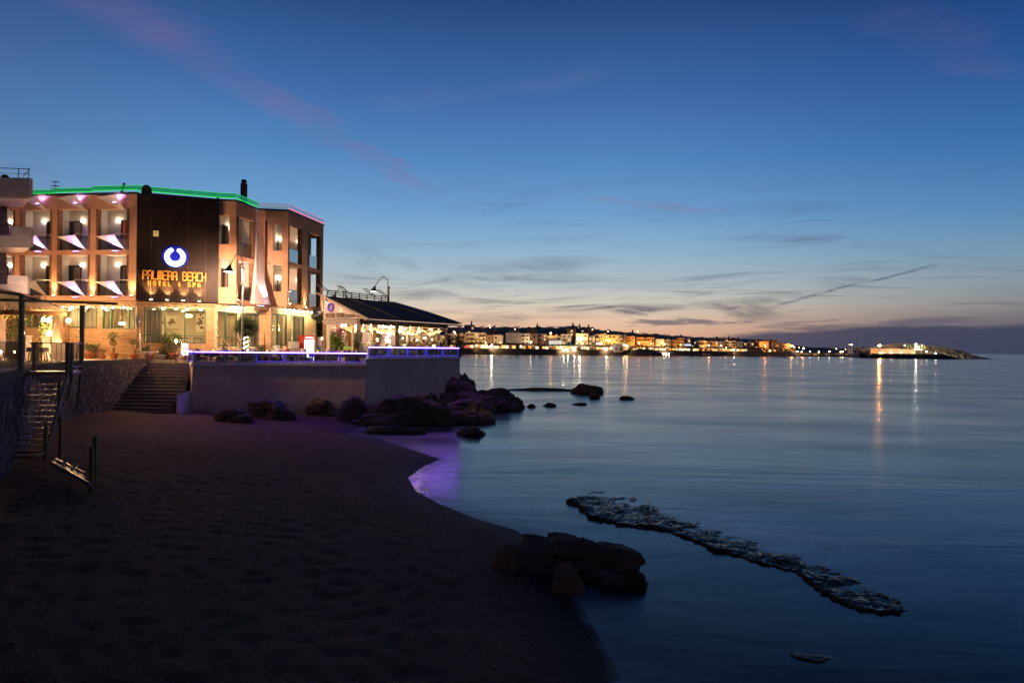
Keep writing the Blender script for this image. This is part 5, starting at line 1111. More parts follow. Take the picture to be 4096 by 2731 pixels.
street_lamp(1556, 1108, 56.8, 3.92, 'tallest cone street lamp rising behind the pavilion roof', 700, math.radians(178))
street_lamp(1386, 1148, 66.5, 3.92, 'cone street lamp behind the pavilion ridge, middle of the three', 500, math.radians(178))
street_lamp(1350, 1180, 77, 3.92, 'farthest cone street lamp, only its arc shows above the roof', 400, math.radians(178))
# ================================================================== plants, furniture, neighbours
M_LEAF = mat('green_leaf', (.075, .105, .030), .6, .5, 6, trans=.3); M_LEAFD = mat('dark_leaf', (.040, .062, .022), .6, .5, 6, trans=.25); M_BARK = mat('bark', (.16, .11, .075), .9, .3, 10, .5, 30)
M_POT = mat('terracotta_pot', (.42, .15, .06), .8, .15, 5); M_POTV = mat('violet_pot', (.16, .05, .10), .5, .15, 4); M_POTW = mat('pale_planter', (.50, .44, .38), .8, .1, 5)
def leaves(b, c, r, n, sz, rnd, hollow=.35):
    for _ in range(n):
        while True:
            d = Vector((rnd.uniform(-1, 1), rnd.uniform(-1, 1), rnd.uniform(-1, 1)))
            if hollow < d.length < 1: break
        if rnd.random() < .25: d *= rnd.uniform(1, 1.18)
        p = Vector((c[0] + d.x * r[0], c[1] + d.y * r[1], c[2] + d.z * r[2])); s_ = sz * rnd.uniform(.6, 1.3)
        a = Vector((rnd.gauss(0, 1), rnd.gauss(0, 1), rnd.gauss(0, .7))).normalized(); u = a.cross(Vector((rnd.gauss(0, 1), rnd.gauss(0, 1), rnd.gauss(0, 1)))).normalized()
        b.add([p, p + a * s_ * .5 + u * s_ * .26, p + a * s_, p + a * s_ * .5 - u * s_ * .26], [(0, 1, 2, 3)])
def plant(label, P, h, cr, pot_r, pot_h, seed, m=None, pot=None, trunk=.35, n=420, sz=.11, clumps=5, name='potted_plant', cat='plant', group='potted plants by the hotel'):
    r = random.Random(seed); t = thing(name, label, cat, tuple(P), 0, group); x_, y_, z_ = P
    if pot_r:
        b = MB(); b.lathe((x_, y_, z_), [(pot_r * .70, 0), (pot_r * .96, pot_h * .80), (pot_r * 1.06, pot_h * .82), (pot_r * 1.06, pot_h), (pot_r * .92, pot_h), (pot_r * .9, pot_h * .9)], 16); b.build('pot', pot or M_POT, t, True)
    b = MB(); zt = z_ + h * trunk; top = []
    for k in range(3 if trunk > .2 else 2):
        q = Vector((x_ + r.uniform(-.05, .05), y_ + r.uniform(-.05, .05), z_ + pot_h * .85)); e_ = Vector((x_ + r.uniform(-.5, .5) * cr, y_ + r.uniform(-.5, .5) * cr, z_ + h * r.uniform(.6, .9)))
        b.tube([q, q.lerp(e_, .5) + Vector((r.uniform(-.05, .05), r.uniform(-.05, .05), .05)), e_], [.035, .025, .01], 6)
    b.build('stem', M_BARK, t)
    b = MB()
    for k in range(clumps):
        a = r.uniform(0, 2 * PI); rr = cr * r.uniform(.1, .62); zz = zt + (z_ + h - zt) * r.uniform(.25, .85)
        leaves(b, (x_ + rr * math.cos(a), y_ + rr * math.sin(a), zz), (cr * .5, cr * .5, (z_ + h - zt) * .28), n // clumps, sz, r, .1)
    b.build('foliage', m or M_LEAF, t)
    return t
def onst(px_, py_): return gz(px_, py_, GZ)
def wp(px_, dt=.6):
    s_ = GL.s(px_, 1430, dt) if px_ < 545 else GP.s(px_, 1430, dt); q = (GL if px_ < 545 else GP).w(s_, dt, GZ); return q
plant('bushy shrub in a terracotta pot behind the pergola post, third pot from the left', wp(358), 1.15, .62, .30, .45, 2, trunk=.25, n=520)
plant('tiny seedling in the smallest terracotta pot on the street', wp(412), .65, .18, .16, .26, 3, trunk=.5, n=90, sz=.07, clumps=3)
plant('slender round headed tree in a terracotta pot below the left window', wp(456), 1.80, .42, .25, .42, 4, trunk=.45, n=420, sz=.10, clumps=6)
plant('sparse two stemmed plant in a wide terracotta pot near the round sign', wp(538), 1.45, .36, .28, .38, 5, trunk=.5, n=190, clumps=5)
plant('pair of low shrubs in a long planter at the start of the big window', wp(594), .98, .36, .30, .40, 6, trunk=.45, n=260, clumps=4)
plant('trailing shrub in a pale trough beneath the big window', wp(650), .95, .42, .28, .34, 7, pot=M_POTW, trunk=.2, n=320)
plant('tall leafy shrub in a terracotta pot beneath the big window', wp(694), 1.65, .62, .30, .46, 8, trunk=.25, n=620, sz=.14, clumps=6)
plant('rangy shrub growing behind the pale trough', wp(660, .35), 1.75, .45, .22, .36, 9, trunk=.4, n=300, clumps=5)
plant('small shrub in a pot at the foot of the wooden pergola post', wp(286, 2.0), .75, .22, .20, .36, 10, trunk=.45, n=120, clumps=3)
plant('tall ficus beside the stone pillar under the pergola', onst(182, 1436), 2.7, .50, .30, .40, 11, trunk=.30, n=520, sz=.13, clumps=7)
plant('broad ficus standing left of the wooden post under the pergola', onst(66, 1440), 3.0, .80, .35, .40, 12, trunk=.35, n=760, sz=.15, clumps=8)
# round road sign seen from behind
p = GP.w(GP.s(560, 1430, 1.2), 1.2, GZ); rsn = thing('road_sign', 'round road sign on a grey pole seen from behind', 'road sign', tuple(p))
b = MB(); b.tube([p, p + Vector((0, 0, 3.02))], .035, 8); b.build('pole', M_STEEL, rsn)
b = MB(); cz = p + Vector((-.10, .0, 2.52)); n = 24
b.add([cz + Vector((.17 * math.cos(2 * PI * k / n) - .02, .05 * math.cos(2 * PI * k / n) + .02, .50 * math.sin(2 * PI * k / n))) for k in range(n)] + [cz + Vector((.17 * math.cos(2 * PI * k / n), .05 * math.cos(2 * PI * k / n) - .02, .50 * math.sin(2 * PI * k / n))) for k in range(n)], [tuple(range(n)), tuple(range(n, 2 * n))[::-1]] + [(k, (k + 1) % n, n + (k + 1) % n, n + k) for k in range(n)]); b.build('disc', M_STEEL, rsn)
# bench with steel posts by the sign
bn_ = thing('street_bench', 'low white topped bench with steel posts beside the round sign', 'bench', tuple(wp(605, 1.6)))
q = wp(575, 1.7); q2 = wp(632, 1.7); b = MB(); b.bar(q + Vector((0, 0, .50)), q2 + Vector((0, 0, .50)), .40, .06); b.build('seat', M_WHITE, bn_)
for f in (.06, .42, .9): c_ = q.lerp(q2, f); b = MB(); b.tube([c_, c_ + Vector((0, 0, .58 if f < .5 else .47))], .035, 8); b.build('leg', M_STEEL, bn_)
# ---- neighbouring building at the left edge
nb_ = thing('stucco_apartment_house', 'pinkish rough stucco apartment house with balconies at the left picture edge', 'building', (-31, 43, GZ))
M_STUC = mat('rough_pink_stucco', (.50, .40, .37), .95, .12, 2, 1.0, 26)
b = MB(); b.prism([(-46, 42.6), (-31.6, 42.6), (-33.4, 45.0), (-46, 45.0)], GZ, 14.2); b.build('wall', M_STUC, nb_)
for i, (z0_, z1_, xr) in enumerate(((13.40, 14.62, -28.55), (10.52, 11.72, -28.45), (7.70, 8.85, -28.62))):
    b = MB(); b.prism([(-40, 40.0), (xr, 40.25), (xr - 2.1, 42.6), (-40, 42.6)], z0_, z0_ + .22); b.build('balcony_slab', M_STUC, nb_)
    b = MB()
    if i == 0: b.prism([(-40, 39.95), (xr + .04, 40.2), (xr + .04, 40.45), (-40, 40.2)], z0_ + .1, z1_); b.prism([(xr - .35, 40.46), (xr - .12, 40.46), (xr - 2.05, 42.7), (xr - 2.3, 42.7)], z0_ + .1, z1_)
    else:
        b.prism([(-40, 39.97), (xr + .02, 40.22), (xr + .02, 40.42), (-40, 40.17)], z0_ + .1, z1_ - .50); b.prism([(xr - .95, 39.96), (xr + .04, 40.2), (xr + .04, 40.45), (xr - .95, 40.4)], z1_ - .499, z1_); b.prism([(xr - .35, 40.46), (xr - .12, 40.46), (xr - 2.05, 42.7), (xr - 2.3, 42.7)], z0_ + .1, z1_)
    b.build('balcony_parapet', M_STUC, nb_)
    if i:
        b = MB(); b.bar((-34, 40.12, z1_ + .12), (xr - .95, 40.24, z1_ + .12), .05); rl = b.build('balcony_rail', M_DARK, nb_)
        for k in range(22): b = MB(); xx = xr - 1.0 - .14 * k; b.bar((xx, 40.2, z1_ - .5), (xx, 40.2, z1_ + .12), .025); b.build('baluster', M_DARK, rl)
b = MB(); b.bar((-34, 40.2, 15.25), (-28.8, 40.6, 15.25), .04).bar((-28.8, 40.6, 15.25), (-30.6, 42.5, 15.25), .04).bar((-34, 40.2, 14.95), (-28.8, 40.6, 14.95), .02)
rl = b.build('roof_rail', M_STEEL, nb_)
for xx in (-28.8, -29.4, -31.9): b = MB(); b.bar((xx, 40.5, 14.6), (xx, 40.5, 15.25), .035); b.build('rail_post', M_STEEL, rl)
b = MB(); b.ball((-30.2, 40.5, 14.72), (.22, .2, .16), 8, 6); b.build('rooftop_bundle', M_BLK, nb_)
for z_ in (11.0, 8.2): b = MB(); b.box(-33.2, -32.2, 42.5, 42.58, z_ + .1, z_ + 2.2); b.build('balcony_door', M_DOOR, nb_)

P = at(70, 1186, 38.6); t = thing('flood_lamp', 'flat bright lamp on the pergola shining up at the stucco balconies', 'flood lamp', tuple(P)); b = MB(); b.ball(tuple(P), (.34, .2, .07), 12, 6); b.build('lens', M_LENSW, t, True); b = MB(); b.box(P.x - .3, P.x + .3, P.y - .15, P.y + .15, P.z - .16, P.z - .075); b.build('housing', M_STEEL, t); lamp('SPOT', t, P + Vector((0, -.3, .12)), 300, (1, .68, .50), P + Vector((.2, .35, 1)), 165, .5, .1)
# ---- pergola café at the left
pg = thing('wooden_pergola', 'wooden pergola with slatted sloping roof in front of the left hotel wing', 'pergola', (-29, 40, GZ))
M_PW = mat('brown_pergola_wood', (.22, .12, .07), .7, .25, 5, .3, 20)
pp = [gz(266, 1440, GZ), gz(205, 1436, GZ), gz(30, 1445, GZ)]
for q, ztop in ((pp[0], 6.55), (pp[1], 6.6), (Vector((-33, 38, GZ)), 6.6), (Vector((-33, 43, GZ)), 6.6)):
    b = MB(); b.prism([(q.x - .08, q.y - .08), (q.x + .08, q.y - .08), (q.x + .08, q.y + .08), (q.x - .08, q.y + .08)], GZ, ztop); b.build('post', M_PW, pg)
fa, fb = at(-60, 1248, 38), at(268, 1254, 40); b = MB(); b.bar(fa, fb, .14, .24); b.build('front_beam', M_PW, pg)
ra, rb = at(-60, 1190, 33), at(136, 1218, 34.5)
ra.z = 7.35; rb.z = 7.0
for i in range(16):
    f = i / 15; b = MB(); b.bar(fa.lerp(fb, f) + Vector((0, 0, .2)), ra.lerp(rb, f) + Vector((0, 0, .2)), .16, .06); b.build('rafter', M_PW, pg)
for i in range(7):
    f = i / 6; b = MB(); b.bar(fa.lerp(ra, f) + Vector((0, 0, .29)), fb.lerp(rb, f) + Vector((0, 0, .29)), .22, .035); b.build('roof_slat', mat('pergola_roof_slat', (.32, .20, .12), .8, .25, 5), pg)
b = MB(); n = 26; A_, C_ = at(4, 1252, 39.5), at(108, 1254, 39.8)
for k in range(n): u0, u1 = k / n, (k + 1) / n; z_ = -.30 - .05 * abs(math.sin(k * PI / 3)); b.quad(A_.lerp(C_, u0), A_.lerp(C_, u1), A_.lerp(C_, u1) + Vector((0, 0, z_ - .0)), A_.lerp(C_, u0) + Vector((0, 0, z_)))
b.build('scalloped_valance', mat('yellow_awning_cloth', (.66, .50, .18), .9, .1, 5, trans=.4), pg)
# steel frame of the stair platform and its beam
FL, FR, BR, BL = Vector((-17.6, 24.5)), Vector((-16.15, 25.05)), Vector((-16.7, 26.5)), Vector((-18.15, 25.95))
ms = thing('metal_stair', 'olive steel stair with railed platform dropping from the café terrace to the sand', 'stair', (-16.8, 24.5, 1))
def sq(P, z0_, z1_, w_, name, par=ms, m=M_OLIVE):
    b = MB(); b.prism([(P.x - w_ / 2, P.y - w_ / 2), (P.x + w_ / 2, P.y - w_ / 2), (P.x + w_ / 2, P.y + w_ / 2), (P.x - w_ / 2, P.y + w_ / 2)], z0_, z1_); return b.build(name, m, par)
PZ = GZ + .01
P1 = Vector((-18.02, 25.05))
for P, zt in ((FL, 6.42), (BR, 6.42), (P1, 6.66)): sq(P, PZ - .05, zt, .115, 'post')
sq(FR + Vector((-.14, -.03)), PZ - .08, 4.98, .10, 'post')
b = MB(); b.bar((FL.x - 6, FL.y - 1.9, 6.42), (FL.x, FL.y, 6.47), .07, .09).bar((FL.x, FL.y, 6.47), (BR.x + .9, BR.y + .75, 6.55), .07, .09); b.build('roof_beam', M_OLIVE, ms)
b = MB(); b.bar((P1.x, P1.y, 6.69), (P1.x - 4, P1.y - 2.2, 7.35), .10, .10).bar((P1.x, P1.y, 6.69), (FL.x + .25, FL.y + .6, 6.48), .08, .08); b.build('roof_beam', M_OLIVE, ms)
b = MB(); b.prism([p2(FL), p2(FR), p2(BR), p2(BL)], PZ - .14, PZ - .02); b.build('platform', M_OLIVE, ms)
def railrun(a, c, z0_, z1_, sp, par, label=None):
    L = (c - a).length; b = MB(); b.bar(q3(a, z1_), q3(c, z1_), .06, .035).bar(q3(a, z0_), q3(c, z0_), .04, .03); r_ = b.build('railing', M_OLIVE, par)
    n = max(2, int(L / sp))
    for k in range(1, n): v = a.lerp(c, k / n); b = MB(); b.bar(q3(v, z0_), q3(v, z1_), .014); b.build('baluster', M_OLIVE, r_)
railrun(BL + Vector((.05, 0)), BR, PZ + .15, PZ + 1.03, .165, ms)
railrun(FR, BR, PZ + .16, PZ + 1.03, .13, ms); railrun(P1, FL, PZ + .15, PZ + 1.05, .085, ms)
railrun(Vector((-14.6, 16.6)), P1, PZ + .15, PZ + 1.05, .12, ms)
for P in (BL, FR): sq(P, PZ - .3, PZ + 1.03, .09, 'post')
# flight
S0l, S0r = FL + Vector((.28, .02)), FR + Vector((-.12, 0)); S1l, S1r = Vector((-16.95, 22.75)), Vector((-15.62, 23.0))
NS = 14; zb_ = 1.42
for k in range(NS):
    f = (k + 1) / NS; a, c = S0l.lerp(S1l, f), S0r.lerp(S1r, f); z_ = PZ - .1 + (zb_ - PZ) * f
    b = MB(); b.bar(q3(a, z_), q3(c, z_), .15, .022); b.build('tread', mat('worn_tread_steel', (.10, .08, .05), .45, .3, 10, metal=.4), ms)
for a, c in ((S0l, S1l), (S0r, S1r)):
    b = MB(); b.bar(q3(a, PZ - .05), q3(c, zb_ - .1), .045, .20); b.build('stringer', M_OLIVE, ms)
b = MB(); b.bar(q3(BR, PZ - .1), q3(BR.lerp(S0r, .2) + Vector((-.2, .2)), 2.4), .07); b.build('brace', M_OLIVE, ms); b = MB(); b.bar(q3(FR + Vector((.05, 0)), PZ - .1), q3(S0r.lerp(S1r, .3) + Vector((0, .3)), 2.9), .08); b.build('brace', M_OLIVE, ms)
b = MB(); b.bar(q3(S1l, 1.30), q3(S1r, 1.30), .10, .08).bar(q3(S1l + Vector((.12, -.75)), 1.25), q3(S1r + Vector((.12, -.75)), 1.25), .10, .08).bar(q3(S1l, 1.28), q3(S1l + Vector((.12, -.75)), 1.28), .08).bar(q3(S1r, 1.28), q3(S1r + Vector((.12, -.75)), 1.28), .08); b.build('landing_frame', M_OLIVE, ms)
for P, z0_, z1_ in ((S0r.lerp(S1r, .36) + Vector((-.05, .0)), 2.2, 3.62), (S1r + Vector((-.02, -.05)), 1.0, 2.32), (S0l.lerp(S1l, .3), 2.6, 3.85), (S1l + Vector((.05, .3)), 1.1, 2.5), (S1l + Vector((-.1, -.5)), 1.0, 2.35), (S1r + Vector((.12, .5)), .9, 2.4)): sq(P, z0_, z1_, .085, 'newel_post')
# ladder-like frame lying on the sand, two posts
fr_ = thing('fallen_stair_frame', 'broken ladder like stair section lying on the sand by the metal stair', 'stair section', tuple(gz(280, 1880, 1.0)))
a0, a1 = at(203, 1842, 21.6), gz(360, 1938, 1.05); c0, c1 = at(222, 1822, 21.9), gz(342, 1897, 1.1)
a0.z = 1.18; c0.z = 1.22
M_BROK = mat('bare_steel_edge', (.34, .32, .34), .35, .3, 9, metal=.6)
for u, v in ((a0, a1), (c0, c1)): b = MB(); b.bar(u, v, .05, .12); b.build('stringer', M_BROK, fr_)
for f in (.0, .28, .45, .62, .82): b = MB(); b.bar(a0.lerp(a1, f), c0.lerp(c1, f + .03), .14, .03); b.build('tread', M_BROK, fr_)
b = MB(); b.bar(a0.lerp(a1, .5), c0.lerp(c1, .75) + Vector((0, 0, .2)), .08, .03).bar(a0.lerp(a1, .3), c0.lerp(c1, .42) + Vector((0, 0, .25)), .08, .03); b.build('broken_brace', M_BROK, fr_)
for i, (q, py_) in enumerate(((366, 1925), (380, 1905))):
    P = gz(q, py_, 1.02); b = MB(); b.prism([(P.x - .05, P.y - .05), (P.x + .05, P.y - .05), (P.x + .05, P.y + .05), (P.x - .05, P.y + .05)], .6, [2.0 + .2 * i, 2.05 + .2 * i, 2.0 + .2 * i, 1.95 + .2 * i]); tag(b.build('sand_post', M_OLIVE), ('shorter, left of two square posts standing in the sand', 'taller, right of two square posts standing in the sand')[i], 'post', 'posts in the sand')
# café pillars, lamps, chairs, tables, folded parasol
M_MARB = mat('veined_stone_pillar', (.56, .50, .44), .7, .12, 3)
for i, (q, py_, h) in enumerate(((195, 1437, 1.35), (96, 1440, 1.35))):
    P = gz(q, py_, GZ); t = thing('stone_pillar', ('veined stone pillar in the middle of the café front', 'stone pillar behind the left railing of the café')[i], 'pillar', tuple(P), 0, 'pillars of the café')
    b = MB(); b.box(P.x - .26, P.x + .26, P.y - .26, P.y + .26, GZ, GZ + h); b.build('shaft', M_MARB, t); b = MB(); b.box(P.x - .30, P.x + .30, P.y - .30, P.y + .30, GZ + h, GZ + h + .08); b.build('cap', M_MARB, t)
P = gz(240, 1440, GZ); b = MB(); b.box(P.x - .45, P.x + .75, P.y - .1, P.y + .15, GZ, GZ + 1.0); tag(b.build('garden_wall', M_MARB), 'low pale stone wall between café pillar and wooden post', 'wall')
GLB = MB(); GLB.ball((0, 0, 0), .105, 12, 8); GLBM = GLB.mesh('globe', led('cafe_globe', (1, .56, .24), 680.0), True); GLS = MB(); GLS.lathe((0, 0, -.24), [(.09, 0), (.07, .05), (.03, .08), (.05, .15)], 8); GLSM = GLS.mesh('lamp_base', M_DARK)
for i, (q, py_, Y, lb) in enumerate(((195, 1279, 42.0, 'double globe lamp high under the pergola beam'), (274, 1281, 39.8, 'globe lamp on the right hand wooden post of the pergola'), (90, 1332, 41.5, 'globe lamp on the left stone pillar of the café'), (195, 1334, 42.4, 'globe lamp on the middle stone pillar of the café'),
                                     (237, 1403, 41.2, 'low lamp shining on the pale café wall behind the railing'), (2, 1408, 40.0, 'low lamp behind the café railing at the picture edge'), (63, 1407, 40.2, 'low lamp between the balusters of the left railing'), (705, 1363, 44.0, 'bright lamp on a post at the left end of the terrace'))):
    P = at(q, py_, Y); t = thing('globe_lamp', lb, 'lamp', tuple(P), 0, 'globe lamps of the café'); obj('globe', GLBM, t, scale=(.75 if i > 3 else 1)); obj('lamp_base', GLSM, t)
    if i == 0: obj('globe', GLBM, t, (-.3, 0, .02))
    if i == 7: b = MB(); b.tube([(P.x, P.y, 3.72), (P.x, P.y, P.z - .2)], .05, 8); b.build('post', M_PW, t)
M_YEL = mat('yellow_green_paint', (.46, .42, .05), .6, .12, 5); KYC = chair_kit(M_YEL, .46, .42); KYT = dtable(mat('blond_wood', (.50, .36, .18), .6, .15, 6), .40)
for i, (q, py_, rz) in enumerate(((140, 1452, .4), (158, 1448, 2.8), (172, 1450, 1.2), (30, 1462, .2), (60, 1458, 2.2))):
    spawn(KYC, 'cafe_chair', ('leftmost yellow green chair behind the platform railing', 'middle yellow green chair behind the platform railing', 'yellow green chair next to the stone pillar', 'yellow chair behind the left railing, nearer the edge', 'yellow chair behind the left railing, nearer the post')[i], 'chair', tuple(gz(q, py_, GZ)), rz, 'yellow chairs of the café', 1.12)
spawn(KYT, 'cafe_table', 'square café table between the yellow green chairs', 'table', tuple(gz(150, 1444, GZ)), .3)
P = gz(226, 1438, GZ); t = thing('folded_parasol', 'closed cream parasol standing beside the wooden pergola post', 'parasol', tuple(P)); b = MB(); b.lathe(tuple(P), [(.05, .7), (.30, .8), (.22, 1.6), (.10, 2.3), (.03, 2.6)], 14); b.build('canopy', mat('cream_canvas', (.66, .56, .40), .9, .08, 6), t, True); b = MB(); b.tube([P, P + Vector((0, 0, 2.75))], .025, 6); b.build('pole', M_PW, t); b = MB(); b.lathe(tuple(P), [(.30, 0), (.30, .06), (.05, .10)], 12); b.build('foot', M_CONC, t)

# ---- on the terrace: spiky palm, chairs, tables, fridge, counter
P = at(983, 1404, 45.4); P.z = 3.7; pt = thing('spiky_ball_palm', 'spiky round headed palm with a light wrapped trunk on the terrace', 'palm', tuple(P)); b = MB(); b.tube([P, P + Vector((.02, 0, 1.9))], [.09, .13], 8); b.build('trunk', M_BARK, pt)
r = random.Random(8); b = MB(); c_ = P + Vector((.02, 0, 2.48))
for k in range(2600):
    d = Vector((r.gauss(0, 1), r.gauss(0, 1), r.gauss(.12, .85))).normalized(); L = r.uniform(.70, .98); u = d.cross(Vector((r.gauss(0, 1), r.gauss(0, 1), r.gauss(0, 1)))).normalized() * .022
    b.add([c_ + d * .1 - u, c_ + d * .1 + u, c_ + d * L * Vector((1, 1, .85)).length / 1.65 - Vector((0, 0, .06 * L))], [(0, 1, 2)])
b.build('crown', M_LEAFD, pt)
b = MB()
for k in range(26): q = k * .75; b.ball((P.x + .14 * math.cos(q), P.y + .14 * math.sin(q), P.z + .9 + k * .036), .028, 5, 4)
b.build('fairy_lights', M_BULB, pt, kind='stuff')
plant('dark bush with fairy lights beside the spiky palm', (P.x + .75, P.y - .2, 3.7), 1.15, .42, .2, .3, 21, m=M_LEAFD, trunk=.15, n=520, sz=.09, group='plants on the terrace')
plant('small clipped round tree on the terrace by the brown pipe', tuple(at(1046, 1404, 46.6).xy) + (3.7,), 1.35, .28, .2, .3, 22, trunk=.6, n=260, sz=.08, group='plants on the terrace')
plant('low grey green shrub beside the white counter', tuple(at(1118, 1404, 47.5).xy) + (3.7,), 1.0, .36, .2, .3, 23, trunk=.45, n=240, sz=.08, group='plants on the terrace')
plant('pink flowering plant at the foot of the door steps', tuple(at(893, 1404, 44.2).xy) + (3.7,), 1.2, .28, .2, .3, 24, m=mat('pink_flowers', (.34, .10, .14), .8, .5, 12), trunk=.5, n=200, sz=.08, group='plants on the terrace')
plant('bushy plant in a violet pot behind the rail at the pavilion corner', tuple(at(1432, 1420, 46.9).xy) + (3.72,), 2.2, .40, .26, .6, 25, pot=M_POTV, trunk=.45, n=380, sz=.11, group='plants on the terrace')
plant('large bush in a violet pot on the seaward corner of the terrace', (-4.35, 55.55, 4.17), 1.9, .72, .30, .55, 26, pot=M_POTV, trunk=.25, n=900, sz=.13, clumps=8, group='plants on the terrace')
for i, (u, v) in enumerate(((1.8, 1.9), (2.6, 3.6), (1.1, 3.9), (4.2, 2.0))): plant('leafy plant inside the pavilion, ' + ('by the log columns', 'deep in the room', 'near the gable side', 'by the second post')[i], tuple(Pc + fd * u + wdv * v) + (4.2,), 2.0, .45, .22, .4, 30 + i, trunk=.35, n=360, sz=.12, group='plants in the pavilion')
plant('yellow green palm fronds behind the gable side windows', tuple(Pl + .8 * fd - .6 * wdv) + (4.2,), 1.9, .6, .25, .4, 41, m=mat('lime_fronds', (.16, .24, .03), .6, .4, 6, trans=.3), trunk=.2, n=420, sz=.24, group='plants in the pavilion')
plant('hanging magenta flowers under the pavilion gable beam', tuple(Pl + .5 * fd - 1.3 * wdv) + (5.35,), 1.0, .55, 0, .05, 42, m=mat('magenta_flowers', (.30, .04, .16), .8, .5, 10), trunk=.2, n=320, sz=.11, group='plants in the pavilion')
plant('dark palm in the gap between hotel and pavilion', tuple(at(1278, 1400, 56).xy) + (GZ,), 3.2, 1.0, .3, .4, 43, m=M_LEAFD, trunk=.4, n=500, sz=.4, group='plants on the terrace')
def armchair(m):
    k = []; b = MB(); b.box(-.30, .30, -.28, .26, .28, .46); k.append(('seat', b.mesh('seat', m), []))
    b = MB(); n = 9; vs = []
    for i in range(n):
        a = PI * (.08 + .84 * i / (n - 1)); x_, y_ = .34 * math.cos(a), .10 + .24 * math.sin(a); h = .78 + .30 * math.sin(a); vs += [(x_, y_, .26), (x_ * .84, y_ - .06, .26), (x_ * .86, y_ - .05, h), (x_ * 1.04, y_ + .04, h)]
    fs = [(4 * i + j, 4 * i + (j + 1) % 4, 4 * i + 4 + (j + 1) % 4, 4 * i + 4 + j) for i in range(n - 1) for j in range(4)] + [(0, 3, 2, 1), (4 * n - 4, 4 * n - 3, 4 * n - 2, 4 * n - 1)]
    b.add(vs, fs); k.append(('backrest', b.mesh('backrest', m, True), []))
    for sx in (-1, 1):
        for sy in (-1, 1): b = MB(); b.bar((sx * .26, sy * .22, .28), (sx * .27, sy * .24, 0), .05); k.append(('leg', b.mesh('leg', M_CHW), []))
    return k
KAC = armchair(mat('grey_striped_upholstery', (.34, .32, .36), .9, .35, 14)); KCC = armchair(mat('cream_cover', (.58, .52, .42), .9, .08, 5)); KTT = dtable(mat('taupe_table', (.24, .20, .18), .6, .1, 5), .42)
posn = ('left', 'right')
for i in range(6):
    s_ = .95 + 1.62 * i; q = R1.w(s_, -1.25, 3.7); wh = f'{nn[i]} terrace table behind the blue rail'
    spawn(KTT, 'terrace_table', f'low square table, the {wh}', 'table', tuple(q), R1.ang, 'tables on the terrace')
    for j in (0, 1): spawn(KAC, 'terrace_armchair', f'striped armchair on the {posn[j]} of the {wh}', 'armchair', tuple(R1.w(s_ + (-.62, .62)[j], -1.15 - .1 * j, 3.7)), R1.ang + (PI / 2 + .3, -PI / 2 - .25)[j], 'armchairs on the terrace')
    b = MB(); c_ = R1.w(s_ + .1, -1.2, 4.455); b.lathe(tuple(c_), [(.035, 0), (.04, .10), (.02, .16), (.02, .2)], 8); tag(b.build('table_bottle' if i % 2 else 'candle_glass', led('candle_glow', (1, .45, .15), 6.0) if i % 2 == 0 else M_WHITE), f'small {"lit candle glass" if i % 2 == 0 else "white bottle"} on the {nn[i]} terrace table', 'candle' if i % 2 == 0 else 'bottle')
for i in range(7):
    u = .9 + 1.32 * i; c_ = Pc + fd * u + wdv * .95; spawn(KCC, 'restaurant_chair', f'cream covered restaurant chair, {nn[i]} along the pavilion rail', 'chair', (c_.x, c_.y, 4.19), math.atan2(fd.y, fd.x) + PI, 'cream chairs of the pavilion')
    if i % 2 == 0:
        c_ = Pc + fd * (u + .3) + wdv * 1.75; spawn(KDT, 'restaurant_table', f'dining table inside the pavilion, {("first", "second", "third", "fourth")[i // 2]} from the corner post', 'table', (c_.x, c_.y, 4.19), math.atan2(fd.y, fd.x), 'tables of the pavilion')
    c_ = Pc + fd * (u + .2) + wdv * 2.6; spawn(KCC, 'restaurant_chair', f'cream covered chair of the inner row, {nn[i]} from the corner post', 'chair', (c_.x, c_.y, 4.19), math.atan2(fd.y, fd.x), 'cream chairs of the pavilion')
# drinks fridge
P = at(1226, 1404, 50.2); P.z = 3.7; fg_ = thing('drinks_fridge', 'red drinks fridge with glowing white glass front on the terrace', 'fridge', (P.x, P.y, 3.7)); Rm = Matrix.Translation(P) @ Matrix.Rotation(.75, 4, 'Z')
M_RED = mat('fridge_red', (.55, .03, .03), .4, .05, 4); b = MB(Rm); b.box(-.42, .42, -.40, .40, .05, 2.0); b.build('cabinet', M_RED, fg_); b = MB(Rm); b.box(-.36, .36, -.43, -.405, .12, 1.66); b.build('glass_door', led('fridge_light', (1, .95, .88), 5.0), fg_)
b = MB(Rm); b.box(-.40, .40, -.44, -.404, 1.70, 1.96); hd = b.build('header', led('fridge_header', (1, .12, .08), 1.4), fg_)
b = MB(Rm)
for k in range(5): b.ball((-.24 + .12 * k, -.445, 1.83 + .02 * (k % 2)), (.07, .006, .05), 8, 5)
b.build('header_script', led('fridge_script', (1, .9, .85), 2.5), hd)
b = MB(Rm); b.box(-.4205, -.4245, -.28, .02, .55, 1.1).box(-.421, -.4255, -.19, -.07, 1.1, 1.55); b.build('bottle_print', mat('bottle_brown', (.08, .02, .015), .4), fg_); b = MB(Rm); b.box(-.421, -.427, -.17, -.09, 1.45, 1.62); b.build('bottle_print', M_WHITE, fg_)
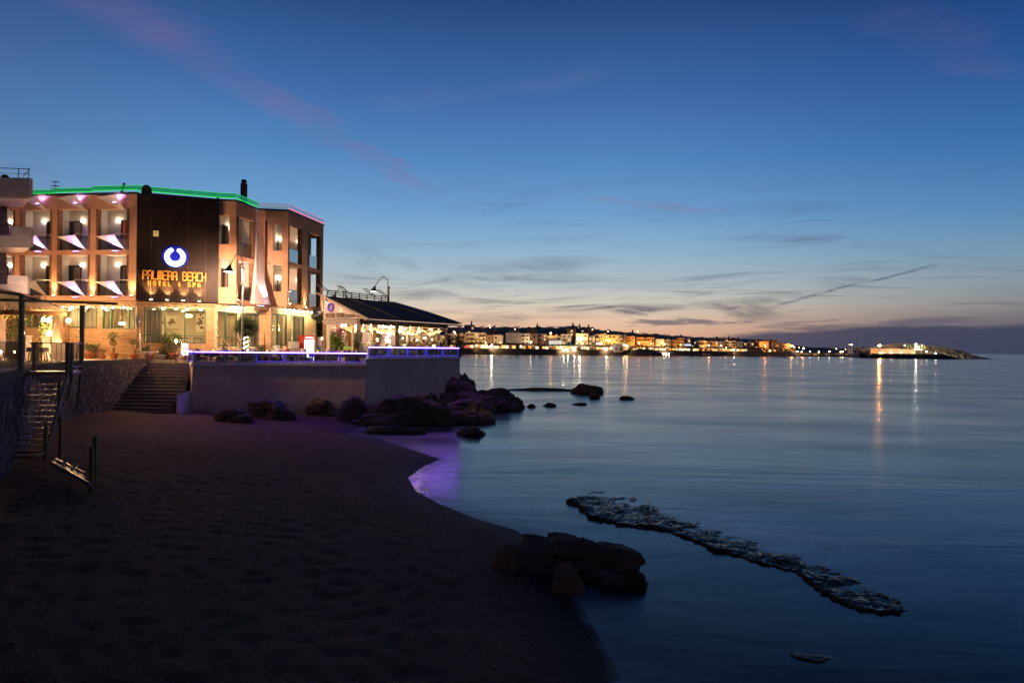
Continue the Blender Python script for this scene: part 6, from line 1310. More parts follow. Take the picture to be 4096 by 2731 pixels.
P = at(1140, 1404, 49.2); P.z = 3.7; ct_ = thing('service_counter', 'white service counter with stacked plates in front of the right hotel window', 'counter', tuple(P)); b = MB(Matrix.Translation(P) @ Matrix.Rotation(.5, 4, 'Z')); b.box(-1.0, 1.0, -.3, .3, 0, 1.0); b.build('body', M_WHITE, ct_); b = MB(Matrix.Translation(P) @ Matrix.Rotation(.5, 4, 'Z')); b.box(-1.05, 1.05, -.35, .35, 1.0, 1.05); b.build('worktop', M_POTW, ct_); b = MB(Matrix.Translation(P) @ Matrix.Rotation(.5, 4, 'Z')); b.box(.3, .95, -.2, .25, 1.051, 1.55); b.build('warming_box', M_WHITE, ct_)
for k in range(3): b = MB(); b.lathe((P.x - .55 + .02 * k, P.y - .2, 4.752 + .07 * k), [(.20, 0), (.24, .03), (.22, .06)], 12); b.build('plate_stack', M_WHITE, ct_)
# lit advertising box by the steps
P = at(742, 1420, 44.2); lb_ = thing('lit_sign_box', 'glowing advertising box with white round shapes at the head of the beach steps', 'sign', (P.x, P.y, 3.93)); b = MB(); b.box(P.x - .28, P.x + .20, P.y, P.y + .25, 3.93, 4.22); b.build('plinth', M_CONC, lb_); b = MB(); b.box(P.x - .30, P.x + .16, P.y + .05, P.y + .18, 4.221, 5.0); b.build('panel', M_WHITE, lb_)
b = MB(); n = 20
for cx_, cz_, r_ in ((-.07, 4.43, .21), (-.04, 4.83, .15)): b.add([(P.x + cx_ + r_ * math.cos(2 * PI * k / n), P.y + .045, cz_ + r_ * math.sin(2 * PI * k / n)) for k in range(n)], [tuple(range(n))[::-1]])
b.build('glowing_disc', led('disc_glow', (1, .98, .92), 9.0), lb_)
plant('little topiary with fairy lights in front of the glowing sign box', (P.x + .08, P.y - .25, 3.93), .95, .17, .12, .2, 51, m=M_LEAFD, trunk=.55, n=160, sz=.06, group='plants on the terrace')
# ---- guests
def skinned(name, pts, edges, m, parent):
    me = bpy.data.meshes.new(name); me.from_pydata([p[:3] for p in pts], edges, []); me.materials.append(m); me.materials.append(m)
    o = bpy.data.objects.new(name, me); COL.objects.link(o); o.parent = parent
    bm = bmesh.new(); bm.from_mesh(me); ly = bm.verts.layers.skin.verify()
    for v, p in zip(bm.verts, pts): v[ly].radius = (p[3], p[3] * (p[4] if len(p) > 4 else 1)); v[ly].use_root = (v.index == 0)
    bm.to_mesh(me); bm.free(); o.modifiers.new('skin', 'SKIN').use_smooth_shade = True; o.modifiers.new('sub', 'SUBSURF').render_levels = 2; o.modifiers['sub'].levels = 1; return o
M_SKIN = mat('skin', (.50, .28, .19), .6, .06, 8)
def seated(label, P, rz, shirt, hair, lean=.05):
    t = thing('person', label, 'person', tuple(P), rz, 'guests'); P_ = [(0, 0, .55, .15, .8), (0, lean, .82, .13, .75), (0, lean * 2, 1.06, .16, .65), (0, lean * 2, 1.18, .055), (0, lean * 1.6, 1.29, .095), (0, lean * 1.4, 1.40, .085)]
    E_ = [(0, 1), (1, 2), (2, 3), (3, 4), (4, 5)]
    for s_ in (-1, 1):
        k = len(P_); P_ += [(s_ * .10, -.06, .53, .085), (s_ * .12, -.42, .52, .068), (s_ * .13, -.44, .10, .045), (s_ * .13, -.58, .05, .035), (s_ * .20, lean * 2, 1.08, .055), (s_ * .26, -.08, .84, .042), (s_ * .18, -.34, .80, .032), (s_ * .16, -.42, .80, .028)]
        E_ += [(0, k), (k, k + 1), (k + 1, k + 2), (k + 2, k + 3), (2, k + 4), (k + 4, k + 5), (k + 5, k + 6), (k + 6, k + 7)]
    skinned('body', P_, E_, M_SKIN, t)
    Q = [(0, 0, .54, .165, .8), (0, lean, .82, .145, .75), (0, lean * 2, 1.06, .172, .66)] + [(s_ * .20, lean * 2, 1.08, .066) for s_ in (-1, 1)] + [(s_ * .26, -.08, .84, .053) for s_ in (-1, 1)]
    skinned('shirt', Q, [(0, 1), (1, 2), (2, 3), (2, 4), (3, 5), (4, 6)], shirt, t)
    R_ = [(0, 0, .53, .16, .8)] + [(s_ * .10, -.08, .53, .095) for s_ in (-1, 1)] + [(s_ * .12, -.42, .52, .077) for s_ in (-1, 1)] + [(s_ * .13, -.44, .12, .055) for s_ in (-1, 1)]
    skinned('trousers', R_, [(0, 1), (0, 2), (1, 3), (2, 4), (3, 5), (4, 6)], mat('dark_trousers', (.05, .05, .07), .9), t)
    b = MB(); b.ball((0, lean * 1.4 + .025, 1.40), (.098, .10, .10), 10, 8); b.ball((0, lean * 1.4 + .07, 1.33), (.085, .05, .10), 8, 6); o = bpy.data.objects.new('hair', b.mesh('hair', hair, True)); COL.objects.link(o); o.parent = t
    b = MB(); b.ball((0, lean * 1.5 - .095, 1.335), (.014, .02, .02), 6, 5)
    for s_ in (-1, 1): b.ball((s_ * .035, lean * 1.5 - .078, 1.365), (.012, .008, .008), 6, 4); b.ball((s_ * .095, lean * 1.5, 1.34), (.012, .02, .03), 6, 4)
    b.box(-.025, .025, lean * 1.5 - .088, lean * 1.5 - .08, 1.285, 1.295); o = bpy.data.objects.new('face_features', b.mesh('face_features', M_SKIN, True)); COL.objects.link(o); o.parent = t
HB, HD = mat('brown_hair', (.06, .035, .02), .6), mat('blond_hair', (.30, .20, .09), .6)
fa_ = math.atan2(fd.y, fd.x)
for i, (px_, Y, rz, sh, hr, lb) in enumerate(((1652, 57.5, fa_ + PI, (.55, .14, .04), HB, 'seated guest in an orange shirt at the far pavilion tables'), (1695, 56.5, fa_ + 2.2, (.10, .10, .16), HB, 'seated guest in dark clothes beside the right pavilion posts'), (1508, 50.3, fa_ + PI, (.50, .40, .36), HD, 'fair haired seated guest near the lanterns by the log columns'),
                                                (1755, 57.0, fa_ + 1.8, (.08, .07, .10), HD, 'seated guest in black at the right end of the pavilion'), (1146, 46.4, 2.6, (.30, .08, .12), HB, 'seated guest in a dark red top on the open terrace'))):
    p = at(px_, 1390, Y); seated(lb, (p.x, p.y, 4.15 if i != 4 else 3.68), rz, mat('shirt_%d' % i, sh, .9), hr)
p = at(1334, 1390, 51.5); t = thing('person', 'standing waiter in a blue checked shirt behind the gable side windows', 'person', (p.x, p.y, 4.19), .6, 'guests')
P_ = [(0, 0, .92, .15, .75), (0, .01, 1.18, .14, .7), (0, .02, 1.42, .17, .6), (0, 0, 1.54, .055), (0, -.02, 1.63, .09), (0, -.02, 1.73, .08)]; E_ = [(0, 1), (1, 2), (2, 3), (3, 4), (4, 5)]
for s_ in (-1, 1): k = len(P_); P_ += [(s_ * .10, 0, .86, .09), (s_ * .11, -.02, .48, .065), (s_ * .12, .02, .09, .042), (s_ * .13, -.12, .04, .035), (s_ * .20, .02, 1.43, .055), (s_ * .27, -.02, 1.15, .042), (s_ * .24, -.2, .98, .033), (s_ * .22, -.28, .96, .028)]; E_ += [(0, k), (k, k + 1), (k + 1, k + 2), (k + 2, k + 3), (2, k + 4), (k + 4, k + 5), (k + 5, k + 6), (k + 6, k + 7)]
skinned('body', P_, E_, M_SKIN, t); skinned('shirt', [(0, 0, .94, .165, .75), (0, .01, 1.18, .152, .7), (0, .02, 1.42, .18, .6), (-.2, .02, 1.43, .066), (.2, .02, 1.43, .066), (-.27, -.02, 1.15, .052), (.27, -.02, 1.15, .052)], [(0, 1), (1, 2), (2, 3), (2, 4), (3, 5), (4, 6)], mat('blue_check_shirt', (.16, .26, .44), .9, .5, 14), t); skinned('trousers', [(0, 0, .92, .16, .75), (-.10, 0, .86, .10), (.10, 0, .86, .10), (-.11, -.02, .48, .076), (.11, -.02, .48, .076), (-.12, .02, .12, .055), (.12, .02, .12, .055)], [(0, 1), (0, 2), (1, 3), (2, 4), (3, 5), (4, 6)], mat('dark_trousers', (.05, .05, .07)), t)
b = MB(); b.ball((0, .01, 1.73), (.092, .095, .09), 10, 8); o = bpy.data.objects.new('hair', b.mesh('hair', HB, True)); COL.objects.link(o); o.parent = t
# red neon sign hanging inside
P = at(1357, 1312, 51.2); b = MB()
for k in range(6): b.box(P.x - .10, P.x + .10, P.y, P.y + .02, P.z - .28 + .1 * k, P.z - .22 + .1 * k)
tag(b.build('neon_sign', led('red_neon', (1, .05, .06), 2.2)), 'small vertical red neon sign behind the gable side windows', 'neon sign')
# ================================================================== the town across the bay
def Ysh(q): return float(np.interp(q, [1700, 1780, 2100, 2600, 3000, 3400, 3600], [470, 480, 500, 550, 640, 735, 760]))
M_HILL = mat('dark_hill_scrub', (.045, .045, .035), .95, .5, .06, .6, .8)
M_QUAY = mat('quay_stone', (.13, .11, .10), .9, .3, .3, .4, 1.2)
sk = [(1640, 1312), (1780, 1308), (1850, 1306), (1960, 1305), (2150, 1307), (2270, 1306), (2340, 1309), (2400, 1319), (2500, 1326), (2600, 1334), (2700, 1341), (2800, 1349), (2900, 1351), (3000, 1355), (3110, 1364), (3160, 1380), (3260, 1386), (3340, 1391), (3400, 1394), (3520, 1402)]
def skz(q, Y): return EYE - ray(q, float(np.interp(q, [a for a, _ in sk], [b_ for _, b_ in sk])))[1] * Y
b = MB(); cols = list(range(1600, 3540, 6)); K = 7; vs = []
for q in cols:
    y0 = Ysh(q)
    for j in range(K):
        Y = y0 + [0, .5, 45, 120, 210, 300, 420][j]; a = ray(q, 1390)[0]
        zr = skz(q, y0 + 300); nz_ = 2.0 * noise.fractal(Vector((q * .03, j * 3.1, 0)), 1, 2, 4)
        z_ = [-.5, 3.6, 3.7, 3.7 + (zr - 3.7) * .35, 3.7 + (zr - 3.7) * .75, zr + .6 * nz_ - .8, zr * .5][j] + (nz_ * .4 if j in (3, 4) else 0)
        vs.append((a * Y, Y, z_))
b.add(vs, [(i * K + j, (i + 1) * K + j, (i + 1) * K + j + 1, i * K + j + 1) for i in range(len(cols) - 1) for j in range(K - 1)]); b.build('far_shore', M_HILL, kind='structure')
b = MB()
for q0, q1 in zip(range(1700, 3480, 20), range(1720, 3500, 20)):
    A_, C_ = at(q0, 1390, Ysh(q0) - .6), at(q1, 1390, Ysh(q1) - .6); dz = .25 * noise.noise((q0 * .05, 0, 0))
    b.prism([(A_.x, A_.y), (C_.x, C_.y), (C_.x, C_.y + 4), (A_.x, A_.y + 4)], -.4, 3.72 + .0 * dz)
b.build('quay', M_QUAY, kind='structure')
hc = {'cream': (.56, .50, .40), 'pink': (.52, .38, .34), 'white': (.64, .62, .58), 'tan': (.46, .34, .22), 'orange': (.50, .28, .12), 'grey': (.36, .35, .36), 'brown': (.24, .15, .10), 'yellow': (.58, .44, .20), 'violet': (.28, .24, .34)}
WIN = {}
def win_mesh(w_, h_, lit):
    k = (round(w_, 1), round(h_, 1), lit)
    if k not in WIN: b_ = MB(); b_.box(-w_ / 2, w_ / 2, -.06, .04, 0, h_); WIN[k] = b_.mesh('window', led('far_lit_window', (1, .66, .28), 1.2) if lit else mat('far_dark_window', (.04, .038, .045), .25))
    return WIN[k]
rt = random.Random(22)
def house(label, x0, x1, yt, yb, col, rows=2, cols_=3, balc=True, setb=14, depth=11, lit=0.2, shutters=True, name='town_house', group='houses along the far shore', Y=None):
    xm = (x0 + x1) / 2; Y = Y or Ysh(xm) + setb; A_, C_ = at(x0, yt, Y), at(x1, yt, Y); zt = at(xm, yt, Y).z; zb = 3.55 if yb is None else at(xm, yb, Y).z
    W_ = C_.x - A_.x; t = thing(name, label, 'house', ((A_.x + C_.x) / 2, Y, zb), 0, group); m = mat('far_render_' + col, hc[col], .9, .12, .25)
    b = MB(); b.box(A_.x, C_.x, Y, Y + depth, zb, zt - .35); b.build('wall', m, t)
    b = MB(); b.box(A_.x - .12, C_.x + .12, Y - .12, Y + depth, zt - .35, zt); b.build('roof_parapet', m, t)
    H = zt - .35 - zb; base = .32 * H if yb is None else .08 * H; fh = (H - base) / rows
    for r_ in range(rows):
        zf = zb + base + fh * r_
        for c in range(cols_):
            if rt.random() < .12: continue
            ww = min(1.5, W_ / cols_ * rt.uniform(.38, .58)); o = obj('window', win_mesh(ww, min(2.0, fh * .55), rt.random() < lit), t, (A_.x + W_ * (c + .5) / cols_ - t.location.x, -.02, zf + fh * .18 - zb))
        if balc:
            b = MB(); i0, i1 = A_.x + W_ * .06, C_.x - W_ * .06; b.box(i0, i1, Y - 1.1, Y - .13, zf, zf + .16); bl = b.build('balcony', m, t)
            b = MB(); b.box(i0, i1, Y - 1.1, Y - 1.0, zf + .161, zf + .85); b.build('balcony_front', m if rt.random() < .6 else M_DARK, bl)
    if rt.random() < .6:
        b = MB(); b.box(A_.x + W_ * .6, A_.x + W_ * .6 + 1.6, Y + 3, Y + 5, zt, zt + 1.2); b.build('water_tank', mat('far_render_grey', hc['grey']), t)
    return t
TB = [('grey house seen through the left pavilion openings', 1588, 1640, 1338, 'grey', 3, 3), ('white house seen through the middle of the pavilion', 1642, 1706, 1334, 'white', 3, 4), ('cream house seen through the right pavilion openings', 1708, 1784, 1340, 'cream', 3, 4), ('pale pink low house next to the pavilion roof edge', 1786, 1830, 1334, 'pink', 2, 2), ('pink house with an outside stair, second from the pavilion', 1811, 1864, 1336, 'pink', 2, 3), ('cream three bay house with shuttered balconies', 1862, 1916, 1329, 'cream', 3, 3), ('taller cream house with two square windows per floor', 1917, 1944, 1331, 'cream', 3, 2), ('narrow brown house in shadow behind the brightest quay lamp', 1946, 1971, 1340, 'brown', 2, 1),
      ('pale grey house with stepped white balconies', 1973, 2014, 1339, 'cream', 2, 2), ('windowless grey gable wall, wide', 2022, 2084, 1331, 'grey', 1, 0), ('white house with arched windows', 2084, 2120, 1334, 'white', 3, 2), ('brown side wall left of the pink balcony house', 2121, 2152, 1334, 'brown', 2, 1), ('pinkish house with dark balconies', 2153, 2189, 1335, 'pink', 3, 2), ('long low cream house above a row of white awnings', 2190, 2246, 1343, 'cream', 2, 3),
      ('white stepped house right of the white awnings', 2247, 2288, 1336, 'white', 3, 2), ('tan house with a big flood lamp on its front', 2304, 2354, 1334, 'tan', 3, 2), ('cream house with long balcony, right of the flood lamp house', 2355, 2382, 1342, 'cream', 2, 2), ('yellow lit house with four small windows', 2383, 2419, 1336, 'yellow', 3, 3), ('wide bright yellow house with long balconies', 2420, 2476, 1339, 'yellow', 3, 4),
      ('pale greenish white house with lit upper windows', 2477, 2491, 1339, 'white', 3, 1), ('narrow dark brown house behind the ruin', 2492, 2506, 1342, 'brown', 2, 1), ('orange red house behind the palms', 2507, 2541, 1345, 'orange', 3, 2), ('large orange house with balconies behind the tall palms', 2546, 2619, 1349, 'orange', 3, 5), ('cream house right of the palms', 2621, 2656, 1356, 'cream', 2, 2), ('narrow cream house with a lit top window', 2657, 2684, 1358, 'cream', 2, 2),
      ('brown house in the middle of the waterfront', 2685, 2709, 1359, 'brown', 2, 2), ('tan house with dark shutters beside the blue lit sign', 2710, 2738, 1352, 'tan', 3, 2), ('pink house above the blue lit sign', 2739, 2764, 1353, 'pink', 2, 2), ('dark grey house with open loggia', 2766, 2795, 1362, 'grey', 2, 3), ('cream house with white awnings on two floors', 2796, 2829, 1362, 'cream', 2, 3), ('long tan house with a row of amber lamps', 2831, 2872, 1365, 'tan', 2, 4),
      ('violet grey narrow house', 2873, 2893, 1366, 'violet', 2, 2), ('weathered tan house right of the violet one', 2896, 2946, 1363, 'tan', 3, 3), ('white house with lit corner', 2948, 2972, 1366, 'white', 2, 2), ('low tan house near the harbour', 2974, 3018, 1368, 'tan', 2, 3), ('dark narrow house near the harbour', 3019, 3034, 1369, 'brown', 2, 1), ('orange lit house by the harbour street lamp', 3036, 3076, 1365, 'orange', 3, 2), ('largest tan block at the harbour end of the row', 3077, 3130, 1368, 'tan', 3, 4), ('unfinished terrace house at the end of the row', 3131, 3160, 1374, 'tan', 2, 2)]
for l_, a, c, yt, col, r_, k_ in TB: house(l_, a, c - 1, yt, None, col, r_, k_, balc=k_ > 1)
for l_, a, c, yt, yb, col, r_, k_, dY in [('tall orange tan house standing behind the white stepped house', 2270, 2304, 1315, 1360, 'tan', 3, 1, 40), ('dark plaza block with a chimney on the skyline', 1857, 1897, 1299, 1340, 'grey', 2, 3, 120), ('grey house on the slope, left of the plaza block', 1808, 1850, 1318, 1345, 'grey', 2, 3, 70), ('dark house on the slope behind the cream houses', 1912, 1950, 1316, 1345, 'grey', 2, 2, 70), ('brown house on the slope with a lit window', 1952, 1994, 1322, 1350, 'brown', 2, 2, 60),
                                          ('house with roof panels behind the arched white house', 2108, 2150, 1318, 1345, 'brown', 2, 2, 60), ('grey house behind the gable wall', 2036, 2078, 1320, 1345, 'grey', 2, 2, 60), ('low skyline house with pines, left', 2268, 2312, 1304, 1322, 'grey', 1, 3, 200), ('low skyline house with pines, right', 2322, 2372, 1309, 1330, 'grey', 2, 3, 190), ('small skyline house with a lit window', 2352, 2380, 1312, 1332, 'grey', 1, 2, 160), ('lit villa high on the slope', 2418, 2444, 1321, 1336, 'cream', 1, 3, 170),
                                          ('slope house behind the yellow houses', 2398, 2440, 1328, 1348, 'tan', 1, 3, 70), ('slope house behind the orange house', 2560, 2610, 1338, 1356, 'brown', 1, 3, 70), ('flat roofed house on the ridge, right of the lit villa', 2610, 2636, 1335, 1350, 'grey', 1, 2, 140), ('small slope house above the blue sign', 2700, 2740, 1343, 1358, 'grey', 1, 2, 70), ('slope house above the violet house', 2845, 2885, 1350, 1368, 'grey', 1, 2, 60), ('upper house above the harbour end', 2900, 2950, 1354, 1370, 'brown', 1, 3, 60), ('long upper house above the largest block', 3018, 3112, 1358, 1370, 'brown', 1, 5, 40)]:
    house(l_, a, c, yt, yb, col, r_, k_, balc=False, setb=dY, group='houses on the far hillside', lit=.16)
P = at(1886, 1300, Ysh(1886) + 126); b = MB(); b.box(P.x - .6, P.x + .6, P.y, P.y + 1.2, P.z - 1, at(1886, 1284, Ysh(1886) + 126).z); tag(b.build('tall_chimney', mat('far_render_grey', hc['grey'])), 'tall square chimney on the plaza block', 'chimney')
sgp = Seg((at(1868, 1310, 599).x, Ysh(1870) + 119.8), (at(1896, 1310, 599).x, Ysh(1870) + 119.8)); pz = thing('plaza_sign', 'faint rooftop lettering on the dark plaza block', 'sign', tuple(sgp.w(sgp.L / 2, 0, 19))); letters(sgp, 'LIO PLAZA', 0, sgp.L, at(1880, 1311, 600).z, at(1880, 1306, 600).z, .1, mat('pale_far_letter', (.3, .28, .3), .8), pz, .22, .7, dep=.2)
h_ = house('harbour office, long white lit building by the masts', 3412, 3482, 1391, 1416, 'white', 1, 4, balc=False, Y=700, lit=0)
# tavernas under awnings along the quay
M_AWN = mat('dark_awning', (.045, .042, .045), .9, .3, .4)
EM = [led('tavern_glow_a', (1, .54, .18), 1.7), led('tavern_glow_b', (1, .74, .40), 2.4), led('tavern_glow_c', (1, .38, .09), 1.3), led('tavern_glow_d', (.80, .90, .74), .9), led('tavern_glow_e', (1, .14, .12), .9)]
bl_m = MB(); bl_m.ball((0, 0, 0), .17, 6, 5); BLB = [bl_m.mesh('bulb', led('tavern_bulb_%d' % i, c, s_)) for i, (c, s_) in enumerate((((1, .62, .28), 9), ((1, .88, .7), 14), ((1, .42, .10), 9), ((.2, 1, .35), 3)))]
tv_kit = {}
edges = [1580, 1640, 1696, 1742, 1784, 1842, 1894, 1950, 2004, 2064, 2128, 2196, 2252, 2312, 2372, 2440, 2500, 2560, 2622, 2690, 2752, 2812, 2876, 2940, 3004, 3060, 3120, 3190]
tv_lab = ['half hidden', 'post screened', 'pavilion framed', 'lamp strung', 'white lit', 'red tinted', 'softly lit', 'bright yellow', 'warm', 'dark roofed', 'long awninged', 'green flecked', 'green awninged', 'white panelled', 'string lit', 'ochre', 'palm side', 'palm shaded', 'crowded', 'brightest', 'blue signed', 'amber', 'lantern hung', 'low', 'white fronted', 'dim', 'last']
for i, (q0, q1) in enumerate(zip(edges[:-1], edges[1:])):
    Y = Ysh((q0 + q1) / 2) + 3.0; A_, C_ = at(q0 + 1, 1390, Y), at(q1 - 1, 1390, Y); zr = 3.62; W_ = C_.x - A_.x
    t = thing('waterfront_tavern', f'{tv_lab[i]} waterfront tavern under a dark awning, {("left of the gable wall", "near the white awnings", "by the quay lamps", "by the palms", "in the middle of the row", "toward the harbour")[min(5, max(0, i - 4) // 4)]}', 'tavern', ((A_.x + C_.x) / 2, Y, zr), 0, 'taverns along the far quay')
    hh = rt.uniform(3.6, 4.4); b = MB(); b.add([(A_.x, Y - .6, zr + hh - .8), (C_.x, Y - .6, zr + hh - .8), (C_.x, Y + 9, zr + hh + .5), (A_.x, Y + 9, zr + hh + .5), (A_.x, Y - .6, zr + hh - .95), (C_.x, Y - .6, zr + hh - .95), (C_.x, Y + 9, zr + hh + .3), (A_.x, Y + 9, zr + hh + .3)], [(0, 1, 2, 3), (7, 6, 5, 4), (0, 4, 5, 1), (1, 5, 6, 2), (2, 6, 7, 3), (3, 7, 4, 0)]); b.build('awning_roof', M_AWN if i not in (11, 12) else mat('green_awning', (.05, .16, .07), .9), t)
    n = max(4, int(W_ / 2.2)); dim = .35 if i >= 24 else 1
    for k in range(n):
        xa, xb = A_.x + W_ * k / n, A_.x + W_ * (k + 1) / n
        b = MB(); b.box(xa - .07, xa + .07, Y, Y + .15, zr, zr + hh - .95); b.build('post', M_WHITE if rt.random() < .5 else M_DARK, t)
        if rt.random() < .64 * dim + .05:
            e_ = EM[1 if rt.random() < .35 else (4 if i == 5 and rt.random() < .7 else (3 if rt.random() < .15 else (2 if rt.random() < .4 else 0)))]; z0_ = zr + rt.uniform(.7, 1.2)
            b = MB(); b.box(xa + .15, xb - .15, Y + 3.5, Y + 3.6, z0_, zr + hh - rt.uniform(1.2, 1.6)); b.build('lit_window', e_, t)
        if rt.random() < .7 * dim: obj('bulb', BLB[3 if i in (11, 12) and rt.random() < .4 else rt.choice((0, 0, 1, 2))], t, (xa + rt.uniform(.2, 1.6) - t.location.x, rt.uniform(-.4, 2.5), hh - rt.uniform(.8, 1.5)))
    b = MB(); b.box(A_.x, C_.x, Y + 3.7, Y + 8, zr, zr + hh - .5); b.build('back_wall', mat('far_render_tan', hc['tan']), t)
    b = MB(); b.box(A_.x, C_.x, Y - .3, Y - .2, zr, zr + .75); b.build('front_rail', M_DARK, t)
b = MB(); Y = Ysh(2218) + 11
for k in range(6): A_ = at(2196 + 9 * k, 1362, Y); C_ = at(2204 + 9 * k, 1377, Y - 3); b.quad((A_.x, Y, A_.z), (C_.x, Y, A_.z), (C_.x, Y - 2.5, C_.z), (A_.x, Y - 2.5, C_.z))
tag(b.build('white_awning', led('lit_white_awning', (1, .90, .74), .9), kind=None), 'row of glowing white canvas awnings on the long low house', 'awning')
b = MB(); A_ = at(2738, 1377, Ysh(2750) + 9); C_ = at(2764, 1382, Ysh(2750) + 9); b.box(A_.x, C_.x, A_.y, A_.y + .3, C_.z, A_.z); tag(b.build('lit_shop_sign', led('blue_sign', (.35, .55, 1), 2.5)), 'bluish white glowing shop sign on the waterfront', 'sign')
b = MB(); A_ = at(2386, 1370, Ysh(2400) + 9); C_ = at(2410, 1378, Ysh(2400) + 9); b.box(A_.x, C_.x, A_.y, A_.y + .3, C_.z, A_.z); tag(b.build('lit_shop_sign', led('white_sign', (1, .92, .95), 1.8)), 'white glowing shop sign below the yellow lit house', 'sign')
# lamps of the waterfront
GM = {}
def qlamp(label, q, py_, Y, col, s_, W, r=.45,  group='lamps of the far waterfront', base=3.6, wk=1.45):
    s_ = s_ * .8; r = r * .8; P = at(q, py_, Y); t = thing('quay_lamp', label, 'street lamp', (P.x, P.y, base), 0, group); k = (col, s_, r)
    if k not in GM: b_ = MB(); b_.ball((0, 0, 0), r, 10, 8); GM[k] = b_.mesh('lantern', led('quay_%d' % len(GM), col, s_), True)
    obj('lantern', GM[k], t, (0, 0, P.z - base))
    if P.z - base > 1: b = MB(); b.tube([(P.x, P.y + .1, base), (P.x, P.y + .1, P.z)], .09, 6); b.build('pole', M_DARK, t)
    if W: lamp('SPOT', t, (P.x, P.y - 4.0, P.z + .5), W * wk, (1, .62, .30) if col == WC else col, (P.x, P.y + 10, P.z + 1.0), 165, .4, .3)
WC, OC, AC = (1, .84, .58), (1, .42, .10), (1, .58, .22)
for l_, q, py_, dY, c, s_, W, r in [('lamp glinting through the left pavilion openings', 1612, 1352, 4, WC, 60, 3000, .5), ('lamp glinting through the middle of the pavilion', 1668, 1360, 2, AC, 60, 3000, .5), ('lamp glinting through the right pavilion openings', 1728, 1358, 3, AC, 60, 3000, .45), ('brightest white quay lamp left of the gable wall', 1967, 1382, 1.5, WC, 260, 6000, .75), ('first of three white lamps low on the quay', 2255, 1399, -1.2, WC, 300, 2500, .5), ('second of three white lamps low on the quay', 2272, 1399, -1.2, WC, 260, 2000, .45), ('third of three white lamps low on the quay', 2298, 1399, -1.2, WC, 300, 2500, .55), ('large flood lamp on the tan house front', 2320, 1358, 12, WC, 220, 9000, .8), ('white lamp on the quay left of the ruin', 2426, 1397, -1.2, WC, 280, 2500, .55),
                                    ('orange street lamp above the roofs of the row', 2203, 1333, 18, OC, 90, 4000, .7), ('amber lamp among the left taverns', 1943, 1371, 6, OC, 60, 1500, .45), ('small white lamp on the left roofs', 1820, 1330, 16, WC, 50, 1200, .5), ('lamp on the tavern below the cream houses', 1905, 1381, 1, AC, 90, 1200, .4), ('lamp before the arched white house', 2124, 1368, 8, WC, 70, 2500, .45), ('lamp on the yellow house front', 2434, 1363, 10, AC, 90, 5000, .5),
                                    ('left of two lamps glaring between the palms', 2496, 1380, 4, AC, 120, 4000, .8), ('right of two lamps glaring between the palms', 2508, 1383, 4, AC, 120, 4000, .8), ('lamp before the large orange house', 2556, 1372, 7, OC, 70, 6000, .45), ('second lamp before the large orange house', 2604, 1374, 7, OC, 60, 5000, .45), ('leftmost white lamp at the boats under the bushes', 2632, 1415, -2, WC, 220, 800, .4), ('middle left white lamp at the boats', 2655, 1416, -2, WC, 200, 800, .4), ('middle right white lamp at the boats', 2664, 1416, -2, WC, 160, 600, .35), ('rightmost white lamp at the boats', 2675, 1416, -2, WC, 160, 600, .35),
                                    ('lamp before the narrow cream house', 2660, 1376, 7, AC, 70, 4000, .4), ('lamp left of the blue sign', 2722, 1379, 6, OC, 80, 3500, .45), ('amber lamp on the long tan house', 2835, 1381, 6, OC, 110, 3500, .6), ('lamp by the violet house', 2885, 1382, 6, AC, 60, 2000, .4), ('white flare lamp by the white house', 2936, 1398, 1, WC, 120, 3000, .6), ('lamp under the weathered tan house', 2905, 1391, 3, AC, 60, 2000, .4), ('orange lamp by the orange harbour house', 3060, 1383, 8, OC, 130, 6000, .7),
                                    ('left of twin orange lamps past the last house', 3164, 1384, 5, OC, 130, 3000, .6), ('right of twin orange lamps past the last house', 3171, 1384, 5, OC, 130, 3000, .6), ('lone orange lamp over the boats', 3214, 1393, 2, OC, 140, 2500, .7), ('white lamp beside the harbour masts', 3407, 1379, 0, (.8, 1, .9), 60, 1500, .5), ('red orange lamp beside the harbour masts', 3399, 1378, 0, (1, .25, .08), 70, 1000, .5)]: qlamp(l_, q, py_, Ysh(q) + dY, c, s_, W, r)
for i, q in enumerate((3190, 3207, 3240, 3275, 3318, 3362, 3370)): qlamp(f'{nn[i]} small lamp low over the harbour boats, counted from left', q, 1406 + (i % 2), Ysh(q) - 3, AC if i % 2 else WC, 110, 500, .45, base=3.0)
for i, (q, py_) in enumerate(((1958, 1301), (1961, 1311), (2370, 1318), (2432, 1325), (2618, 1345), (2550, 1324), (3178, 1389), (3196, 1390), (3345, 1395), (3382, 1397), (2060, 1316))): qlamp('distant yellow lamp on the hillside, ' + ('on the ridge right of the chimney', 'just under the ridge right of the chimney', 'at the small skyline house', 'at the lit villa', 'right of the palms', 'at the ridge above the orange house', 'past the twin orange lamps', 'farther past the twin orange lamps', 'on the low point left of the masts', 'on the low point nearest the masts', 'above the gable wall')[i], q, py_, Ysh(q) + 150, AC, 26, 0, .5, 'lamps on the far hillside', base=at(q, py_, Ysh(q) + 150).z - .9)
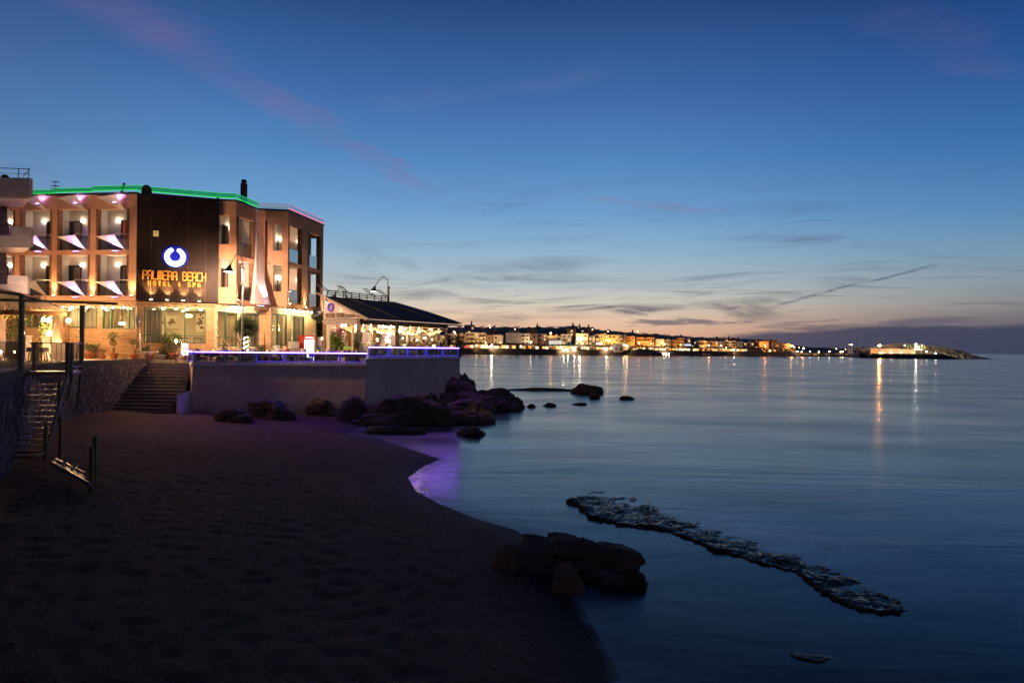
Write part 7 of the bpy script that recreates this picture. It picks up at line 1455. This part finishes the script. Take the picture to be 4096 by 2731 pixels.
# palms, pines, bushes, ruin
def palm(label, q, pyt, pyb, Y, seed):
    A_, C_ = at(q, pyb, Y), at(q, pyt, Y); r = random.Random(seed); t = thing('palm_tree', label, 'palm', tuple(A_), 0, 'palms on the far quay'); b = MB(); b.tube([A_, A_.lerp(C_, .5) + Vector((.15, 0, 0)), C_], [.32, .24, .22], 7); b.build('trunk', M_BARK, t); b = MB()
    for k in range(46):
        a = r.uniform(0, 2 * PI); up = r.uniform(-.3, 1.1); L = r.uniform(2.6, 3.6); d = Vector((math.cos(a), math.sin(a), 0)); p0 = C_; prev = None
        for j in range(6):
            f = j / 5; p = p0 + d * L * f + Vector((0, 0, up * L * f * .7 - 1.5 * f * f)); w_ = d.cross(Vector((0, 0, 1))) * (.30 * (1 - f) + .05)
            if prev: b.quad(prev[0] - prev[1], prev[0] + prev[1], p + w_, p - w_)
            prev = (p, w_)
    b.build('crown', M_LEAF, t)
for l_, q, yt, dY, s_ in (('tallest palm before the large orange house', 2580, 1350, 4, 1), ('palm right of the tallest one', 2614, 1360, 3, 2), ('palm over the glaring lamps', 2519, 1361, 4, 3), ('leftmost palm beside the ruin', 2487, 1366, 4, 4), ('short palm between ruin and tall palms', 2504, 1371, 5, 5)): palm(l_, q, yt, 1392, Ysh(q) + dY, s_)
def pine(label, q, pyt, pyb, Y, seed):
    A_, C_ = at(q, pyb, Y), at(q, pyt, Y); H = C_.z - A_.z; r = random.Random(seed); t = thing('norfolk_pine', label, 'pine', tuple(A_), 0, 'pines on the far ridge'); b = MB(); b.tube([A_, C_], [.25, .05], 6); b.build('trunk', M_BARK, t); b = MB()
    for k in range(9):
        f = .2 + .78 * k / 8; L = (1 - f) * H * .26 + .25
        for j in range(7):
            a = 2 * PI * j / 7 + k; p = A_ + Vector((0, 0, H * f)); d = Vector((math.cos(a), math.sin(a), .22)); e2 = p + d * L; w_ = d.cross(Vector((0, 0, 1))).normalized() * .22; b.add([p - w_ * .3, p + w_ * .3, e2 + w_, e2 - w_, p + Vector((0, 0, -.3)), e2 - Vector((0, 0, .45))], [(0, 1, 2, 3), (0, 3, 5, 4), (1, 4, 5, 2)])
    b.build('crown', M_LEAFD, t)
for l_, q, yt, yb in (('thin pine over the arched white house', 2149, 1292, 1312), ('tallest pine on the ridge', 2291, 1288, 1310), ('pine right of the tallest ridge pine', 2318, 1293, 1312), ('pine at the right end of the ridge houses', 2354, 1294, 1318), ('small pine above the orange house', 2530, 1317, 1332), ('bushy pine above the harbour houses', 2914, 1341, 1358), ('slim cypress above the white harbour house', 2954, 1344, 1366)): pine(l_, q, yt, yb, Ysh(q) + 200, q)
def tree_far(label, q, pyt, pyb, wpx, Y, seed, m=None):
    A_, C_ = at(q, pyb, Y), at(q, pyt, Y); H = C_.z - A_.z; Wd = wpx / F * Y / 2; r = random.Random(seed); t = thing('tree', label, 'tree', tuple(A_), 0, 'trees across the bay'); b = MB(); b.tube([A_, A_ + Vector((.1, 0, H * .6))], [.25, .12], 6); b.build('trunk', M_BARK, t); b = MB()
    for k in range(5): a = r.uniform(0, 6.3); leaves(b, (A_.x + Wd * .55 * math.cos(a), A_.y + Wd * .5 * math.sin(a), A_.z + H * r.uniform(.45, .75)), (Wd * .6, Wd * .6, H * .3), 90, max(.5, H * .12), r, .1)
    b.build('crown', m or M_LEAFD, t)
for i, q in enumerate(range(1790, 3120, 46)): tree_far(f'dark tree on the far ridge, {"rounded" if i % 2 else "ragged"}, above ' + TB[min(len(TB) - 1, int(np.searchsorted([x_[2] for x_ in TB], q)))][0].split(',')[0][:34].rsplit(' ', 1)[0], q, float(np.interp(q, [a for a, _ in sk], [c for _, c in sk])) - rt.uniform(1, 4), float(np.interp(q, [a for a, _ in sk], [c for _, c in sk])) + 9, rt.uniform(18, 40), Ysh(q) + 280, q)
for i, (q, w_) in enumerate(((2510, 40), (2545, 50), (2578, 46), (2600, 36))): tree_far(('leftmost', 'second', 'third', 'rightmost')[i] + ' dark bush on the mound below the palms', q, 1391, 1414, w_, Ysh(q) - 4, 70 + i)
tree_far('dark tree beside the orange harbour house', 3050, 1386, 1408, 30, Ysh(3050) + 2, 80)
tree_far('dark tree right of the pavilion, in front of the pink houses', 1800, 1352, 1402, 50, 300, 81)
Pm = gz(2548, 1421, 0); b = MB(); n = 36; vs = []
for j in range(9):
    for i in range(n + 1): f = i / n; h = 5.2 * (math.sin(PI * f) ** .6) * math.sin(PI * j / 8) ** .7; vs.append((Pm.x - 17 + 34 * f, Ysh(2548) - 9 + 2.2 * j, h + (.7 * noise.noise((i * .6, j * .9, 3)) if 0 < j < 8 else -.4)))
b.add(vs, [(j * (n + 1) + i, j * (n + 1) + i + 1, (j + 1) * (n + 1) + i + 1, (j + 1) * (n + 1) + i) for j in range(8) for i in range(n)]); tag(b.build('rock_mound', M_QUAY, smooth=True), 'dark rocky mound with bushes jutting from the far quay', 'rock')
house('grey stone ruin of a tower house on the far quay', 2455, 2494, 1374, 1408, 'grey', 1, 2, balc=False, setb=-3, depth=6, lit=0, name='stone_ruin')
# boats
def boat(label, q, py_, L, H, mast, m, seed):
    P = gz(q, py_, 0); t = thing('moored_boat', label, 'boat', tuple(P), 0, 'boats in the far harbour'); b = MB(); n = 9; vs = []
    for i in range(n):
        f = i / (n - 1); X_ = P.x - L / 2 + L * f; w_ = L * .16 * (1 - (max(0, f - .45) / .55) ** 2.2); sh = H * (1 + .5 * max(0, f - .5)); vs += [(X_, P.y - w_, sh), (X_, P.y - w_ * .6, -.2), (X_, P.y + w_ * .6, -.2), (X_, P.y + w_, sh)]
    b.add(vs, [(4 * i + j, 4 * i + j + 1, 4 * i + 5 + j, 4 * i + 4 + j) for i in range(n - 1) for j in range(3)] + [(4 * i + 3, 4 * i, 4 * i + 4, 4 * i + 7) for i in range(n - 1)] + [(0, 3, 2, 1)]); b.build('hull', m, t)
    b = MB(); b.prism([(P.x - L * .28, P.y - L * .09), (P.x + L * .06, P.y - L * .09), (P.x + L * .06, P.y + L * .09), (P.x - L * .28, P.y + L * .09)], H, [H * 1.9] * 4); c = b.build('cabin', M_WHITE, t); b = MB(); b.box(P.x - L * .24, P.x + L * .02, P.y - L * .09 - .02, P.y - L * .09 + .02, H * 1.35, H * 1.7); b.build('cabin_window', mat('far_dark_window', (.04, .038, .045)), c)
    if mast: b = MB(); b.tube([(P.x + .1, P.y, H), (P.x + .1, P.y, mast)], .09, 6).tube([(P.x + .1, P.y, mast * .9), (P.x - L * .45, P.y, H)], .03, 4).tube([(P.x + .1, P.y, mast * .9), (P.x + L * .48, P.y, H * 1.3)], .03, 4); b.build('mast', mat('reddish_mast', (.22, .10, .07), .7), t)
MH = [mat('hull_white', (.55, .53, .50), .5), mat('hull_dark', (.07, .06, .07), .5), mat('hull_red', (.24, .08, .06), .5)]
for l_, q, py_, L, H, ms_, k in (('white motor boat beside the lamps under the bushes', 2695, 1421, 9, 1.1, 0, 0), ('long dark boat moored before the middle taverns', 2838, 1424, 18, 1.0, 0, 1), ('small dark boat left of the harbour', 3176, 1425, 7, 1.0, 0, 1), ('dark fishing boat, second from left in the harbour', 3222, 1426, 9, 1.4, 0, 1), ('dark fishing boat under the first mast', 3268, 1426, 10, 1.5, 0, 1), ('red brown fishing boat with a tall mast', 3322, 1426, 11, 1.7, 16, 2), ('dark boat left of the harbour office', 3354, 1427, 10, 1.6, 13, 1), ('boat below the twin harbour lamps', 3396, 1427, 10, 1.7, 17, 1), ('white sailing boat in front of the harbour office', 3426, 1428, 11, 1.8, 21, 0), ('red masted boat lit from the deck', 3462, 1428, 11, 1.6, 23, 2)): boat(l_, q, py_, L, H, ms_, MH[k], q)
b = MB(); Bp = gz(3138, 1432, 0); b.lathe((Bp.x, Bp.y, -.3), [(.5, 0), (.7, .5), (.35, 1.1), (.1, 1.5)], 10); tag(b.build('mooring_buoy', MH[1], smooth=True), 'dark mooring buoy alone off the harbour', 'buoy')
# ---- headland with breakwater, lit cliff, chapel
M_CLIFF = mat('pale_cliff', (.40, .33, .23), .9, .45, .12, .9, .5); M_BW = mat('breakwater_rock', (.05, .045, .042), .9, .4, .3, .8, .9)
hp = [(3440, 1400), (3480, 1391), (3520, 1381), (3560, 1376), (3620, 1373), (3680, 1376), (3740, 1384), (3790, 1390), (3830, 1398), (3860, 1408), (3890, 1418), (3915, 1426), (3945, 1430)]
b = MB(); vs = []; qs = list(np.linspace(3440, 3945, 130)); rows = 14
for q in qs:
    yt = float(np.interp(q, [a for a, _ in hp], [c for _, c in hp])); Yb = 640.0; zt = max(.3, EYE - ray(q, yt)[1] * Yb)
    for j in range(rows):
        f = j / (rows - 1); crag = noise.fractal(Vector((q * .06, f * 2.5, 1)), 1, 2, 5)
        Y = Yb - 26 * (1 - f) ** 1.6 * (.5 + .5 * min(1, zt / 12)) + 9.0 * crag * math.sin(PI * min(1, f * 1.2)) ; z_ = -.5 + (zt + .5) * f ** .75; a = ray(q, 1390)[0]; vs.append((a * Yb + crag * .6, Y, z_ + (.5 * noise.noise((q * .12, 2, 2)) if j == rows - 1 else 0)))
    a = ray(q, 1390)[0]; vs.append((a * (Yb + 60), Yb + 60, -1))
K = rows + 1; b.add(vs, [(i * K + j, (i + 1) * K + j, (i + 1) * K + j + 1, i * K + j + 1) for i in range(len(qs) - 1) for j in range(K - 1)]); b.build('headland', M_CLIFF, kind='structure', smooth=False)
b = MB(); vs = []; qs = list(np.linspace(3464, 3850, 150)); K = 6
for i, q in enumerate(qs):
    e_ = min(1, (i + .2) / 10, (len(qs) - i) / 30); a = ray(q, 1420)[0]
    for j, (dy, z_) in enumerate(((-7, -.5), (-4.5, 1.6), (-2.5, 3.2), (0, 4.2), (6, 4.2), (10, -.5))): n_ = noise.noise((i * .7, j * 2.3, 0)); Y = 588 + dy + n_ * 1.2; vs.append((a * Y, Y, (z_ + .8 * noise.noise((i * .9, j * 1.7, 5)) * (j in (1, 2, 3))) * e_ - .3 * (1 - e_)))
b.add(vs, [(i * K + j, (i + 1) * K + j, (i + 1) * K + j + 1, i * K + j + 1) for i in range(len(qs) - 1) for j in range(K - 1)]); tag(b.build('breakwater', M_BW), 'dark rubble breakwater in front of the lit headland', 'breakwater')
house('small pale chapel on the lit headland', 3658, 3690, 1384, 1400, 'white', 1, 2, balc=False, Y=612, lit=0, depth=6, name='chapel')
for i, (q, a_, c_) in enumerate(((3482, 3600, 'amber lit'), (3600, 3662, 'pale'))): A_, C_ = at(q, 1390, 616), at(a_, 1390, 616); b = MB(); b.box(A_.x, C_.x, 616, 617, 3, at(q, 1393 + i * 3, 616).z); tag(b.build('harbour_wall', mat('far_render_tan', hc['tan'])), f'{c_} harbour wall below the headland cliff', 'wall')
tree_far('round tree left of the chapel', 3632, 1376, 1396, 26, 606, 91, M_LEAF); tree_far('wide tree right of the chapel', 3697, 1380, 1400, 34, 606, 92, M_LEAF); tree_far('small tree next to the chapel door', 3652, 1383, 1396, 14, 606, 93, M_LEAF)
qlamp('big orange street lamp before the headland', 3518, 1383, 600, OC, 520, 9000, 1.1, 'lamps of the headland'); qlamp('white flood lamp on the mast beside the chapel', 3664, 1376, 600, (1, .95, .78), 200, 7000, .7, 'lamps of the headland'); qlamp('floodlight at the foot of the lit cliff', 3706, 1406, 604, (1, .86, .55), 60, 12000, .5, 'lamps of the headland'); qlamp('small lamp low on the breakwater', 3743, 1413, 594, (1, .9, .7), 120, 6000, .5, 'lamps of the headland', base=4.0); qlamp('amber lamp over the chapel roof', 3688, 1381, 606, (1, .5, .1), 60, 2500, .5, 'lamps of the headland'); qlamp('small white lamp left of the chapel tree', 3619, 1382, 604, (1, .95, .75), 60, 6000, .4, 'lamps of the headland')
for i, q in enumerate((3519, 3526, 3534, 3563, 3568, 3603)): qlamp(f'{nn[i]} small lamp along the breakwater quay, counted from left', q, 1411, 592, AC, 70, 600, .35, 'lamps of the headland', base=4.0)
for i, (q, yt, yb, Y) in enumerate(((3323, 1362, 1410, 725), (3352, 1374, 1410, 728), (3402, 1363, 1410, 720), (3429, 1349, 1412, 715), (3510, 1358, 1405, 610), (3519, 1357, 1405, 610), (3606, 1370, 1412, 594), (3635, 1345, 1412, 594))):
    A_, C_ = at(q, yb, Y), at(q, yt, Y); b = MB(); b.tube([(A_.x, A_.y, 3), C_], [.16, .10], 6); tag(b.build('harbour_pole', mat('reddish_mast', (.22, .10, .07)) if i in (7,) else M_DARK), ('thin pole over the red brown fishing boat', 'short pole left of the twin harbour lamps', 'pole carrying the red orange harbour lamp', 'tall lattice pole by the harbour office', 'left of two close poles beside the big orange lamp', 'right of two close poles beside the big orange lamp', 'thin pole left of the headland trees', 'tall reddish mast before the headland chapel')[i], 'pole', 'poles and masts of the harbour')
